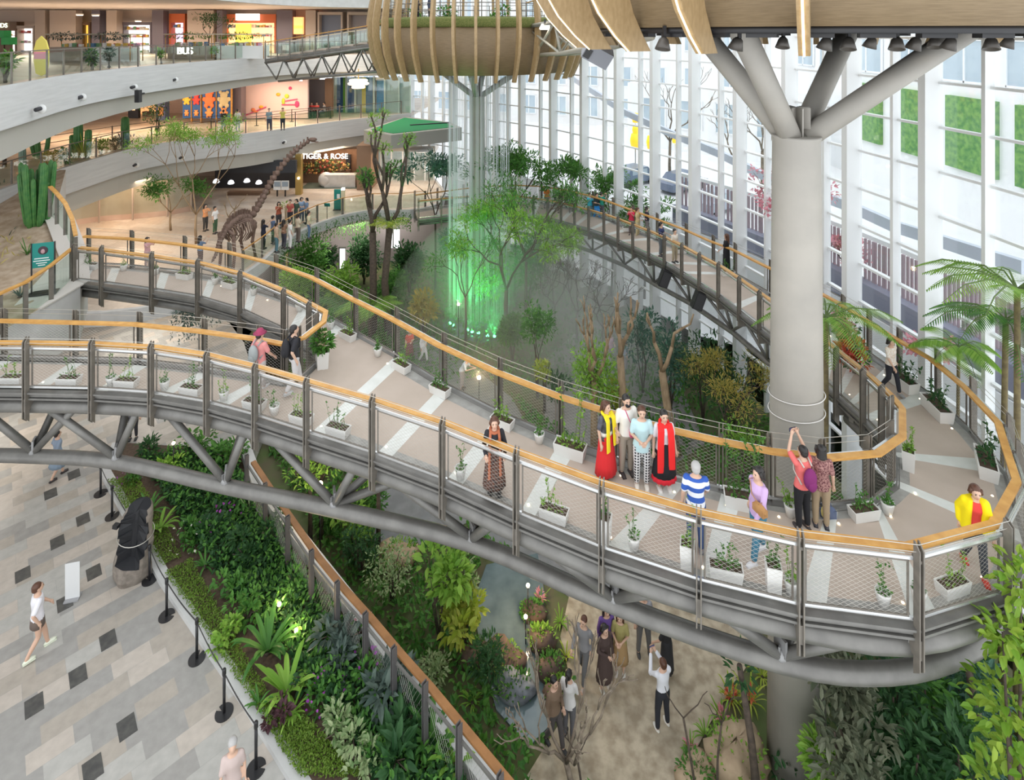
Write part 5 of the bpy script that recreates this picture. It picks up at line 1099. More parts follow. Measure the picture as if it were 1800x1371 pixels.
o = empty('canopy_light', PZ(740, 264, 44), 'round ceiling light under the entrance canopy', 'light'); mb = MB(); mb.lathe([(.9, .08), (.9, 0), (0, 0)], 24); mb.obj('diffuser', DL, o); mb = MB(); mb.lathe([(.98, .12), (.98, .02), (.9, .02)], 24); mb.obj('rim', WHITE, o)
# curved peach storefront on the left of the hall
e = empty('curved_storefront', (0, 0, 0), 'curved peach lit shop front at the left of the hall', 'storefront'); mb = MB(); cv = [V((-30 + 0, 33, 0)), V((-28.0, 35.2, 0)), V((-26.4, 36.4, 0)), V((-24.6, 36.9, 0)), V((-22.8, 37.6, 0)), V((-21.8, 38.6, 0))]
PEACH = mat('peach curved wall', (.66, .48, .40), .35, col2=(.56, .38, .30), nscale=.8)
mb.sweep([V((p.x, p.y, Z0(10.4))) for p in catmull(cv, 4)], .2, 3.2); mb.obj('curved_wall', PEACH, e)
mb = MB(); mb.sweep([V((p.x + .2, p.y - .25, Z0(10.3))) for p in catmull(cv, 4)], .03, 2.6); mb.obj('shop_glass', CLR, e)
for p in cv[1:]: mb = MB(); mb.box((p.x + .2, p.y - .3, Z0(10.4)), (.08, .08, 3.2)); mb.obj('mullion', TAN, e)
# fascia lamps
for k, (px, py, dd, lb) in enumerate(((65, 193, 21.0, 'upper fascia lamp nearest the left edge'), (139, 172, 25.1, 'upper fascia lamp left of the hanging black speaker'), (232, 154, 28.9, 'upper fascia lamp just above the hanging black speaker'), (305, 141, 33.0, 'upper fascia lamp right of the hanging black speaker'), (359, 135, 36.4, 'upper fascia lamp above the tan piers'), (400, 130, 38.6, 'upper fascia lamp furthest to the right'), (133, 320, 31.6, 'middle fascia lamp nearest the cactus'), (236, 291, 34.5, 'middle fascia lamp left of the tall green tree'), (317, 278, 37.0, 'middle fascia lamp behind the tall green tree'), (498, 251, 42.0, 'middle fascia lamp above the black shop front'))):
    o = empty('fascia_lamp', PZ(px, py, dd - .5), lb, 'lamp', 'fascia lamps'); mb = MB(); mb.tube([(0, .15, .03), (0, -.06, 0)], .075, 10); mb.obj('lamp_head', DARK, o); mb = MB(); mb.lathe([(.17, -.02), (.17, .02)], 14); q = mb.obj('backplate', WHITE, o); q.rotation_euler.x = PI / 2; q.location.y = .2
o = empty('hanging_speaker', PZ(243, 169, 28.5), 'black speaker hung on the upper fascia', 'loudspeaker'); mb = MB(); mb.box((0, 0, 0), (.22, .25, .62)); mb.obj('cabinet', BLACK, o); mb = MB(); mb.box((0, .25, .1), (.08, .4, .08)); mb.obj('bracket', BLACK, o)
# ================================================================ plants
rp = random.Random(11)
LG = leafm('light green leaf', (.15, .33, .035), (.30, .50, .08)); MG = leafm('mid green leaf', (.05, .17, .03), (.12, .30, .05)); DG = leafm('dark green leaf', (.02, .075, .025), (.055, .15, .045))
GG = leafm('grey green leaf', (.07, .115, .095), (.15, .205, .17)); YG = leafm('yellow green leaf', (.28, .40, .03), (.48, .52, .10)); PV = leafm('pale variegated leaf', (.16, .28, .10), (.42, .50, .27))
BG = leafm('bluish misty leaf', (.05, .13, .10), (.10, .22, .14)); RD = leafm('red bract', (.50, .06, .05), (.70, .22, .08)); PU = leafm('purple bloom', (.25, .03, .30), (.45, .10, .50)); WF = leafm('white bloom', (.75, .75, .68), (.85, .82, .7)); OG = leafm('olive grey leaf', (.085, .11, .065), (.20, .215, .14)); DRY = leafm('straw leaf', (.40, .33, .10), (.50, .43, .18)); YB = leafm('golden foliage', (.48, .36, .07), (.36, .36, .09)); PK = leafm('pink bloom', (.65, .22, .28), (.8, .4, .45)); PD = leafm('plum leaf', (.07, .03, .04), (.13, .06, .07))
BARK = mat('pale bark', (.36, .26, .16), .85, col2=(.24, .17, .10), nscale=9, bump=.4, stretch=(1, 1, .3)); DBARK = mat('dark bark', (.10, .075, .055), .9, col2=(.06, .045, .035), nscale=9, bump=.4); GBARK = mat('grey bark', (.27, .22, .165), .85, col2=(.17, .135, .10), nscale=8); STEMG = mat('green stem', (.13, .20, .06), .7)
def rv(r): return V((r.uniform(-1, 1), r.uniform(-1, 1), r.uniform(-1, 1)))
def clump(mb, c, R, n, L, w, upb=.3, r=rp, droop=.2, shell=.55):
    c = V(c); R = V(R) if hasattr(R, '__len__') else V((R, R, R))
    for _ in range(n):
        d = rv(r)
        while d.length > 1 or d.length < .05: d = rv(r)
        d = d.normalized(); q = shell + (1 - shell) * r.random(); p = c + V((d.x * R.x, d.y * R.y, d.z * R.z)) * q
        dd = (d + rv(r) * .7 + V((0, 0, upb))).normalized(); s = r.uniform(.7, 1.25)
        mb.leaf(p, dd, L * s, w * s, droop=droop * r.uniform(.3, 1.5), up=(V((0, 0, 1)) + rv(r) * .5).normalized())
def branches(mb, p, d, L, rad, depth, r, tips, spread=.6, n=(2, 3), upb=.15, taper=.65, wig=.15, sides=6):
    a = p + d * L * .5 + rv(r) * L * wig * .5; b = p + d * L + rv(r) * L * wig * .4
    mb.tube([p, a, b], [rad, rad * .88, rad * taper * 1.1], sides)
    if depth == 0: tips.append((b, d)); return
    for _ in range(r.randint(*n)):
        nd = (d + rv(r) * spread + V((0, 0, upb))).normalized(); branches(mb, b, nd, L * r.uniform(.6, .85), rad * taper, depth - 1, r, tips, spread, n, upb, taper, wig, sides)
def shrub(name, label, loc, R, n, L, w, m, cat='shrub', group=None, upb=.3, seed=0, stems=5, m2=None, n2=0, h0=None, bark=DBARK):
    """leafy bush: R = (rx, ry, rz) of the crown, standing on loc"""
    r = random.Random(seed + 3); e = empty(name, loc, label, cat, group); R = V(R); h0 = R.z * .9 if h0 is None else h0
    mb = MB()
    for _ in range(stems): mb.tube([rv(r) * .05, V((r.uniform(-.2, .2) * R.x, r.uniform(-.2, .2) * R.y, h0 * .5)), V((r.uniform(-.7, .7) * R.x, r.uniform(-.7, .7) * R.y, h0 * 1.2))], [.03, .02, .008], 5)
    for v_ in range(len(mb.v)):
        if mb.v[v_][2] < 0: mb.v[v_] = (mb.v[v_][0], mb.v[v_][1], 0)
    mb.obj('stem', bark, e); mb = MB()
    k = max(3, n // 45)
    for _ in range(k):
        d = rv(r).normalized() * r.uniform(.3, .75); c = V((d.x * R.x, d.y * R.y, h0 + d.z * R.z)); clump(mb, c, V((R.x, R.y, R.z)) * .48, n // k, L, w, upb, r)
    mb.v = [(x, y, max(z, .03)) for x, y, z in mb.v]
    mb.obj('foliage', m, e)
    if m2:
        mb = MB(); clump(mb, (0, 0, h0), R * 1.02, n2, L * .6, w * .9, .3, r, shell=.9); mb.v = [(x, y, max(z, .03)) for x, y, z in mb.v]; mb.obj('blossom', m2, e)
    return e
def strap(mb, p, az, L, w, rise, droop, seg=5):
    h = V((math.cos(az), math.sin(az), 0)); s = V((-math.sin(az), math.cos(az), 0)); vs = []
    for i in range(seg + 1):
        t = i / seg; c = p + h * (L * t * (1 - .25 * t)) + up * (rise * L * t - droop * L * t * t); ww = w * (.35 + 1.1 * t - 1.3 * t * t if t < .98 else .03) * 1.2
        vs += [c - s * ww / 2 + up * ww * .15, c, c + s * ww / 2 + up * ww * .15]
    mb.add(vs, [(i * 3 + j, i * 3 + j + 1, i * 3 + 4 + j, i * 3 + 3 + j) for i in range(seg) for j in (0, 1)])
def rosette(name, label, loc, n, L, w, m, rise=1.0, droop=.7, cat='plant', group=None, seed=0, m2=None):
    r = random.Random(seed); e = empty(name, loc, label, cat, group); mb = MB()
    for k in range(n): strap(mb, V((0, 0, .05)), k * 2.399 + r.uniform(-.2, .2), L * r.uniform(.75, 1.1), w, rise * r.uniform(.5, 1.4), droop * r.uniform(.7, 1.2))
    mb.v = [(x, y, max(z, .02)) for x, y, z in mb.v]
    mb.obj('leaf_rosette', m, e); mb = MB(); mb.lathe([(.05, 0), (.07, .06), (.0, .12)], 8); mb.obj('crown_base', DBARK, e)
    if m2: mb = MB(); clump(mb, (0, 0, L * .5), (.10, .10, .15), 26, .14, .05, .8, r); mb.obj('flower_head', m2, e)
    return e
def frond(mb, p, az, L, rise, droop, pl, npin, rach=None, w=.03):
    h = V((math.cos(az), math.sin(az), 0)); s = V((-math.sin(az), math.cos(az), 0)); pts = []
    f = lambda t: p + h * (L * t) + up * (rise * L * t - droop * L * t * t)
    if rach is not None: rach.tube([f(0), f(.35), f(.7), f(1)], [.016 * L, .012 * L, .008 * L, .003 * L], 4)
    for i in range(npin):
        t = .12 + .88 * (i + .5) / npin; q = f(t); tg = (f(t + .02) - f(t)).normalized(); l = pl * (math.sin(PI * (.12 + .85 * t)) ** .8)
        for sg in (-1, 1): mb.leaf(q, (s * sg + tg * .45 - up * .22).normalized(), l, w, droop=.18, fold=.05)
def fern(name, label, loc, n, L, m, rise=.9, droop=.75, pl=.22, npin=14, cat='fern', group=None, seed=0, trunk=0.0, tr=.08, lean=(0, 0), bark=DBARK, w=.03, arc=None):
    r = random.Random(seed); e = empty(name, loc, label, cat, group); top = V((lean[0], lean[1], trunk)); mb = MB(); rc = MB()
    if trunk: rc.tube([V((0, 0, 0)), V((lean[0] * .2, lean[1] * .2, trunk * .5)), top * 1.0], [tr * 1.25, tr, tr * .9], 10); rc.obj('trunk', bark, e); rc = MB()
    else:
        rc.lathe([(.06, 0), (.08, .05), (0, .12)], 8)
    for k in range(n): frond(mb, top + up * .05, k * 2.399 + r.uniform(-.2, .2) if arc is None else lerp(arc[0], arc[1], (k + .5) / n), L * r.uniform(.8, 1.1), rise * r.uniform(.6, 1.35), droop * r.uniform(.8, 1.2), pl, npin, rc, w)
    if not trunk: mb.v = [(x, y, max(z, .02)) for x, y, z in mb.v]; rc.v = [(x, y, max(z, 0)) for x, y, z in rc.v]
    mb.obj('fronds', m, e); rc.obj('rachis', STEMG, e); return e
def tree(name, label, loc, h, spread, m, seed=0, nl=1200, L=.12, w=.05, bark=DBARK, rad=.09, fork=.35, depth=3, cat='tree', crown=.75, group=None, flat=1.0, upb=.25, lean=(0, 0), nb=(2, 3), cl=None, sp=.65):
    r = random.Random(seed); e = empty(name, loc, label, cat, group); mb = MB(); tips = []
    f = V((lean[0] * .5, lean[1] * .5, h * fork)); mb.tube([V((0, 0, 0)), f * .5 + rv(r) * .06 * h * .3 * V((1, 1, 0)).length * .3, f], [rad * 1.2, rad, rad * .85], 9)
    for k in range(3):
        a = k * 2.1 + r.uniform(-.3, .3); d = V((math.cos(a) * sp + lean[0] * .1, math.sin(a) * sp + lean[1] * .1, 1)).normalized()
        branches(mb, f, d, h * (1 - fork) * .42, rad * .6, depth - 1, r, tips, .6, nb, .2 * upb)
    mb.v = [(x, y, max(z, 0)) for x, y, z in mb.v]
    mb.obj('trunk', bark, e)
    if m is not None:
        mb = MB(); cr = cl or spread * .33
        for b, d in tips: clump(mb, b, (cr, cr, cr * .6 * flat), max(3, nl // len(tips)), L, w, upb, r, shell=.2)
        mb.obj('crown', m, e)
    return e
def bare(name, label, loc, h, seed, bark=GBARK, rad=.08, depth=3, spread=.6, fork=.35, nb=(2, 3), lean=(0, 0), cat='bare tree', first=None, taper=.68, upb=.15, sc=.42, leafy=None, group=None, splay=.6):
    r = random.Random(seed); e = empty(name, loc, label, cat, group); mb = MB(); tips = []; f = V((lean[0], lean[1], h * fork))
    mb.tube([V((0, 0, 0)), f * .5 + V((r.uniform(-.05, .05), r.uniform(-.05, .05), 0)) * h * .4, f], [rad * 1.25, rad, rad * .92], 10)
    for k in range(first or 3):
        a = k * 2 * PI / (first or 3) + r.uniform(-.4, .4); d = V((math.cos(a) * splay, math.sin(a) * splay, .9)).normalized(); branches(mb, f, d, h * (1 - fork) * sc, rad * .6, depth - 1, r, tips, spread, nb, upb, taper, .25, 7)
    mb.obj('branches', bark, e)
    if leafy:
        mb = MB()
        for b, d in tips: clump(mb, b - d * .2, .3 if leafy[1] > 5 else .12, leafy[1], .2 if leafy[1] > 5 else .12, .07 if leafy[1] > 5 else .045, .5, r)
        mb.obj('foliage', leafy[0], e)
    return e
def carpet(name, label, poly, z, n, L, w, m, h=.18, seed=0, cat='undergrowth', ups=.7, avoid=()):
    """uncountable low growth over a plan polygon"""
    r = random.Random(seed); mb = MB(); xs = [p[0] for p in poly]; ys = [p[1] for p in poly]; k = 0
    def inside(x, y, poly=poly):
        c = False; j = len(poly) - 1
        for i in range(len(poly)):
            if (poly[i][1] > y) != (poly[j][1] > y) and x < (poly[j][0] - poly[i][0]) * (y - poly[i][1]) / (poly[j][1] - poly[i][1]) + poly[i][0]: c = not c
            j = i
        return c
    while k < n:
        x, y = r.uniform(min(xs), max(xs)), r.uniform(min(ys), max(ys))
        if not inside(x, y) or any(inside(x, y, q) for q in avoid): continue
        k += 1; hh = h * (.3 + .7 * abs(math.sin(x * 2.1 + 1) * math.cos(y * 1.7)))
        mb.leaf(V((x, y, z + r.uniform(.03, hh))), (rv(r) + up * ups).normalized(), L * r.uniform(.6, 1.3), w * r.uniform(.7, 1.2), up=(up + rv(r) * .6).normalized())
    mb.v = [(x, y, max(q, z + .005)) for x, y, q in mb.v]
    o = mb.obj(name, m); return tag(o, label, cat, kind='stuff')

# ---------------------------------------------------------------- bridge planters
POTW = mat('white planter', (.74, .73, .70), .5); POTM = MB()
def pot_mesh(kind):
    mb = MB()
    if kind == 'trough':
        a, b, h, t = .29, .125, .21, .02
        for s, z0 in ((1, 0),): mb.add([(-a * .9, -b * .85, 0), (a * .9, -b * .85, 0), (a * .9, b * .85, 0), (-a * .9, b * .85, 0), (-a, -b, h), (a, -b, h), (a, b, h), (-a, b, h), (-a + t, -b + t, h), (a - t, -b + t, h), (a - t, b - t, h), (-a + t, b - t, h), (-a + t, -b + t, h - .04), (a - t, -b + t, h - .04), (a - t, b - t, h - .04), (-a + t, b - t, h - .04)],
            [(3, 2, 1, 0)] + [(i, (i + 1) % 4, 4 + (i + 1) % 4, 4 + i) for i in range(4)] + [(4 + i, 4 + (i + 1) % 4, 8 + (i + 1) % 4, 8 + i) for i in range(4)] + [(8 + i, 8 + (i + 1) % 4, 12 + (i + 1) % 4, 12 + i) for i in range(4)])
        sz = (a * 2 - .05, b * 2 - .05); top = h
    elif kind == 'tall':
        mb.lathe([(.155, 0), (.18, .44), (.155, .44), (.155, .39)], 4); sz = (.20, .20); top = .44
        for i in range(len(mb.v)): x, y, z = mb.v[i]; mb.v[i] = ((x + y) * .7071, (y - x) * .7071, z)
        mb.smf = [False] * len(mb.f)
    else:
        mb.lathe([(.08, 0), (.12, .2), (.125, .24), (.105, .24), (.1, .2)], 18); sz = None; top = .22
    s = MB()
    if sz: s.box((0, 0, top - .03), (sz[0], sz[1], .02))
    else: s.lathe([(.105, top - .03), (0, top - .015)], 14)
    return mb, s, top
PROTO = {}
def planter(kind, loc, rz, label, seed, lush=1.0, m=None, hgt=.5, flowers=None, group='planters on the footbridge', sc=1.0, bush=0):
    if kind not in PROTO:
        a, b, t = pot_mesh(kind); PROTO[kind] = (a.obj('tub', POTW), b.obj('soil', SOIL), t); first = True
    else: first = False
    e = empty('planter', loc, label, 'planter', group, None, rz, sc); T = PROTO[kind]
    for o in T[:2]:
        c = o if first else o.copy()
        if not first: C.objects.link(c)
        c.parent = e
    r = random.Random(seed); st, lf = MB(), MB(); top = T[2]; wx = .22 if kind == 'trough' else .06
    for k in range(r.randint(4, 6) if kind == 'trough' else 3):
        b = V((r.uniform(-wx, wx), r.uniform(-.06, .06), top - .03)); t1 = b + V((r.uniform(-.12, .12), r.uniform(-.08, .08), hgt * r.uniform(.5, 1.1))); t2 = t1 + V((r.uniform(-.12, .12), r.uniform(-.1, .1), hgt * r.uniform(-.1, .3)))
        st.tube([b, t1, t2], [.006, .004, .002], 4)
        for q in range(int(9 * lush)): u = r.uniform(.15, 1); p = b.lerp(t1, u) if r.random() < .7 else t1.lerp(t2, u); lf.leaf(p, (rv(r) + up * .2).normalized(), r.uniform(.05, .085), .034)
    clump(lf, (0, 0, top + .03), (wx + .03, .09, .06), int(26 * lush), .07, .032, .5, r)
    if bush: clump(lf, (0, 0, top + bush * .8), (bush, bush, bush * .8), 230, .13, .065, .4, r)
    st.obj('stem', STEMG, e); lf.obj('foliage', m or MG, e)
    if flowers: fl = MB(); clump(fl, (0, 0, top + hgt * .7), (wx, .14, hgt * .4), 40, .09, .06, .4, r); fl.obj('blossom', flowers, e)
    return e
def on_edge(poly, sg, px, py, H, off):
    p = P(px, py, H); best = None
    for i in range(len(poly) - 1):
        a, b = poly[i], poly[i + 1]; d = V((b.x - a.x, b.y - a.y, 0)); L2 = d.length_squared
        if L2 < 1e-6: continue
        t = min(1, max(0, ((p.x - a.x) * d.x + (p.y - a.y) * d.y) / L2)); q = a.lerp(b, t); dd = (V((q.x, q.y, 0)) - V((p.x, p.y, 0))).length
        if best is None or dd < best[0]: best = (dd, q, d.normalized())
    dd, q, d = best; x = V((d.y, -d.x, 0)) * sg; return q - x * off + V((0, 0, .0)), math.atan2(d.y, d.x)
ORD = ['first', 'second', 'third', 'fourth', 'fifth', 'sixth', 'seventh', 'eighth', 'ninth', 'tenth', 'eleventh', 'twelfth', 'thirteenth', 'fourteenth', 'fifteenth', 'sixteenth', 'seventeenth', 'eighteenth', 'nineteenth', 'twentieth', 'twenty-first', 'twenty-second', 'twenty-third', 'twenty-fourth']
near_pots = [(8, 'trough', 684), (108, 'trough', 686), (180, 'round', 690), (207, 'trough', 692), (278, 'round', 692), (318, 'trough', 705), (378, 'round', 712), (432, 'trough', 725), (468, 'round', 733), (530, 'trough', 748), (586, 'trough', 775), (797, 'round', 852), (966, 'trough', 918), (1063, 'tall', 950), (1113, 'round', 975), (1208, 'tall', 1002), (1277, 'trough', 1022), (1362, 'tall', 1042), (1396, 'round', 1058), (1562, 'round', 1072), (1640, 'round', 1072), (1702, 'trough', 1050)]
for k, (x, kd, y) in enumerate(near_pots):
    q, a = on_edge(NEAR[:18], 1, x, y, 9.2 + (x > 500) * .2 + (x > 1000) * .25, .22)
    planter(kd, q, a, 'white %s with thin leafy stems along the near rail, %s from the left' % ({'trough': 'trough planter', 'round': 'round pot', 'tall': 'tall square planter'}[kd], ORD[k]), k, 1.0 if x < 1150 else 1.5, MG if k % 3 else LG, .45 + .25 * (k % 4) / 3)
far_pots = [(168, 'trough', 470), (222, 'round', 475), (285, 'round', 480), (332, 'trough', 490), (393, 'round', 497), (413, 'trough', 507), (468, 'round', 515), (545, 'round', 545), (603, 'round', 575), (627, 'trough', 594), (681, 'round', 622), (720, 'trough', 648), (787, 'trough', 688), (897, 'trough', 742), (967, 'round', 765), (1013, 'trough', 788), (1300, 'trough', 862), (1375, 'round', 872), (1500, 'trough', 885)]
for k, (x, kd, y) in enumerate(far_pots):
    q, a = on_edge(FARR[:17], -1, x, y, 8.85 + min(.85, max(0, (x - 200) / 900)), .24)
    big = x in (1300, 1013)
    planter(kd, q, a, 'white %s against the far rail, %s from the landing end' % ({'trough': 'trough planter', 'round': 'round pot'}[kd], ORD[k]), k + 40, 2.6 if big else 1.4, LG if k % 2 else MG, .95 if big else .4, sc=1.25 if big else 1.0)
planter('round', *on_edge(FARR[14:19], -1, 1530, 880, 9.75, .24), 'white round pot beside the trough at the inner corner of the loop', 81, 2, MG, .4)
planter('tall', *on_edge(FARR[16:20], -1, 1575, 815, 9.85, .2), 'tall planter standing on the inside of the loop bend', 82, 3, LG, .5)
for k, (x, y, H, lb) in enumerate(((1770, 838, 9.9, 'large white trough at the outer bend nearest the yellow jacket'), (1668, 728, 10.0, 'large white trough on the outer side halfway up the loop'), (1602, 678, 10.08, 'white trough on the outer side behind the pale topped walker'))):
    q, a = on_edge(NEAR[14:26], 1, x, y, H, .3); planter('trough', q, a, lb, 90 + k, 2.5, DG, .4, sc=1.5)
for k, i in enumerate((24, 26, 28, 30)): q = NEAR[i] - side(NEAR, i)[0] * .25; planter('trough', q, 0, 'white trough on the facade side of the rear span, %s beyond the column' % ORD[k], 95 + k, 2, MG, .5)
q = P(566, 652, 9.3); planter('tall', q, .5, 'large square white planter of pale blooms by the hairpin rail', 70, 2, MG, .4, flowers=leafm('cream bloom', (.75, .58, .40), (.8, .72, .5)), sc=1.25, bush=.24)
for k, (x, y, H, lb) in enumerate(((1500, 655, 10.1, 'dense potted shrub with coral red blooms on the right hand span'), (1487, 608, 10.15, 'potted shrub with large coral leaves behind the red blooms'))):
    shrub('flowering_shrub', lb, P(x, y, H), (.38, .38, .45), 200, .2, .1, RD if k == 0 else PK, seed=60 + k, m2=DG, n2=80, h0=.6)

# ---------------------------------------------------------------- long bed by the plaza
BZ = BEDZ + .12
bp = lambda px, py: V((*P(px, py, CAMZ - BZ).to_tuple()[:2], BZ))
bedpoly = [(p.x + .85, p.y + .5) for p in bedf[1:]] + [(p.x - .15, p.y - .1) for p in bedb[::-1]]
carpet('undergrowth', 'dense mixed leafy undergrowth filling the long plaza bed', bedpoly, BZ, 9500, .16, .085, DG, .42, 1)
carpet('ground_cover', 'brighter green ground cover scattered through the plaza bed', bedpoly, BZ + .1, 4200, .13, .075, MG, .5, 2)
for k, pl in enumerate(([(188, 848), (240, 838), (320, 980), (285, 1000)], [(290, 1010), (335, 985), (470, 1225), (445, 1240)], [(452, 1250), (500, 1225), (640, 1371), (525, 1371)])):
    poly = [(bp(x, y).x, bp(x, y).y) for x, y in pl]; carpet('moss', ['low moss mat by the kerb near the upper stanchions', 'low moss mat by the kerb beside the fossil log', 'bright moss mound at the bottom of the plaza bed'][k], poly, BZ + .02, 4200, .05, .03, leafm('moss leaf', (.10, .20, .02), (.22, .34, .05)), .18, 5 + k, 'moss')
for k, (x, y, n, L, w, m, lb) in enumerate(((470, 1150, 20, 1.0, .17, MG, 'large bird nest fern below the two garden lamps'), (505, 1225, 18, .9, .18, LG, 'broad ruffled fern rosette beneath the large bird nest fern'), (262, 905, 16, .8, .10, MG, 'spreading strap leaved fern beside the fossil log'), (280, 935, 14, .8, .13, LG, 'bright strap leaved plant right of the fossil log'), (512, 1262, 18, .55, .07, LG, 'small bright dracaena rosette above the moss mound'), (455, 1245, 15, .45, .07, MG, 'small green rosette at the kerb by the fourth stanchion'), (760, 1315, 16, .8, .17, MG, 'large strap leaved plant near the lower end of the rail'), (800, 1350, 16, .7, .15, LG, 'yellowish strap leaved plant at the bottom of the bed'), (395, 865, 18, .6, .06, YG, 'yellow striped grassy rosette under the lower chord'), (440, 905, 20, .6, .05, PV, 'pale spiky rosette under the lower chord by the oak rail'), (360, 1000, 14, .5, .08, MG, 'glossy rosette behind the second moss mat'))):
    rosette('fern_rosette', lb, bp(x, y), n, L, w, m, 1.0, .75, 'fern', seed=k)
for k, (x, y, R, n, L, w, m, lb, m2) in enumerate(((590, 1125, (.55, .5, .4), 150, .30, .12, GG, 'grey green broadleaf clump by the oak rail, uppermost', None), (605, 1175, (.45, .4, .3), 100, .28, .11, GG, 'grey green broadleaf clump by the oak rail, second down', None), (695, 1215, (.5, .45, .4), 130, .36, .13, GG, 'grey green broadleaf clump overhanging the kerb at mid rail', None), (665, 1250, (.4, .4, .35), 90, .34, .12, GG, 'grey green broadleaf clump left of the mid rail clump', None),
    (605, 1290, (.5, .5, .3), 260, .14, .07, PV, 'pale variegated leafy mound in the lower bed', None), (625, 1340, (.5, .5, .3), 260, .14, .07, PV, 'pale variegated leafy mound at the very bottom of the bed', None), (720, 1290, (.55, .5, .5), 130, .34, .14, DG, 'glossy dark green bush in the lower bed', None), (690, 1350, (.5, .5, .4), 120, .34, .13, DG, 'glossy dark green bush at the bottom edge', None),
    (330, 960, (.6, .6, .3), 260, .14, .08, MG, 'leafy patch dotted with white blooms right of the fossil log', WF), (385, 935, (.6, .6, .35), 240, .15, .09, DG, 'dark leafy patch with purple blooms under the lower chord', PU), (430, 985, (.6, .5, .45), 260, .15, .08, DG, 'dark leafy mound in the middle of the bed', None), (480, 960, (.45, .4, .6), 240, .15, .07, DG, 'tall dark bush beside the oak rail under the bridge', None), (520, 1050, (.4, .4, .45), 180, .16, .06, MG, 'leafy bush by the kerb right of the upper lamp', None),
    (400, 1050, (.6, .5, .4), 240, .14, .08, MG, 'leafy mound left of the upper garden lamp', None), (435, 1090, (.5, .4, .5), 200, .16, .08, MG, 'leafy mound left of the lower garden lamp', None), (400, 1130, (.4, .4, .3), 180, .13, .08, LG, 'round leaved light green patch by the third moss kerb', None), (490, 1265, (.3, .3, .25), 120, .12, .07, PD, 'plum coloured low bush beside the small dracaena', None), (545, 1205, (.5, .45, .35), 220, .13, .08, DG, 'dark ferny mound in the middle of the lower bed', None), (570, 1235, (.45, .4, .3), 200, .12, .07, MG, 'green mound below the grey green clumps', PU), (640, 1195, (.4, .4, .35), 160, .13, .07, MG, 'green bush with lilac blooms at mid bed', PU),
    (300, 830, (.6, .5, .4), 240, .15, .08, LG, 'light green patch behind the lower chord at the head of the bed', None), (345, 800, (.6, .5, .5), 240, .16, .08, MG, 'leafy bush beside the small lamp at the head of the bed', None), (265, 800, (.55, .5, .5), 220, .17, .07, DG, 'dark bush at the upper left corner of the bed', None), (400, 820, (.6, .5, .7), 260, .18, .09, MG, 'tall leafy bush between truss diagonals', None), (225, 850, (.4, .4, .25), 160, .11, .06, MG, 'low leafy patch with purple blooms at the kerb under the chord', PU), (640, 1120, (.25, .25, .3), 90, .12, .05, MG, 'small bush with peach blooms beside the oak rail', PK))):
    shrub('leafy_clump', lb, bp(x, y), R, n, L, w, m, 'plant', seed=k, m2=m2, n2=26, h0=R[2] * .75)

# ---------------------------------------------------------------- sunken garden
gp = lambda px, py, z=0: V((*P(px, py, CAMZ - z).to_tuple()[:2], z))
G_ALL = [(-12, 24), (-6, 17.5), (-2.6, 14.2), (.6, 10.9), (3, 9.5), (12.5, 9), (12.8, 17), (11.5, 25), (6.5, 34), (-1, 43), (-9, 44), (-13, 34)]
STREAM = [(p.x, p.y) for p in (gp(828, 1060), gp(850, 990), gp(950, 970), gp(1010, 1080), gp(1000, 1260), gp(930, 1320), gp(870, 1250), gp(845, 1150))]
carpet('undergrowth', 'low green undergrowth covering the sunken garden floor', [(-11, 24.5), (-5.8, 18.2), (-2.2, 14.8), (.7, 12), (2.4, 10.5), (3.5, 14), (4.6, 18), (2.5, 24), (-2, 28.5), (-8, 33)], .02, 11000, .19, .095, MG, .4, 21, avoid=[STREAM, PATHP, PAVEP])
carpet('ground_cover', 'low green growth over the far garden floor', [(-1, 28), (3, 27), (6.5, 22), (11, 19), (12.4, 17), (11.2, 25), (6.4, 34), (-1, 42), (-8, 42), (-11, 33), (-11, 26)], .02, 9000, .26, .12, MG, .4, 22)
carpet('undergrowth', 'dense planting beneath the right end of the bridge', [(5.5, 10.2), (9, 9.4), (12.8, 9.6), (12.8, 17), (8, 17), (7.5, 14), (5.9, 13)], .02, 4200, .2, .09, DG, .6, 23)
rocks = [(935, 1085, .38, .35, 'dark'), (952, 1135, .42, .4, 'dark'), (968, 1185, .4, .38, 'dark'), (1295, 1350, .72, .7, 'tan'), (1225, 1372, .45, .4, 'tan'), (880, 1165, .6, .3, 'dark'), (905, 1215, .5, .3, 'grey'), (700, 985, .7, .4, 'tan'), (830, 1160, .5, .35, 'dark'), (985, 1225, .4, .35, 'dark')]
RK = {'dark': mat('dark wet rock', (.075, .05, .04), .85, col2=(.14, .09, .065), nscale=4, bump=.8), 'tan': mat('tan boulder', (.42, .32, .21), .85, col2=(.30, .22, .14), nscale=2.5, bump=.6), 'grey': mat('slate rock', (.22, .24, .26), .7, col2=(.14, .15, .17), nscale=4, bump=.6)}
rl = ['dark rock at the head of the stream bank below the bridge', 'dark rock in the middle of the stream bank', 'dark rock at the foot of the stream bank by the path', 'large tan boulder at the lower right path edge', 'smaller tan boulder at the bottom frame edge', 'dark flat rock on the left side of the stream', 'slate flat rock in the stream', 'tan rock behind the pale variegated shrub', 'dark rock under the bright green bush', 'small dark rock by the path corner']
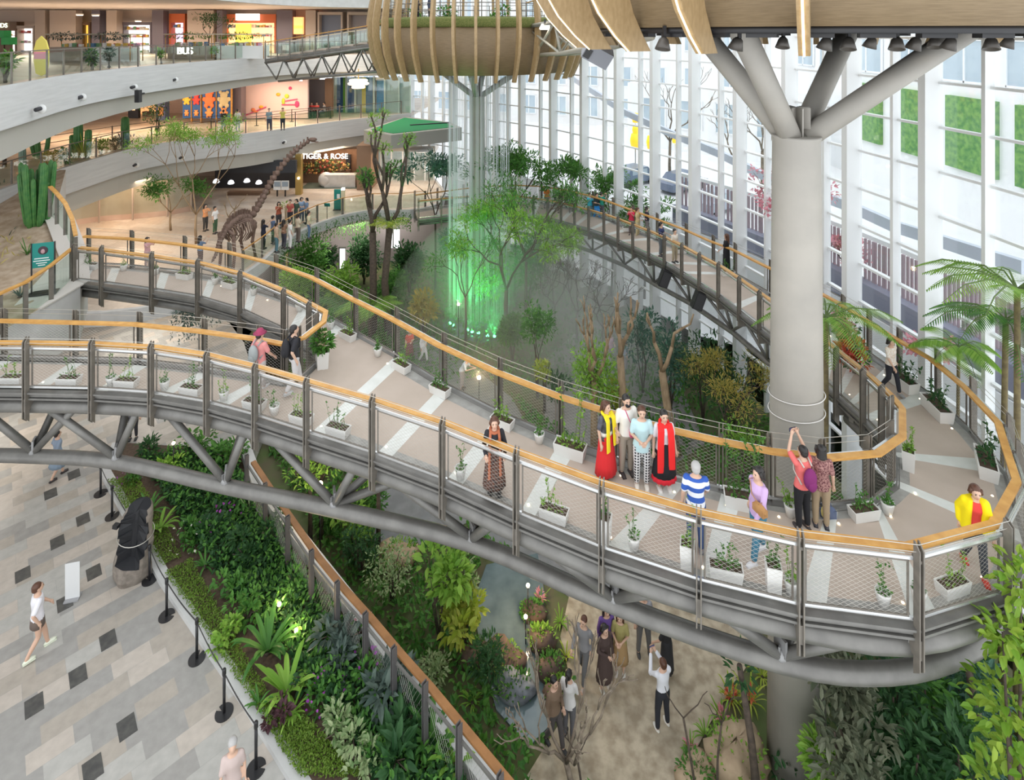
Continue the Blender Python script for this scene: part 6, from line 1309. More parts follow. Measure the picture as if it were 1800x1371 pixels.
for k, (x, y, R, h, c) in enumerate(rocks):
    r = random.Random(k); o = empty('boulder', gp(x, y), rl[k], 'rock', 'garden rocks'); mb = MB(); mb.ball((0, 0, h * .35), (R, R * .8, h * .65), 18)
    for i, (a, b, c_) in enumerate(mb.v): q = 1 + .22 * math.sin(a * 5 + k) * math.cos(b * 6 + c_ * 4) + r.uniform(-.09, .09); mb.v[i] = (a * q, b * q, max(0, c_ * q))
    mb.obj('stone', RK[c], o); mb = MB(); clump(mb, (0, 0, h * .6), (R * .95, R * .8, h * .45), 320, .10, .05, .6, r); mb.v = [(a, b, max(c_, 0)) for a, b, c_ in mb.v]; mb.obj('foliage', LG if k % 2 else MG, o)
WATER = mat('stream water', (.10, .14, .15), .08, col2=(.16, .21, .22), nscale=1.6, bump=.1)
mb = MB(); mb.prism([(p.x, p.y) for p in (gp(832, 1060), gp(855, 995), gp(945, 975), gp(958, 1050), gp(948, 1130), gp(972, 1200), gp(985, 1260), gp(930, 1315), gp(872, 1250), gp(845, 1150))], 0, .05); tag(mb.obj('stream_water', WATER), 'dark blue grey stream beside the garden path', 'water', kind='stuff')
mb = MB(); mb.prism([(p.x, p.y) for p in (gp(790, 560), gp(870, 570), gp(880, 596), gp(850, 604), gp(800, 595), gp(775, 575))], 0, .05); tag(mb.obj('pool_water', WATER), 'small pool under the green lit water strings', 'water', kind='stuff')
# trees: (px, py of base, top row, ...)
def Tr(x, y, top, **k): z = P(x, y, HG).y; return gp(x, y), (y - top) * z / F
def mk(fn, name, lb, x, y, top, *a, **k):
    loc, h = Tr(x, y, top); return fn(name, lb, loc, h, *a, **k)
mk(tree, 'feathery_tree', 'tall feathery green tree right of the green lit water strings', 890, 602, 372, 3.2, LG, seed=1, nl=4600, L=.22, w=.06, rad=.12, fork=.4, depth=4, sp=.42, cl=.75)
mk(tree, 'slender_tree', 'slender dark stemmed tree in front of the green lights', 818, 606, 420, 2.4, MG, seed=2, nl=700, L=.22, w=.05, rad=.06, fork=.45, sp=.45, cl=.6)
mk(tree, 'feathery_tree', 'feathery tree behind the tall one, left of the rear span', 925, 590, 330, 2.6, MG, seed=3, nl=1700, L=.22, w=.06, rad=.09, fork=.5, depth=4, sp=.4, cl=.7)
for k, (x, y, t, lb) in enumerate(((905, 520, 262, 'leafy tree rising past the far bend of the rear span, left of three'), (1000, 505, 280, 'leafy tree by the facade behind the rear span, arching over'), (1075, 520, 305, 'slim leafy tree by the facade behind the crowd'), (1133, 525, 350, 'short leafy tree by the facade right of the crowd'), (765, 510, 275, 'misty leafy tree left of the far column'), (868, 505, 265, 'leafy tree just right of the far column'))):
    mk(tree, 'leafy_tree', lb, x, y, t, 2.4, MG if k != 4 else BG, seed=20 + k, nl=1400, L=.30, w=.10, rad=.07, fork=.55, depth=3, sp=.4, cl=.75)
mk(bare, 'forked_tree', 'bare forked tree with leaf tufts before the entrance canopy', 685, 590, 208, 31, DBARK, .20, 3, .3, .5, (2, 2), leafy=(LG, 34), upb=.6, sc=.42, splay=.3, first=3)
mk(bare, 'forked_tree', 'stout leaning forked trunk left of the bare forked tree', 655, 592, 285, 33, DBARK, .2, 3, .3, .6, (2, 2), leafy=(MG, 60), upb=.6, sc=.4, splay=.25)
fern('epiphyte_fern', 'yellow green fern growing in the fork of the forked tree', PZ(682, 392, P(685, 590, HG).y - .3), 16, 1.1, YG, .6, .7, .35, 10, seed=2, w=.06)
for k, (x, y, t, R, m, lb) in enumerate(((545, 520, 425, (1.3, 1.1, 1.6), MG, 'bushy green tree below the hall railing'), (600, 560, 470, (1.2, 1.0, 1.2), LG, 'light green tree behind the merging of the bridge arms'), (505, 500, 415, (1.1, 1, 1.5), MG, 'bushy tree at the left end of the garden by the oak rail'), (640, 500, 420, (1.2, 1.1, 1.3), DG, 'dark leafy tree left of the stout forked trunk'), (720, 520, 430, (1.1, 1, 1.2), DG, 'dark leafy tree right of the bare forked tree'), (570, 480, 430, (1.0, .9, 1.0), DG, 'dark bush directly under the hall railing'))):
    loc, h = Tr(x, y, t); shrub('bushy_tree', lb, loc, R, 1700, .27, .12, m, 'tree', seed=k, h0=h - R[2] * .8, stems=7)
for k, (x, y, L, tk, m, lb) in enumerate(((650, 610, 1.7, 2.0, LG, 'palm with long arching fronds behind the far rail'), (600, 590, 1.4, 1.6, MG, 'smaller palm left of the long arching palm'))): fern('garden_palm', lb, gp(x, y), 13, L, m, .8, .9, .5, 22, 'palm', seed=k, trunk=tk, w=.045)
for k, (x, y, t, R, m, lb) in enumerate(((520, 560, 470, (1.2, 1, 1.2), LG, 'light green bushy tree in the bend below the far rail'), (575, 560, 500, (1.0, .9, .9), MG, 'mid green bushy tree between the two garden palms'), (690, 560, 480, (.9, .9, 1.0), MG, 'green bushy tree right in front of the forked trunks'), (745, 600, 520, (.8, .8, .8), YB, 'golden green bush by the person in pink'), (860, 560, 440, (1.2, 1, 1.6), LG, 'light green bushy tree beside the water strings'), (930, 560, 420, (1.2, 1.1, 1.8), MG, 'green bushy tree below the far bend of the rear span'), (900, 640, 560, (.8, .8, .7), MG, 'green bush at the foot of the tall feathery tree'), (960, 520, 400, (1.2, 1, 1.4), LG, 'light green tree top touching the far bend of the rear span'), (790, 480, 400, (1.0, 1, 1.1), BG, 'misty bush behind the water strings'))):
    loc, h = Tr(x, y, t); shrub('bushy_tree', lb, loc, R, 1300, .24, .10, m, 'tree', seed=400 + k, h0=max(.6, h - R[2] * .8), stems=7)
mk(bare, 'pruned_tree', 'pruned pale tree with twiggy crown left of the three pruned trunks', 1045, 800, 540, 41, BARK, .14, 4, .35, .5, (2, 2), first=3, upb=.5, sc=.36, splay=.35)
mk(bare, 'pruned_tree', 'pruned pale trunk with upright stubs, middle of the three pruned trunks', 1112, 800, 520, 43, BARK, .16, 3, .25, .62, (1, 2), first=3, upb=.8, sc=.45, lean=(-.5, 0), splay=.28)
mk(bare, 'pruned_tree', 'pruned pale trunk with a broken knob, right of the three pruned trunks', 1190, 800, 545, 45, BARK, .16, 3, .3, .58, (1, 2), first=2, upb=.6, sc=.5, lean=(-.6, 0), splay=.32)
loc, h = Tr(1048, 790, 580); shrub('leafy_bush', 'large light green bush around the left pruned tree', loc, (1.25, 1.0, 1.3), 1300, .17, .08, LG, seed=51, h0=h * .62, stems=7)
loc, h = Tr(1085, 780, 640); shrub('leafy_bush', 'yellow green bush between the pruned trunks', loc, (.75, .7, .7), 500, .16, .08, YG, seed=52, h0=h * .6)
loc, h = Tr(945, 700, 520); shrub('leafy_bush', 'round green bush on the mossy stump behind the far rail', loc, (1.0, .9, .9), 800, .2, .08, MG, seed=53, h0=h * .75)
loc, h = Tr(957, 725, 600); shrub('leafy_bush', 'small yellow green shrub below the round green bush', loc, (.5, .5, .55), 300, .15, .07, YG, seed=54, h0=h * .6)
loc, h = Tr(985, 730, 640); shrub('leafy_bush', 'dark low bush at the foot of the mossy stump', loc, (.7, .6, .6), 300, .18, .08, DG, seed=58, h0=h * .5)
mk(tree, 'golden_tree', 'airy golden brown shrub left of the big column', 1278, 800, 645, 3.0, YB, seed=55, nl=2600, L=.17, w=.03, rad=.06, fork=.35, depth=4, sp=.8, cl=.6)
loc, h = Tr(1305, 850, 725); shrub('leafy_bush', 'light green shrub just behind the inner rail left of the column', loc, (.8, .7, .8), 520, .14, .06, LG, seed=56, h0=h * .6)
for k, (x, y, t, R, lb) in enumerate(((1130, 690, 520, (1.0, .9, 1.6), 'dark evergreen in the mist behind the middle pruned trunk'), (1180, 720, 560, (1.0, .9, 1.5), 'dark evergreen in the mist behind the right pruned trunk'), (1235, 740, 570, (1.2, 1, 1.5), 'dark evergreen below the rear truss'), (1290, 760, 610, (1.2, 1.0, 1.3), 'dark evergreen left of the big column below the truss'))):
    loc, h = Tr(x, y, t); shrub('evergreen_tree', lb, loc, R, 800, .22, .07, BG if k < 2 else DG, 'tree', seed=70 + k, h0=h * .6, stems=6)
for k, (x, y, t, lb) in enumerate(((1015, 600, 430, 'bare twiggy tree lost in the mist'), (975, 580, 440, 'thin bare tree in the mist under the rear span'), (1060, 620, 470, 'bare twiggy tree in the mist left of the evergreens'))): mk(bare, 'misty_bare_tree', lb, x, y, t, 80 + k, DBARK, .06, 5, .7, .3, (2, 3), sc=.3)
# hall floor trees by the dinosaur
hp = lambda px, py: P(px, py, HL1)
l = hp(345, 428); z = l.y / F
tree('airy_tree', 'airy light green tree standing on the hall floor', l, (428 - 225) * z, 3.2, LG, seed=90, nl=3400, L=.16, w=.05, bark=BARK, rad=.07, fork=.25, depth=4, sp=.55, cl=.62, flat=.7)
tree('airy_tree', 'dark green low tree behind the airy light green tree', hp(300, 405) + V((0, 0, 0)), 3.6, 2.6, MG, seed=91, nl=1600, L=.18, w=.07, bark=BARK, rad=.06, fork=.3, sp=.8, cl=.6)
for k, (x, y, t, lb) in enumerate(((412, 440, 322, 'thin bare trunk left of the dinosaur skeleton, taller one'), (402, 438, 345, 'thin bare trunk left of the dinosaur skeleton, shorter one'))): q = hp(x, y); bare('bare_sapling', lb, q, (y - t) * q.y / F, 95 + k, BARK, .05, 2, .3, .6, (1, 2), first=2)
OLB = mat('olive trunk', (.20, .16, .07), .8, col2=(.13, .10, .05), nscale=8)
# tree ferns by the facade
for k, (x, yc, d, L, n, lb, ln, tr_) in enumerate(((1788, 512, 13.6, 2.1, 17, 'tall tree fern at the right edge with wide glossy crown', (0, 0), .07), (1768, 565, 14.4, 1.75, 13, 'tall tree fern just left of the widest one', (.1, 0), .07), (1685, 612, 15.6, 1.15, 10, 'smaller tree fern between rail and facade', (.05, 0), .045), (1452, 560, 15.8, 1.8, 13, 'tree fern right behind the big column inside the loop', (0, 0), .07))):
    c = PZ(x, yc, d); fern('tree_fern', lb, V((c.x - ln[0], c.y, 0)), n, L, LG if k != 1 else MG, .62, .85, .40, 30, 'tree fern', seed=110 + k, trunk=c.z, tr=tr_, lean=ln, bark=OLB, w=.032)
# right foreground growth below the loop
loc = V((8.6, 9.4, 0))
def tall_bush(name, lb, c, h, cl, m, n, L, w, seed, bark=DBARK, rad=.06):
    r = random.Random(seed); e = empty(name, V((c[0], c[1], 0)), lb, 'tree'); tk, mb = MB(), MB()
    for x, y, z, R, q in cl:
        tk.tube([V((r.uniform(-.1, .1), r.uniform(-.1, .1), 0)), V((x * .4, y * .4, z * .55)), V((x, y, z))], [rad, rad * .7, rad * .3], 7); clump(mb, (x, y, z), R, int(n * q), L, w, .1, r, shell=.3)
    tk.obj('trunk', bark, e); mb.obj('foliage', m, e); return e
c = PZ(1790, 1200, 9.6)
tall_bush('broadleaf_tree', 'tall yellow green broadleaf tree at the lower right edge', (c.x, c.y), 7, [(.05, 0, 7.75, .38, .7), (-.35, -.1, 7.0, .35, .6), (.15, 0, 6.6, .55, 1), (-.15, 0, 5.6, .6, 1), (.2, .1, 4.8, .6, .8), (-.3, 0, 4.2, .6, .8), (-.75, .1, 3.5, .4, .5)], leafm('bright green leaf', (.15, .31, .03), (.33, .46, .06)), 150, .20, .11, 120, rad=.05)
LB_ = [(1500, 1215, 11.6, .75, OG, 'grey leaved shrub right of the column just below the chord'), (1570, 1235, 12.0, .9, DG, 'dark shrub below the middle of the loop chord'), (1640, 1215, 12.4, .8, MG, 'green shrub below the right part of the loop chord'), (1690, 1200, 13.0, .9, BG, 'bluish shrub beneath the loop near the right edge'), (1490, 1320, 11.0, .7, OG, 'grey leaved shrub at the bottom right of the column'), (1590, 1320, 11.4, .9, DG, 'dark shrub at the bottom edge right of the column'), (1690, 1310, 11.4, .85, DG, 'dark shrub at the bottom edge near the right corner'), (1440, 1335, 11.8, .5, LG, 'bright low shrub at the foot of the column')]
for k, (x, y, d, R, m, lb) in enumerate(LB_):
    c = PZ(x, y, d); tall_bush('garden_shrub', lb, (c.x, c.y), c.z, [(rp.uniform(-.4, .4) * R, rp.uniform(-.4, .4) * R, max(.3, c.z + rp.uniform(-.75, .35) * R), R * .62, 1) for _ in range(6)] + [(rp.uniform(-.6, .6) * R, rp.uniform(-.3, .3) * R, max(.25, c.z * .45), R * .6, .8) for _ in range(3)], m, 90, .22 if m is not BG else .34, .085, 130 + k)
for k, (x0, x1, y, d, lb) in enumerate(((1720, 1700, 1371, 12.2, 'slim bare trunk among the shrubs at lower right'), (1690, 1705, 1371, 12.4, 'leaning bare trunk beside the slim one at lower right'), (1325, 1300, 1371, 12.4, 'dark leaning trunk at the right edge of the path'))):
    a = gp(x0, 1400); b = PZ(x1, 1170, d); o = empty('bare_tree', V((a.x, d, 0)), lb, 'tree'); mb = MB(); mb.tube([(0, 0, 0), ((b.x - a.x) * .4, 0, b.z * .5), (b.x - a.x, 0, b.z)], [.1, .08, .06], 9); mb.obj('trunk', DBARK, o); mb = MB(); clump(mb, (b.x - a.x, 0, b.z), .35, 60, .2, .07); mb.obj('crown', DG, o)
# path edge planting
for k, (x, y, n, L, w, m, m2, lb) in enumerate(((1285, 1235, 18, .55, .06, YG, RD, 'yellow bromeliad with red bloom at the path edge, uppermost'), (1318, 1240, 18, .6, .06, YG, RD, 'yellow bromeliad beside the dark leaning trunk'), (1270, 1275, 16, .45, .06, LG, PK, 'green bromeliad with pink bloom on the path edge'), (1240, 1300, 16, .45, .05, LG, None, 'green grassy tuft by the tan boulder'), (1215, 1330, 16, .4, .05, LG, PK, 'green tuft with pink bloom above the small tan boulder'), (1340, 1195, 18, .6, .06, YG, None, 'tall yellow leaved plant under the loop by the column'), (985, 1100, 16, .4, .05, LG, None, 'green tuft on the upper stream bank'), (995, 1160, 16, .4, .05, YG, None, 'yellow tuft on the lower stream bank'), (950, 1060, 16, .4, .05, LG, PK, 'pink tinged tuft at the head of the stream bank'), (855, 1225, 20, .6, .05, MG, None, 'grassy tuft at the left bank of the stream'), (830, 1240, 18, .5, .05, LG, None, 'smaller grassy tuft near the oak rail'))):
    rosette('bromeliad', lb, gp(x, y), n, L, w, m, 1.1, .8, 'plant', seed=150 + k, m2=m2)
for k, (x, y, t, R, L, w, m, lb) in enumerate(((772, 1130, 960, (1.0, .8, .8), .26, .13, LG, 'large bright green broadleaf bush beside the oak rail'), (815, 1140, 1060, (.7, .6, .6), .24, .12, YG, 'yellow green lower part bush beside the stream'), (690, 1060, 960, (.8, .7, .7), .11, .05, PV, 'pale variegated bush left of the bright broadleaf bush'), (635, 1010, 925, (.7, .6, .7), .13, .06, DG, 'dark green fine leaved bush by the oak rail under the chord'), (620, 960, 870, (.8, .7, .8), .2, .08, LG, 'light green bush between the truss diagonals'), (585, 930, 870, (.7, .6, .7), .18, .06, MG, 'green bush right of the bright garden lamp'), (810, 1110, 985, (.6, .5, .5), .12, .05, PV, 'pale fine leaved shrub under the bridge chord'), (655, 900, 840, (.6, .6, .6), .17, .07, MG, 'green bush beside the dark paved walk'), (860, 1210, 1130, (.5, .5, .45), .14, .05, DG, 'dark mossy bush over the stream rocks'), (760, 1200, 1150, (.5, .5, .4), .12, .05, PV, 'pale shrub hugging the oak rail'))):
    loc, h = Tr(x, y, t); shrub('garden_bush', lb, loc, R, 560 if L < .2 else 330, L, w, m, 'shrub', seed=170 + k, h0=max(.4, h - R[2] * .9), stems=7)
mk(bare, 'plumeria_tree', 'bare grey plumeria tree in front of the stream', 1015, 1400, 1130, 204, GBARK, .065, 5, .5, .22, (2, 2), first=5, sc=.29, upb=.25, taper=.72, lean=(-.25, 0), splay=.75)
for k, (x, y, t, ln, lb) in enumerate(((1030, 1420, 1265, (-.2, 0), 'thin bare stick left of the photographing man'), (1225, 1400, 1170, (-.3, 0), 'thin bare stick right of the photographing man'), (1260, 1400, 1190, (.1, 0), 'thin bare sapling by the tan boulder'))): mk(bare, 'bare_stick', lb, x, y, t, 210 + k, DBARK, .025, 2, .3, .6, (1, 2), first=2, lean=ln)
for k, (x, y, t, lb) in enumerate(((545, 960, 800, 'slim trunk behind the oak rail left of the bright lamp'), (565, 950, 800, 'slim trunk behind the bright garden lamp'), (665, 960, 800, 'curved dark trunk beside the dark paved walk'))): mk(tree, 'slim_tree', lb, x, y, t, 1.4, LG, seed=220 + k, nl=260, L=.16, w=.06, rad=.07, fork=.7, sp=.5, cl=.5)
# hanging vines
def vines(name, lb, pts, H0, ln, n, m, seed, cat='vine'):
    r = random.Random(seed); mb = MB()
    for _ in range(n):
        t = r.random() * (len(pts) - 1.001); i = int(t); p = pts[i].lerp(pts[i + 1], t - i); q = V((p.x + r.uniform(-.15, .15), p.y + r.uniform(-.15, .15), Z0(H0))); L = ln * r.uniform(.3, 1)
        for s in range(int(L / .13)): mb.leaf(q - up * s * .13 + rv(r) * .04, (rv(r) - up * .6).normalized(), .14, .06)
    o = mb.obj(name, m); return tag(o, lb, cat, kind='stuff')
vines('hanging_vines', 'curtain of vines hanging from the hall floor edge', [p for p in L1E[11:22]], HL1 + .1, 1.6, 420, MG, 1)
vines('hanging_vines', 'grey green strands hanging below the floor edge at left', [V((-15, 25.2, 0)), V((-14, 26.8, 0)), V((-13.2, 29, 0))], HL1 + .3, 1.8, 160, GG, 2)
vines('hanging_vines', 'fringe of dark strands hanging under the left bridge arm', [V((-12.6, 20.6, 0)), V((-9.5, 20.9, 0))], HL1 + 1.2, .9, 120, GG, 3)
# cactus terrace, upper left
def cactus(lb, loc, cols, m, seed=0, name='cactus'):
    e = empty(name, loc, lb, 'cactus'); r = random.Random(seed)
    for (x, y, h, R, b) in cols:
        mb = MB(); n = 36; prof = [(.6 * R, 0), (R, h * .12), (R * 1.02, h * .6), (R * .92, h * .93), (R * .6, h * .98), (0, h)]; vs = []
        mb.lathe(prof, n, wob=lambda a, i: 1 + .16 * math.cos(a * 9)); mb.v = [(vx * 1 + x + b[0] * (vz / h) ** .6, vy + y + b[1] * (vz / h) ** .6, vz) for vx, vy, vz in mb.v]; mb.obj('column', m, e)
    return e
CG = mat('cactus green', (.04, .17, .045), .5, col2=(.09, .24, .06), nscale=6); CB = mat('blue cactus', (.14, .22, .17), .6, col2=(.2, .28, .22), nscale=4)
tq = lambda px, py, H: P(px, py, H)
q = tq(63, 400, 8.1); rc_ = random.Random(4); cactus('large clump of tall green columnar cactus on the terrace', q, [(.10 * math.cos(k * 2.4) * (1 + k % 3), .10 * math.sin(k * 2.4) * (1 + k % 3), rc_.uniform(1.5, 2.9), rc_.uniform(.085, .11), (.42 * math.cos(k * 2.4) * rc_.uniform(.5, 1.1), .3 * math.sin(k * 2.4))) for k in range(15)], CG)
q = tq(42, 330, 7.6); cactus('single blue green columnar cactus behind the large clump', q, [(0, 0, 2.5, .13, (-.1, 0))], CB)
q = tq(70, 285, 7.2); cactus('dark branching cactus at the gallery end of the terrace', q, [(0, 0, 1.8, .12, (-.2, 0)), (.2, 0, 1.5, .1, (.3, 0)), (-.2, .1, 1.3, .1, (-.4, 0))], CG, 3)
q = V((-24.4, 32.0, Z0(HL2))); cactus('stout green cactus on the planted edge of the middle gallery', q, [(0, 0, 2.2, .2, (0, 0)), (.4, .1, 1.6, .16, (.1, 0)), (-.3, .1, 1.3, .15, (-.1, 0))], CG)
q = V((-23.8, 35.0, Z0(HL2))); cactus('dark narrow cactus right of the stout one on the gallery edge', q, [(0, 0, 1.9, .2, (0, 0))], CG)
for k, (x, y, H, n, L, w, m, lb) in enumerate(((85, 395, 8.2, 26, .8, .07, GG, 'spiky grey agave at the foot of the large cactus'), (20, 380, 8.3, 30, .9, .04, DRY, 'dry straw coloured tussock left of the large cactus'), (35, 525, 8.8, 16, .4, .06, GG, 'small agave in the soil in front of the teal poster'), (10, 430, 8.5, 22, .6, .06, GG, 'grey succulent rosette at the left edge of the terrace'), (48, 450, 8.5, 20, .5, .05, MG, 'green spiky plant left of the teal poster'), (15, 345, 8.0, 30, .8, .04, DRY, 'second straw tussock above the first'), (28, 415, 8.4, 18, .4, .05, MG, 'low green rosette on the sandy slope'))): rosette('succulent', lb, tq(x, y, H), n, L, w, m, 1.3, .6, 'plant', seed=240 + k)
q = V((-23.7, 33.6, Z0(HL2)))
for k, (px, dy, m, lb, kind) in enumerate(((165, 0, YG, 'yellow tinged yucca on the gallery edge', 'r'), (105, 0, YB, 'golden shrub on the gallery edge near the cactus terrace', 's'), (125, 0, MG, 'round green shrub between golden shrub and yucca', 's'), (190, 0, LG, 'pale flowering plant on the gallery edge', 's'), (208, 0, OG, 'grey green shrub right of the pale flowers', 's'), (238, 0, PD, 'dark shrub at the right end of the gallery planting', 's'))):
    i = min(range(len(L2E)), key=lambda i: abs(900 + F * L2E[i].x / L2E[i].y - px + 0) + (100 if L2E[i].y < 26 else 0)); p = L2E[i]; q = V((p.x - .6, p.y + .3, Z0(HL2)))
    if kind == 'r': rosette('yucca', lb, q, 34, 1.1, .06, m, 1.5, .6, 'plant', seed=260)
    else: shrub('gallery_shrub', lb, q, (.6, .5, .5), 200, .2, .06, m, seed=261 + k, m2=WF if px == 190 else None, n2=14)
shrub('clipped_tree', 'dark rounded tree in front of the blue pillar on the gallery', V((-24.2, 38.8, Z0(HL2))), (.9, .8, 1.3), 500, .2, .07, DG, 'tree', seed=270, h0=1.9)
fern('fan_palm', 'fan leaved palm cut by the left frame edge', P(8, 300, 7.2), 14, 1.1, MG, .6, .8, .35, 12, 'palm', seed=5, trunk=2.2, w=.06)
rosette('potted_agave', 'grey agave in a white bowl at the left frame edge', P(6, 345, 7.6) + V((0, 0, .3)), 18, .5, .08, GG, 1, .6, 'plant', seed=9)
o = empty('bowl_planter', P(6, 345, 7.6), 'white bowl planter under the grey agave at the left edge', 'planter'); mb = MB(); mb.lathe([(.25, 0), (.5, .35), (.45, .35), (.3, .28), (0, .28)], 20); mb.obj('bowl', POTW, o); mb = MB(); mb.lathe([(.44, .33), (0, .34)], 16); mb.obj('soil', SOIL, o)
# upper gallery greenery and stalls
i3 = lambda px: min(L3E, key=lambda p: abs(900 + F * p.x / p.y - px))
for k, (px, m, s, lb) in enumerate(((22, MG, .7, 'leafy pot plant behind the balustrade at the far left'), (40, LG, .6, 'light green pot plant left of the surfboard'), (168, GG, .8, 'silvery pot plant in the middle of the upper balustrade'), (185, MG, .8, 'green pot plant by the silvery one'), (215, GG, .6, 'pale pot plant near the white letters'), (300, LG, .5, 'grassy pot plant below the orange headed shop'), (400, LG, .5, 'grassy pot plant below the warm shop'))):
    p = i3(px); shrub('potted_plant', lb, V((p.x - .9, p.y + .5, Z0(HL3))), (.5 * s, .5 * s, .6 * s), 130, .2, .08, m, 'plant', seed=300 + k, h0=.7)
p = PZ(367, 60, 42); tree('indoor_tree', 'small dark tree in front of the tan pier on the upper gallery', V((p.x, p.y, Z0(HL3))), 3.4, 1.6, DG, seed=310, nl=500, L=.2, w=.07, rad=.05, fork=.4, cl=.5)
p = PZ(72, 105, 23.5); o = empty('surfboard', V((p.x, p.y, Z0(HL3))), 'yellow and pink surfboard standing at the upper balustrade', 'surfboard'); mb = MB(); pr = [(0, 0), (.22, .1), (.3, .6), (.3, 1.1), (.2, 1.45), (0, 1.65), (-.2, 1.45), (-.3, 1.1), (-.3, .6), (-.22, .1)]; mb.plate([(x, 0, z) for x, z in pr], (0, 1, 0), .06); mb.obj('board', mat('surf yellow', (.80, .68, .12), .4), o); mb = MB(); mb.plate([(x * .95, -.01, z) for x, z in ((.3, .7), (.3, 1.0), (-.3, 1.0), (-.3, .7))], (0, 1, 0), .02); mb.obj('pink_band', mat('surf pink', (.80, .30, .38), .4), o)
for k, (px, py, c, lb) in enumerate(((6, 60, (.02, .30, .05), 'upper green cube at the left frame edge'), (16, 72, (.03, .35, .06), 'lower green cube beside the kids shop'))):
    p = PZ(px, py, 28); o = empty('display_cube', p, lb, 'cube'); mb = MB(); mb.box((0, 0, 0), (.42, .42, .36)); mb.obj('block', mat('cube green', c, .5), o); mb = MB(); mb.box((0, 0, -(p.z - Z0(HL3)) / 2 - .1), (.2, .2, p.z - Z0(HL3) - .1)); mb.obj('pedestal', BRN, o)
for k, (x0, x1, lb) in enumerate(((95, 165, 'market stall with garland canopy left of the middle of the upper gallery'), (170, 240, 'market stall with white counter and garland on the upper gallery'), (300, 380, 'market stall with green garland right of the white letters'), (385, 470, 'market stall with green garland in front of the warm shop'))):
    o = empty('market_stall', (0, 0, 0), lb, 'stall'); d = 36 + (k > 1) * 4; a, b = PZ(x0, 80, d), PZ(x1, 80, d); zf = Z0(HL3)
    mb = MB(); mb.box(((a.x + b.x) / 2, d, zf + .45), (b.x - a.x, .7, .9)); mb.obj('counter', WHITE if k % 2 else TAN, o)
    for x in (a.x, b.x):
        for y in (d - .6, d + .6): mb = MB(); mb.tube([(x, y, zf), (x, y, zf + 1.7)], .03, 6); mb.obj('canopy_pole', OAK, o)
    mb = MB(); mb.box(((a.x + b.x) / 2, d, zf + 1.7), (b.x - a.x + .2, 1.3, .08)); mb.obj('canopy_slats', mat('bleached timber', (.55, .48, .36), .7), o)
    mb = MB(); clump(mb, ((a.x + b.x) / 2, d - .6, zf + 1.6), ((b.x - a.x) / 2, .25, .2), 260, .17, .06, -.4, rp); mb.obj('garland', GG if k < 2 else MG, o)
    mb = MB(); r = random.Random(k)
    for _ in range(14): mb.m = r.randrange(7); mb.box((r.uniform(a.x, b.x), d + r.uniform(-.2, .2), zf + 1.0), (.2, .2, r.uniform(.15, .35)))
    mb.obj('goods', PROD, o)
p = PZ(325, 90, 36); o = text_obj('sign_letters', 'BUS', .62, p, (PI / 2, 0, -.1), SIGNW, None, .06); tag(o, 'white standing letters on the upper gallery balustrade', 'sign')

carpet('dry_tufts', 'dry straw and succulent tufts scattered over the cactus terrace', [(-30, 19), (-17.4, 18.5), (-18.5, 21.8), (-20.5, 24), (-22, 25.2), (-30, 25.2)], Z0(8.35), 700, .3, .05, DRY, .5, 77)
for k, (px, y0, y1, d, c, lb) in enumerate(((1385, 300, 470, 27, PK, 'pink blossoming street tree just right of the column'), (1488, 418, 500, 27, PK, 'small pink blossoming street tree by the slat fence'), (1640, 640, 730, 20, PK, 'pink blossoming shrub outside the right hand bays'))):
    p = PZ(px, y0, d); zf = Z0(12.4); h = p.z - zf; tree('blossom_tree', lb, V((p.x, p.y, zf)), max(1.5, h), 1.6, c, seed=420 + k, nl=420, L=.2, w=.12, rad=.05, fork=.45, cl=.5)
for k, (px, y0, d, lb) in enumerate(((1178, 100, 46, 'leafless street tree left of the third bay from the column'), (1290, 165, 44, 'leafless street tree left of the big column'), (1340, 150, 46, 'leafless street tree behind the left column branch'))):
    p = PZ(px, y0, d); zf = Z0(12.4); bare('street_tree', lb, V((p.x, p.y, zf)), p.z - zf, 430 + k, GBARK, .12, 5, .5, .35, (2, 2), sc=.3)

a = hp(502, 420); o = empty('pale_sapling', a + V((.1, -1.6, -.05)), 'tall thin pale trunk standing before the crowd at the hall railing', 'tree'); o.location.z = 0; y_ = o.location.y
a2 = gp(503, 545); o.location = a2; mb = MB(); mb.tube([(0, 0, 0), (.05, 0, 3.2), (-.04, 0, 6.4)], [.09, .075, .06], 8); mb.obj('trunk', BARK, o); mb = MB(); clump(mb, (-.04, 0, 6.4), .25, 24, .18, .06); mb.obj('foliage', LG, o)
# ================================================================ remaining things
# upper footbridge from the gallery to the far pod
ub = empty('upper_footbridge', (0, 0, 0), 'short upper truss footbridge rising from the gallery to the far timber pod', 'bridge')
A, B = V((-16.6, 40.0, Z0(1.75))), V((-7.6, 36.3, Z0(.5))); dv = (B - A); hv = V((dv.x, dv.y, 0)).normalized(); sd = V((hv.y, -hv.x, 0))
if sd.y > 0: sd = -sd
W2 = .95
mb = MB(); mb.slab([A + sd * W2, B + sd * W2, B - sd * W2, A - sd * W2], .14); mb.obj('deck', STEEL, ub)
for k in range(9):
    t = (k + .5) / 9; p = A.lerp(B, t); mb = MB(); mb.slab([p + sd * W2 - hv * .35 + up * .16, p + sd * W2 + hv * .35 + up * .16, p - sd * W2 + hv * .35 + up * .16, p - sd * W2 - hv * .35 + up * .16], .12); mb.obj('step', mat('warm tread', (.40, .34, .28), .7), ub)
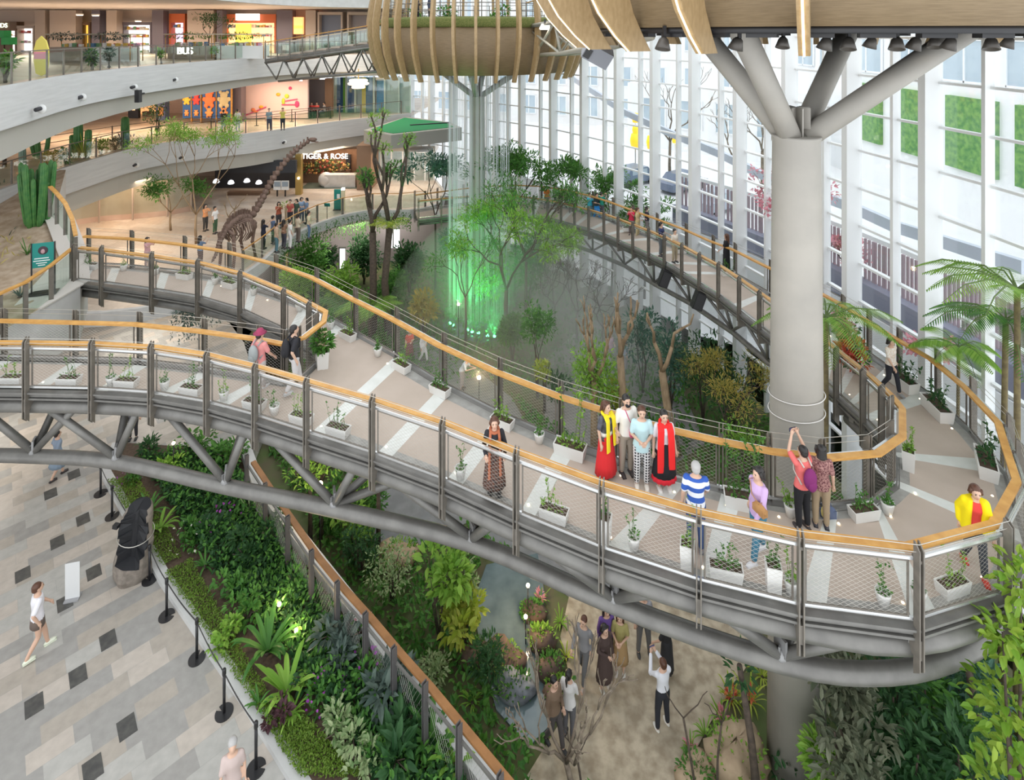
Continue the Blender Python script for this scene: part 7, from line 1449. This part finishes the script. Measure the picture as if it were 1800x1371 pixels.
for s_ in (1, -1):
    o = sd * W2 * s_; mb = MB(); mb.beam(A + o + up * 1.15, B + o + up * 1.15, .10, .05); mb.obj('handrail', OAK, ub)
    mb = MB(); mb.tube([A + o - up * .25, B + o - up * .25], .09, 8); mb.obj('upper_chord', STEEL, ub)
    mb = MB(); mb.tube([A + o * .8 - up * 1.5 + hv * 1.0, B + o * .8 - up * 1.8], .09, 8); mb.obj('lower_chord', STEEL, ub)
    for k in range(10):
        p = A.lerp(B, k / 9) + o; mb = MB(); mb.box(p + up * .55, (.06, .08, 1.45)); mb.obj('post', POSTM, ub)
    for k in range(6):
        t0, t1 = k / 6, (k + 1) / 6; a = A.lerp(B, t0) + o - up * .25; b = A.lerp(B, t1) + o - up * .25; m_ = A.lerp(B, (t0 + t1) / 2) + o * .8 - up * lerp(1.5, 1.8, t0)
        for q in (a, b): mb = MB(); mb.tube([q, m_], .05, 6); mb.obj('diagonal', STEEL, ub)
    mb = MB(); mb.plate([A + o + up * .15 , B + o + up * .15, B + o + up * 1.0, A + o + up * 1.0], sd, .012); mb.obj('glass_panel', CLR, ub)
# link truss between the pods
lt = empty('link_truss', (0, 0, 0), 'pale steel link truss between the two timber pods', 'bridge')
tp = [PZ(925, 47, 33.5), PZ(975, 38, 29), PZ(1030, 28, 24), PZ(1090, 20, 20)]; bt = [PZ(940, 97, 33), PZ(985, 94, 28.8), PZ(1035, 84, 23.8), PZ(1098, 66, 19.6)]
PALE = mat('pale steel', (.46, .44, .38), .4, .2)
for o in (V((0, 0, 0)), V((1.1, .6, 0))):
    for pp in (tp, bt): mb = MB(); mb.tube([p + o for p in pp], .11, 10); mb.obj('chord', PALE, lt)
    for i in range(3):
        for a, b in ((tp[i], bt[i + 1]), (tp[i], bt[i]), (tp[i + 1], bt[i])): mb = MB(); mb.tube([a + o, b + o], .07, 8); mb.obj('diagonal', PALE, lt)
for i in range(4):
    mb = MB(); mb.tube([tp[i], tp[i] + up * 1.5], .05, 6); mb.obj('post', POSTM, lt)
mb = MB(); mb.tube([p + up * 1.4 for p in tp], .04, 6); mb.obj('handrail', OAK, lt); mb = MB(); mb.slab([tp[0], tp[3], tp[3] + V((1.1, .6, 0)), tp[0] + V((1.1, .6, 0))], .1); mb.obj('deck', STEEL, lt)
o = empty('floodlight', PZ(958, 52, 30), 'warm round floodlight on the link truss', 'light'); mb = MB(); mb.lathe([(.18, .3), (.3, .05), (.26, 0), (0, .02)], 14); mb.obj('lamp_head', DL, o); mb = MB(); mb.box((0, 0, .4), (.1, .1, .3)); mb.obj('bracket', BLACK, o)
o = empty('projector_box', PZ(1050, 94, 17.5), 'grey box projector tilted down beside the near pod', 'projector'); R_ = Matrix.Rotation(.5, 3, 'Y') @ Matrix.Rotation(.3, 3, 'X'); mb = MB(); mb.box((0, 0, 0), (.85, .7, .5), M=R_); mb.obj('housing', mat('grey blue housing', (.24, .25, .28), .5), o); mb = MB(); mb.box(R_ @ V((-.3, -.36, -.05)), (.2, .04, .3), M=R_); mb.obj('lens_port', BLACK, o); mb = MB(); mb.tube([(0, 0, .2), (.1, .1, 1.0)], .04, 6); mb.obj('hanger', BLACK, o)
for k, (px, lb, c) in enumerate(((733, 'person in dark jacket standing on the far timber pod', (.06, .05, .05)), (756, 'second person in dark clothes on the far timber pod', (.05, .06, .10)))):
    person(lb, V(((px - 900) * 33.5 / F, 33.5, Z0(-.6))), 1.65, 1.2, ('hold', 'rest'), 'stand', top=K(c), bottom=K((.04, .04, .05)), far=True, sleeve='long')
mb = MB(); mb.lathe([(0, Z0(-.55)), (5.8, Z0(-.55)), (5.8, Z0(-.7)), (0, Z0(-.6))], 40); mb.obj('pod_deck', TAN, podF)
for k, a in enumerate((-1.9, -1.25, -2.4)):
    q = V((far_c.x + 4.9 * math.cos(a), far_c.y + 4.9 * math.sin(a), Z0(-.6))); shrub('pod_shrub', ['green shrub on the far pod at its front', 'green shrub on the far pod towards the facade', 'green shrub on the far pod towards the gallery'][k], q, (.8, .6, .5), 160, .25, .09, MG, seed=320 + k)
# fossil log
q = P(232, 1012, HPL); e = empty('fossil_log', q, 'upright hollow fossil log with dark interior on the plaza', 'log', None, None, -.1); e.rotation_euler.y = .10
STONE = mat('fossil stone', (.27, .235, .20), .9, col2=(.18, .155, .13), nscale=7, bump=.6); INN = mat('black log interior', (.012, .013, .016), .6)
mb = MB(); prof = [(.42, 0), (.47, .15), (.47, .35), (.46, .5), (.45, .62), (.45, .75), (.44, .9), (.44, 1.05), (.43, 1.2), (.42, 1.35), (.41, 1.5), (.40, 1.65), (.36, 1.8), (.30, 1.92)]; n = 36; vs = []
for i, (r_, z) in enumerate(prof):
    for k in range(n):
        a = 2 * PI * k / n; d = abs(((a - 1.5 * PI - .15 + PI) % (2 * PI)) - PI); w_ = 1.0 + .06 * math.sin(a * 3 + i) + .03 * math.sin(a * 7); hol = i >= 4 and d < (1.05 + .18 * math.sin(i * 2.1)) and not (i < 6 and d > .7)
        f_ = .22 if hol else 1; vs.append((r_ * f_ * w_ * math.cos(a) * 1.02, r_ * f_ * w_ * math.sin(a) * .85, z + (0.14 * math.sin(a * 1.0 + .4) if i > 11 else 0)))
for i in range(len(prof) - 1):
    for k in range(n):
        f_ = (i * n + k, i * n + (k + 1) % n, (i + 1) * n + (k + 1) % n, (i + 1) * n + k); mb.f.append(list(f_)); cr = [math.hypot(vs[j][0], vs[j][1]) for j in f_]; mb.mi.append(1 if min(cr) < .2 else 0); mb.smf.append(False)
mb.v = vs; mb.f.append([(len(prof) - 1) * n + k for k in range(n)]); mb.mi.append(1); mb.smf.append(False); mb.f.append(list(range(n - 1, -1, -1))); mb.mi.append(0); mb.smf.append(False)
mb.obj('log_shell', [STONE, INN], e)
mb = MB(); mb.tube([V((.46 * math.cos(a), .40 * math.sin(a), 1.22 + .05 * math.sin(a))) for a in [2 * PI * k / 24 for k in range(25)]], .012, 6, cap=False); mb.obj('wire_strap', WIRE, e)
mb = MB(); mb.box((-.46, -.2, 1.5), (.14, .12, .1)); mb.obj('support_block', BLACK, e)
# stanchions along the bed
sp_ = [(177, 868), (197, 908), (263, 1020), (293, 1083), (346, 1158), (394, 1253), (450, 1352)]; lbs = ['nearest the lower chord at the top of the row', 'half hidden behind the fossil log', 'just below the fossil log', 'fourth down beside the second moss mat', 'fifth down the row by the green patch', 'sixth down the row with its slot facing the plaza', 'lowest in the row at the bottom frame edge']
for k, ((x, y), lb) in enumerate(zip(sp_, lbs)):
    q = P(x, y, HPL); e = empty('stanchion', q, 'black belt stanchion, ' + lb, 'stanchion', 'stanchions along the bed'); mb = MB(); n = 28
    out = [(.19 * math.cos(2 * PI * j / n + .2 + 1.3 * (k % 3)), .19 * math.sin(2 * PI * j / n + .2 + 1.3 * (k % 3))) for j in range(n)]; c0 = (.035 * math.cos(.2 + 1.3 * (k % 3)), .035 * math.sin(.2 + 1.3 * (k % 3)))
    out[0] = (c0[0] * 1.6, c0[1] * 1.6); mb.prism(out, 0, .02); mb.obj('base', BLACK, e)
    mb = MB(); mb.tube([(0, 0, .02), (0, 0, .92)], .032, 12); mb.obj('pole', BLACK, e); mb = MB(); mb.lathe([(.034, .84), (.042, .86), (.042, .97), (.03, .99), (0, .99)], 12); mb.obj('belt_head', BLACK, e)
    if k < 6:
        p2 = P(*sp_[k + 1], HPL); mb = MB(); n2 = 8; mb.sweep([V((0, 0, .9)).lerp(V((p2.x - q.x, p2.y - q.y, .9)), j / n2) - up * .06 * math.sin(PI * j / n2) for j in range(n2 + 1)], .006, .05); mb.obj('belt', BLACK, e)
q = P(128, 1052, HPL); e = empty('info_board', q, 'pale speckled info board standing on the plaza tiles', 'sign', None, None, .25); mb = MB(); mb.box((0, 0, .5), (.30, .03, .92)); mb.obj('board', mat('pale board', (.52, .54, .55), .4, col2=(.36, .40, .44), nscale=16), e); mb = MB(); mb.box((0, .0, .02), (.34, .26, .03)); mb.obj('foot', mat('board foot', (.35, .35, .36), .5), e)
mb = MB(); mb.box((0, -.02, .5), (.34, .012, .96)); mb.obj('frame', mat('board edge', (.72, .73, .73), .4), e)
# teal poster at the landing
TEAL = mat('teal poster', (.01, .22, .19), .6)
q = P(76, 516, 8.75); e = empty('poster_stand', q, 'teal poster in a black frame standing by the landing', 'sign', None, None, .35)
mb = MB(); mb.box((0, 0, 1.30), (.60, .03, .82)); mb.obj('poster', TEAL, e)
for s_ in (-1, 1): mb = MB(); mb.box((s_ * .32, 0, .86), (.035, .05, 1.72)); mb.obj('leg', BLACK, e)
mb = MB(); mb.box((0, 0, .03), (.8, .4, .03)); mb.obj('base', BLACK, e)
mb = MB(); mb.ball((0, -.02, 1.46), (.14, .012, .14), 14); mb.obj('portrait', mat('dark portrait', (.05, .03, .04), .7), e); mb = MB(); mb.ball((.0, -.03, 1.43), (.06, .012, .08), 10); mb.obj('portrait_face', mat('portrait face', (.45, .28, .30), .7), e)
for j, (w_, z) in enumerate(((.40, 1.20), (.46, 1.12), (.30, 1.04), (.2, .97))): mb = MB(); mb.box((-.04, -.018, z), (w_, .006, .028)); mb.obj('text_line', WHITE, e)
q = P(594, 369, HL1); e = empty('totem_sign', q, 'teal totem sign at the hall railing', 'sign'); mb = MB(); mb.box((0, 0, .7), (.5, .12, 1.4)); mb.obj('panel', TEAL, e); mb = MB(); mb.box((0, 0, .03), (.6, .3, .06)); mb.obj('base', BLACK, e); mb = MB(); mb.box((.05, -.065, .95), (.2, .01, .3)); mb.obj('text_block', WHITE, e)
q = P(603, 370, HL1); e = empty('cream_post', q, 'cream post with small lamp beside the teal totem', 'post'); mb = MB(); mb.box((0, 0, .7), (.22, .22, 1.4)); mb.obj('shaft', mat('cream', (.70, .62, .42), .6), e); mb = MB(); mb.box((0, 0, 1.46), (.2, .2, .12)); mb.obj('lamp', DL, e)
q = P(575, 386, HL1); e = empty('rail_sign', q, 'small teal sign on a stick by the crowd railing', 'sign'); mb = MB(); mb.box((0, 0, .95), (.36, .04, .26), M=Matrix.Rotation(.5, 3, 'X')); mb.obj('panel', TEAL, e); mb = MB(); mb.tube([(0, 0, 0), (0, 0, .95)], .02, 6); mb.obj('stick', BLACK, e)
# dinosaur skeleton
e = empty('dinosaur_skeleton', P(412, 466, HL1), 'long necked brown dinosaur skeleton mounted on the hall floor', 'skeleton'); org = V(e.location); BONE = mat('brown bone', (.20, .13, .10), .8, col2=(.13, .08, .06), nscale=6)
def D(px, py, d): return PZ(px, py, d) - org
def bones(name, pts, r0, r1, step):
    mb = MB(); cp = catmull(pts, 14); L = 0; N = len(cp); mb.tube(cp, [lerp(r0, r1, i / (N - 1)) * .6 for i in range(N)], 7)
    acc = 0
    for i in range(1, N):
        acc += (cp[i] - cp[i - 1]).length
        if acc > step: acc = 0; r = lerp(r0, r1, i / N); d = (cp[i] - cp[i - 1]).normalized(); mb.ball(cp[i], (r * 1.2, r * 1.2, r * 1.2), 8); mb.beam(cp[i], cp[i] + up * r * 2.6, r * .5, r * .7, d)
    return mb.obj(name, BONE, e)
neck = [D(440, 384, 30.4), D(458, 356, 31), D(478, 318, 31.6), D(505, 281, 32.2), D(530, 257, 32.6), D(546, 246, 32.6)]
back = [D(396, 405, 28.4), D(410, 390, 29), D(426, 382, 29.7), D(440, 384, 30.4)]; tail = [D(396, 405, 28.4), D(386, 425, 27.6), D(380, 446, 26.9), D(372, 461, 26.3)]
bones('neck', neck, .17, .10, .22); bones('spine', back, .17, .17, .2); bones('tail', tail, .15, .04, .18)
mb = MB(); h0 = neck[-1]; mb.ball(h0 + V((.12, 0, .03)), (.26, .13, .12), 10); mb.beam(h0 + V((.05, 0, -.08)), h0 + V((.42, 0, -.12)), .12, .05); mb.obj('skull', BONE, e)
cb = catmull(back, 5); sdv = V((cb[-1].y - cb[0].y, -(cb[-1].x - cb[0].x), 0)).normalized()
for i, p in enumerate(cb[1:]):
    for s_ in (-1, 1):
        k_ = math.sin(PI * (i + 2) / (len(cb) + 3)); mb = MB(); mb.tube([p, p + sdv * s_ * .55 * k_ - up * .12, p + sdv * s_ * .68 * k_ - up * .65 * k_, p + sdv * s_ * .35 * k_ - up * 1.15 * k_], [.035, .04, .035, .02], 6); mb.obj('rib', BONE, e)
for p, x, nm in ((cb[1], .38, 'hind'), (cb[-2], .34, 'front')):
    for s_ in (-1, 1):
        a = p + sdv * s_ * x - up * .25; zf = 0.0; kn = V((a.x + .18 * s_ * 0 + (.12 if nm == 'hind' else -.1), a.y - .1, a.z * .52)); ft = V((a.x, a.y, .08)); mb = MB(); mb.tube([p, a, kn, V((ft.x, ft.y, .25)), ft], [.07, .10, .075, .07, .1], 8); mb.ball(kn, .10, 8); mb.ball(a, .11, 8); mb.ball(ft, (.14, .18, .08), 8); mb.obj('leg', BONE, e)
# water strings and green lamps
r = random.Random(3); mb = MB(); wc = V((-2.05, 35.1, 0))
for k in range(190):
    a = r.uniform(0, 2 * PI); q = r.uniform(1.55, 1.95); p = V((wc.x + q * math.cos(a), wc.y + q * math.sin(a), 0)); rr = r.uniform(.004, .009); mb.tube([V((p.x, p.y, .06)), V((p.x, p.y, Z0(2.6)))], rr, 3, cap=False)
tag(mb.obj('water_strings', mat('falling water', (.72, .78, .80), .2)), 'fine strings of falling water around the slim far column', 'water', kind='stuff')
GL = glow('green lamp', (.10, 1, .35), 6)
for k, (x, y) in enumerate(((791, 569), (798, 573), (822, 581), (830, 584), (841, 586), (857, 591), (869, 592))):
    q = P(x, y, HG - .12); e = empty('green_lamp', q, 'green uplight at the pool edge, %s from the left' % ORD[k], 'lamp', 'green uplights'); mb = MB(); mb.lathe([(.06, -.1), (.09, -.1), (.10, .0), (.07, .0)], 12); mb.obj('housing', BLACK, e); mb = MB(); mb.ball((0, 0, .02), .085, 10); mb.obj('bulb', GL, e)
    light('green uplight', 'SPOT', q + V((0, -.1, .15)), 260, (.05, 1, .22), .08, (PI - .25, 0, 0), spot=1.5)
# garden lamps
GLW = glow('garden lamp glow', (1, .74, .38), 22)
for k, (x, y, d, en, s_, lb) in enumerate(((563, 850, 17.6, 35, .07, 'brightest garden lamp, glowing under the truss by the oak rail'), (491, 1062, 14.6, 12, .05, 'upper of the two garden lamps in the plaza bed'), (521, 1108, 14.1, 12, .05, 'lower of the two garden lamps in the plaza bed'), (842, 664, 25.5, 60, .08, 'warm garden lamp behind the far rail near the bending person'), (305, 779, 19.5, 8, .05, 'small garden lamp at the head of the plaza bed'), (928, 1029, 16.5, 20, .05, 'small lamp over the stream below the chord'), (924, 1084, 15.8, 20, .05, 'small lamp over the stream above the rocks'), (806, 535, 30, 20, .07, 'small amber lamp in the feathery trees'))):
    p = PZ(x, y, d); zf = BZ if k in (1, 2, 4) else 0; e = empty('garden_lamp', V((p.x, p.y, zf)), lb, 'lamp', 'garden lamps'); h_ = p.z - zf; mb = MB(); mb.tube([(0, 0, 0), (0, 0, h_ - .05)], .018, 6); mb.obj('stake', BLACK, e); mb = MB(); mb.ball((0, 0, h_), s_, 12); mb.obj('bulb', GLW, e); mb = MB(); mb.lathe([(s_ * .5, h_ - s_ * 1.3), (s_ * 1.1, h_ - s_ * .5), (s_ * 1.0, h_ - s_ * .5)], 12); mb.obj('socket', BLACK, e)
    light('garden lamp light', 'POINT', p + V((0, 0, s_ + .08)), en, (1, .72, .40), .06)
# lower level wall under the hall floor
mb = MB(); lw = [V((-16, 31, 2.2)), V((-15.2, 36, 2.2)), V((-13.4, 40.2, 2.2)), V((-9, 42.5, 2.2)), V((-4.6, 44.2, 2.2))]; mb.sweep(lw, .2, 4.4); wl = tag(mb.obj('wall_lower_back', mat('dusky lower wall', (.30, .26, .26), .7)), 'dusky wall of the lower level under the hall floor', 'wall', kind='structure')
for k, (x0, x1, y0, y1, d, lb) in enumerate(((597, 606, 437, 474, 39.6, 'tall white lit doorway under the hall floor at left'), (680, 702, 403, 436, 41.3, 'wide white lit doorway under the hall floor behind the forked tree'))):
    o = empty('lit_doorway', (0, 0, 0), lb, 'doorway'); panel('glow_panel', x0, x1, y0, y1, d, .06, glow('cool doorway light', (.92, .95, 1), 1.1), o); panel('frame', x0 - 2, x0, y0 - 1, y1, d - .05, .1, STEEL, o); panel('header', x0 - 2, x1 + 2, y0 - 3, y0, d - .05, .1, STEEL, o); 
    if k: panel('mullion', 690, 692, 403, 436, d - .04, .1, STEEL, o)
# mist
mm = bpy.data.materials.new('mist'); mm.use_nodes = True; nt = mm.node_tree; nt.nodes.remove(nt.nodes['Principled BSDF']); vsn = nt.nodes.new('ShaderNodeVolumeScatter'); vsn.inputs['Color'].default_value = (.98, .99, 1, 1); vsn.inputs['Density'].default_value = .034; vsn.inputs['Anisotropy'].default_value = .2; nt.links.new(vsn.outputs[0], nt.nodes['Material Output'].inputs['Volume'])
for lb, c, R_ in (('wide thin mist over the whole rear garden', (1.5, 32.5, 1.2), (8.6, 9, 6.0)), ('denser mist bank under the rear span', (3.6, 31.5, 1.0), (5.0, 7, 5.0)), ('thick low mist behind the pruned trunks', (3.8, 29.5, .5), (3.8, 5.0, 3.4))):
    mb = MB(); mb.ball(c, R_, 28); mb.v = [(x, y, max(z, .06)) for x, y, z in mb.v]; tag(mb.obj('mist', mm), lb, 'mist', kind='stuff')

q = PZ(1538, 735, 15.2); o = empty('notice_board', q, 'small yellow notice board on the inner rail behind the loop', 'sign'); mb = MB(); mb.box((0, 0, 0), (.16, .02, .30), M=Matrix.Rotation(-.4, 3, 'Y')); mb.obj('board', mat('notice yellow', (.85, .68, .03), .5), o); mb = MB(); mb.box((0, .02, 0), (.19, .015, .33), M=Matrix.Rotation(-.4, 3, 'Y')); mb.obj('backing', BLACK, o)
for k, (px, py, c, lb) in enumerate(((1073, 640, (.60, .40, .50), 'person in pink half hidden in the mist behind the pruned trunks'), (1100, 655, (.35, .40, .52), 'person in grey blue half hidden in the mist behind the pruned trunks'))):
    person(lb, gp(px, py, .02), 1.62, .6 + k, ('hold', 'rest'), 'stand', top=K(c), bottom=K((.3, .28, .3)), hair=('bob', 'black'), far=True)
# ================================================================ lamps of the place, and an added fill
for px, py, d, en in ((60, 40, 44, 360), (230, 40, 45, 360), (430, 40, 46, 360), (610, 60, 46, 160)): light('gallery ceiling lamp', 'AREA', PZ(px, py - 10, d), en, (1, .84, .68), 4, None, 2)
for px, d, en in ((150, 38, 230), (280, 41, 230), (480, 44, 170), (640, 47, 70)): light('middle gallery lamp', 'AREA', V(((px - 900) * d / F, d, Z0(3.7))), en, (1, .70, .46), 4, None, 2)
for x, y, en in ((-27, 31, 125), (-24, 36, 100), (-19.5, 43.5, 20), (-14.0, 45.0, 90), (-9, 44, 60), (-20, 31, 80)): light('hall lamp', 'AREA', V((x, y, Z0(9.1))), en, (1, .76, .55), 2.5, None, 2)
for x, y, en in ((-20, 20, 120), (-18, 28, 120)): light('plaza downlight', 'AREA', V((x, y, Z0(12.7))), en, (1, .93, .84), 3, None, 3)
for x, y, en in ((-11.0, 38.2, 110), (-8, 40.4, 110), (-14.6, 33.5, 45)): light('lower level added fill', 'AREA', V((x, y, Z0(12.7))), en, (1, .93, .82), 2.5, None, 2)  # added fill under the hall floor, brightens the dark lower wall and plants
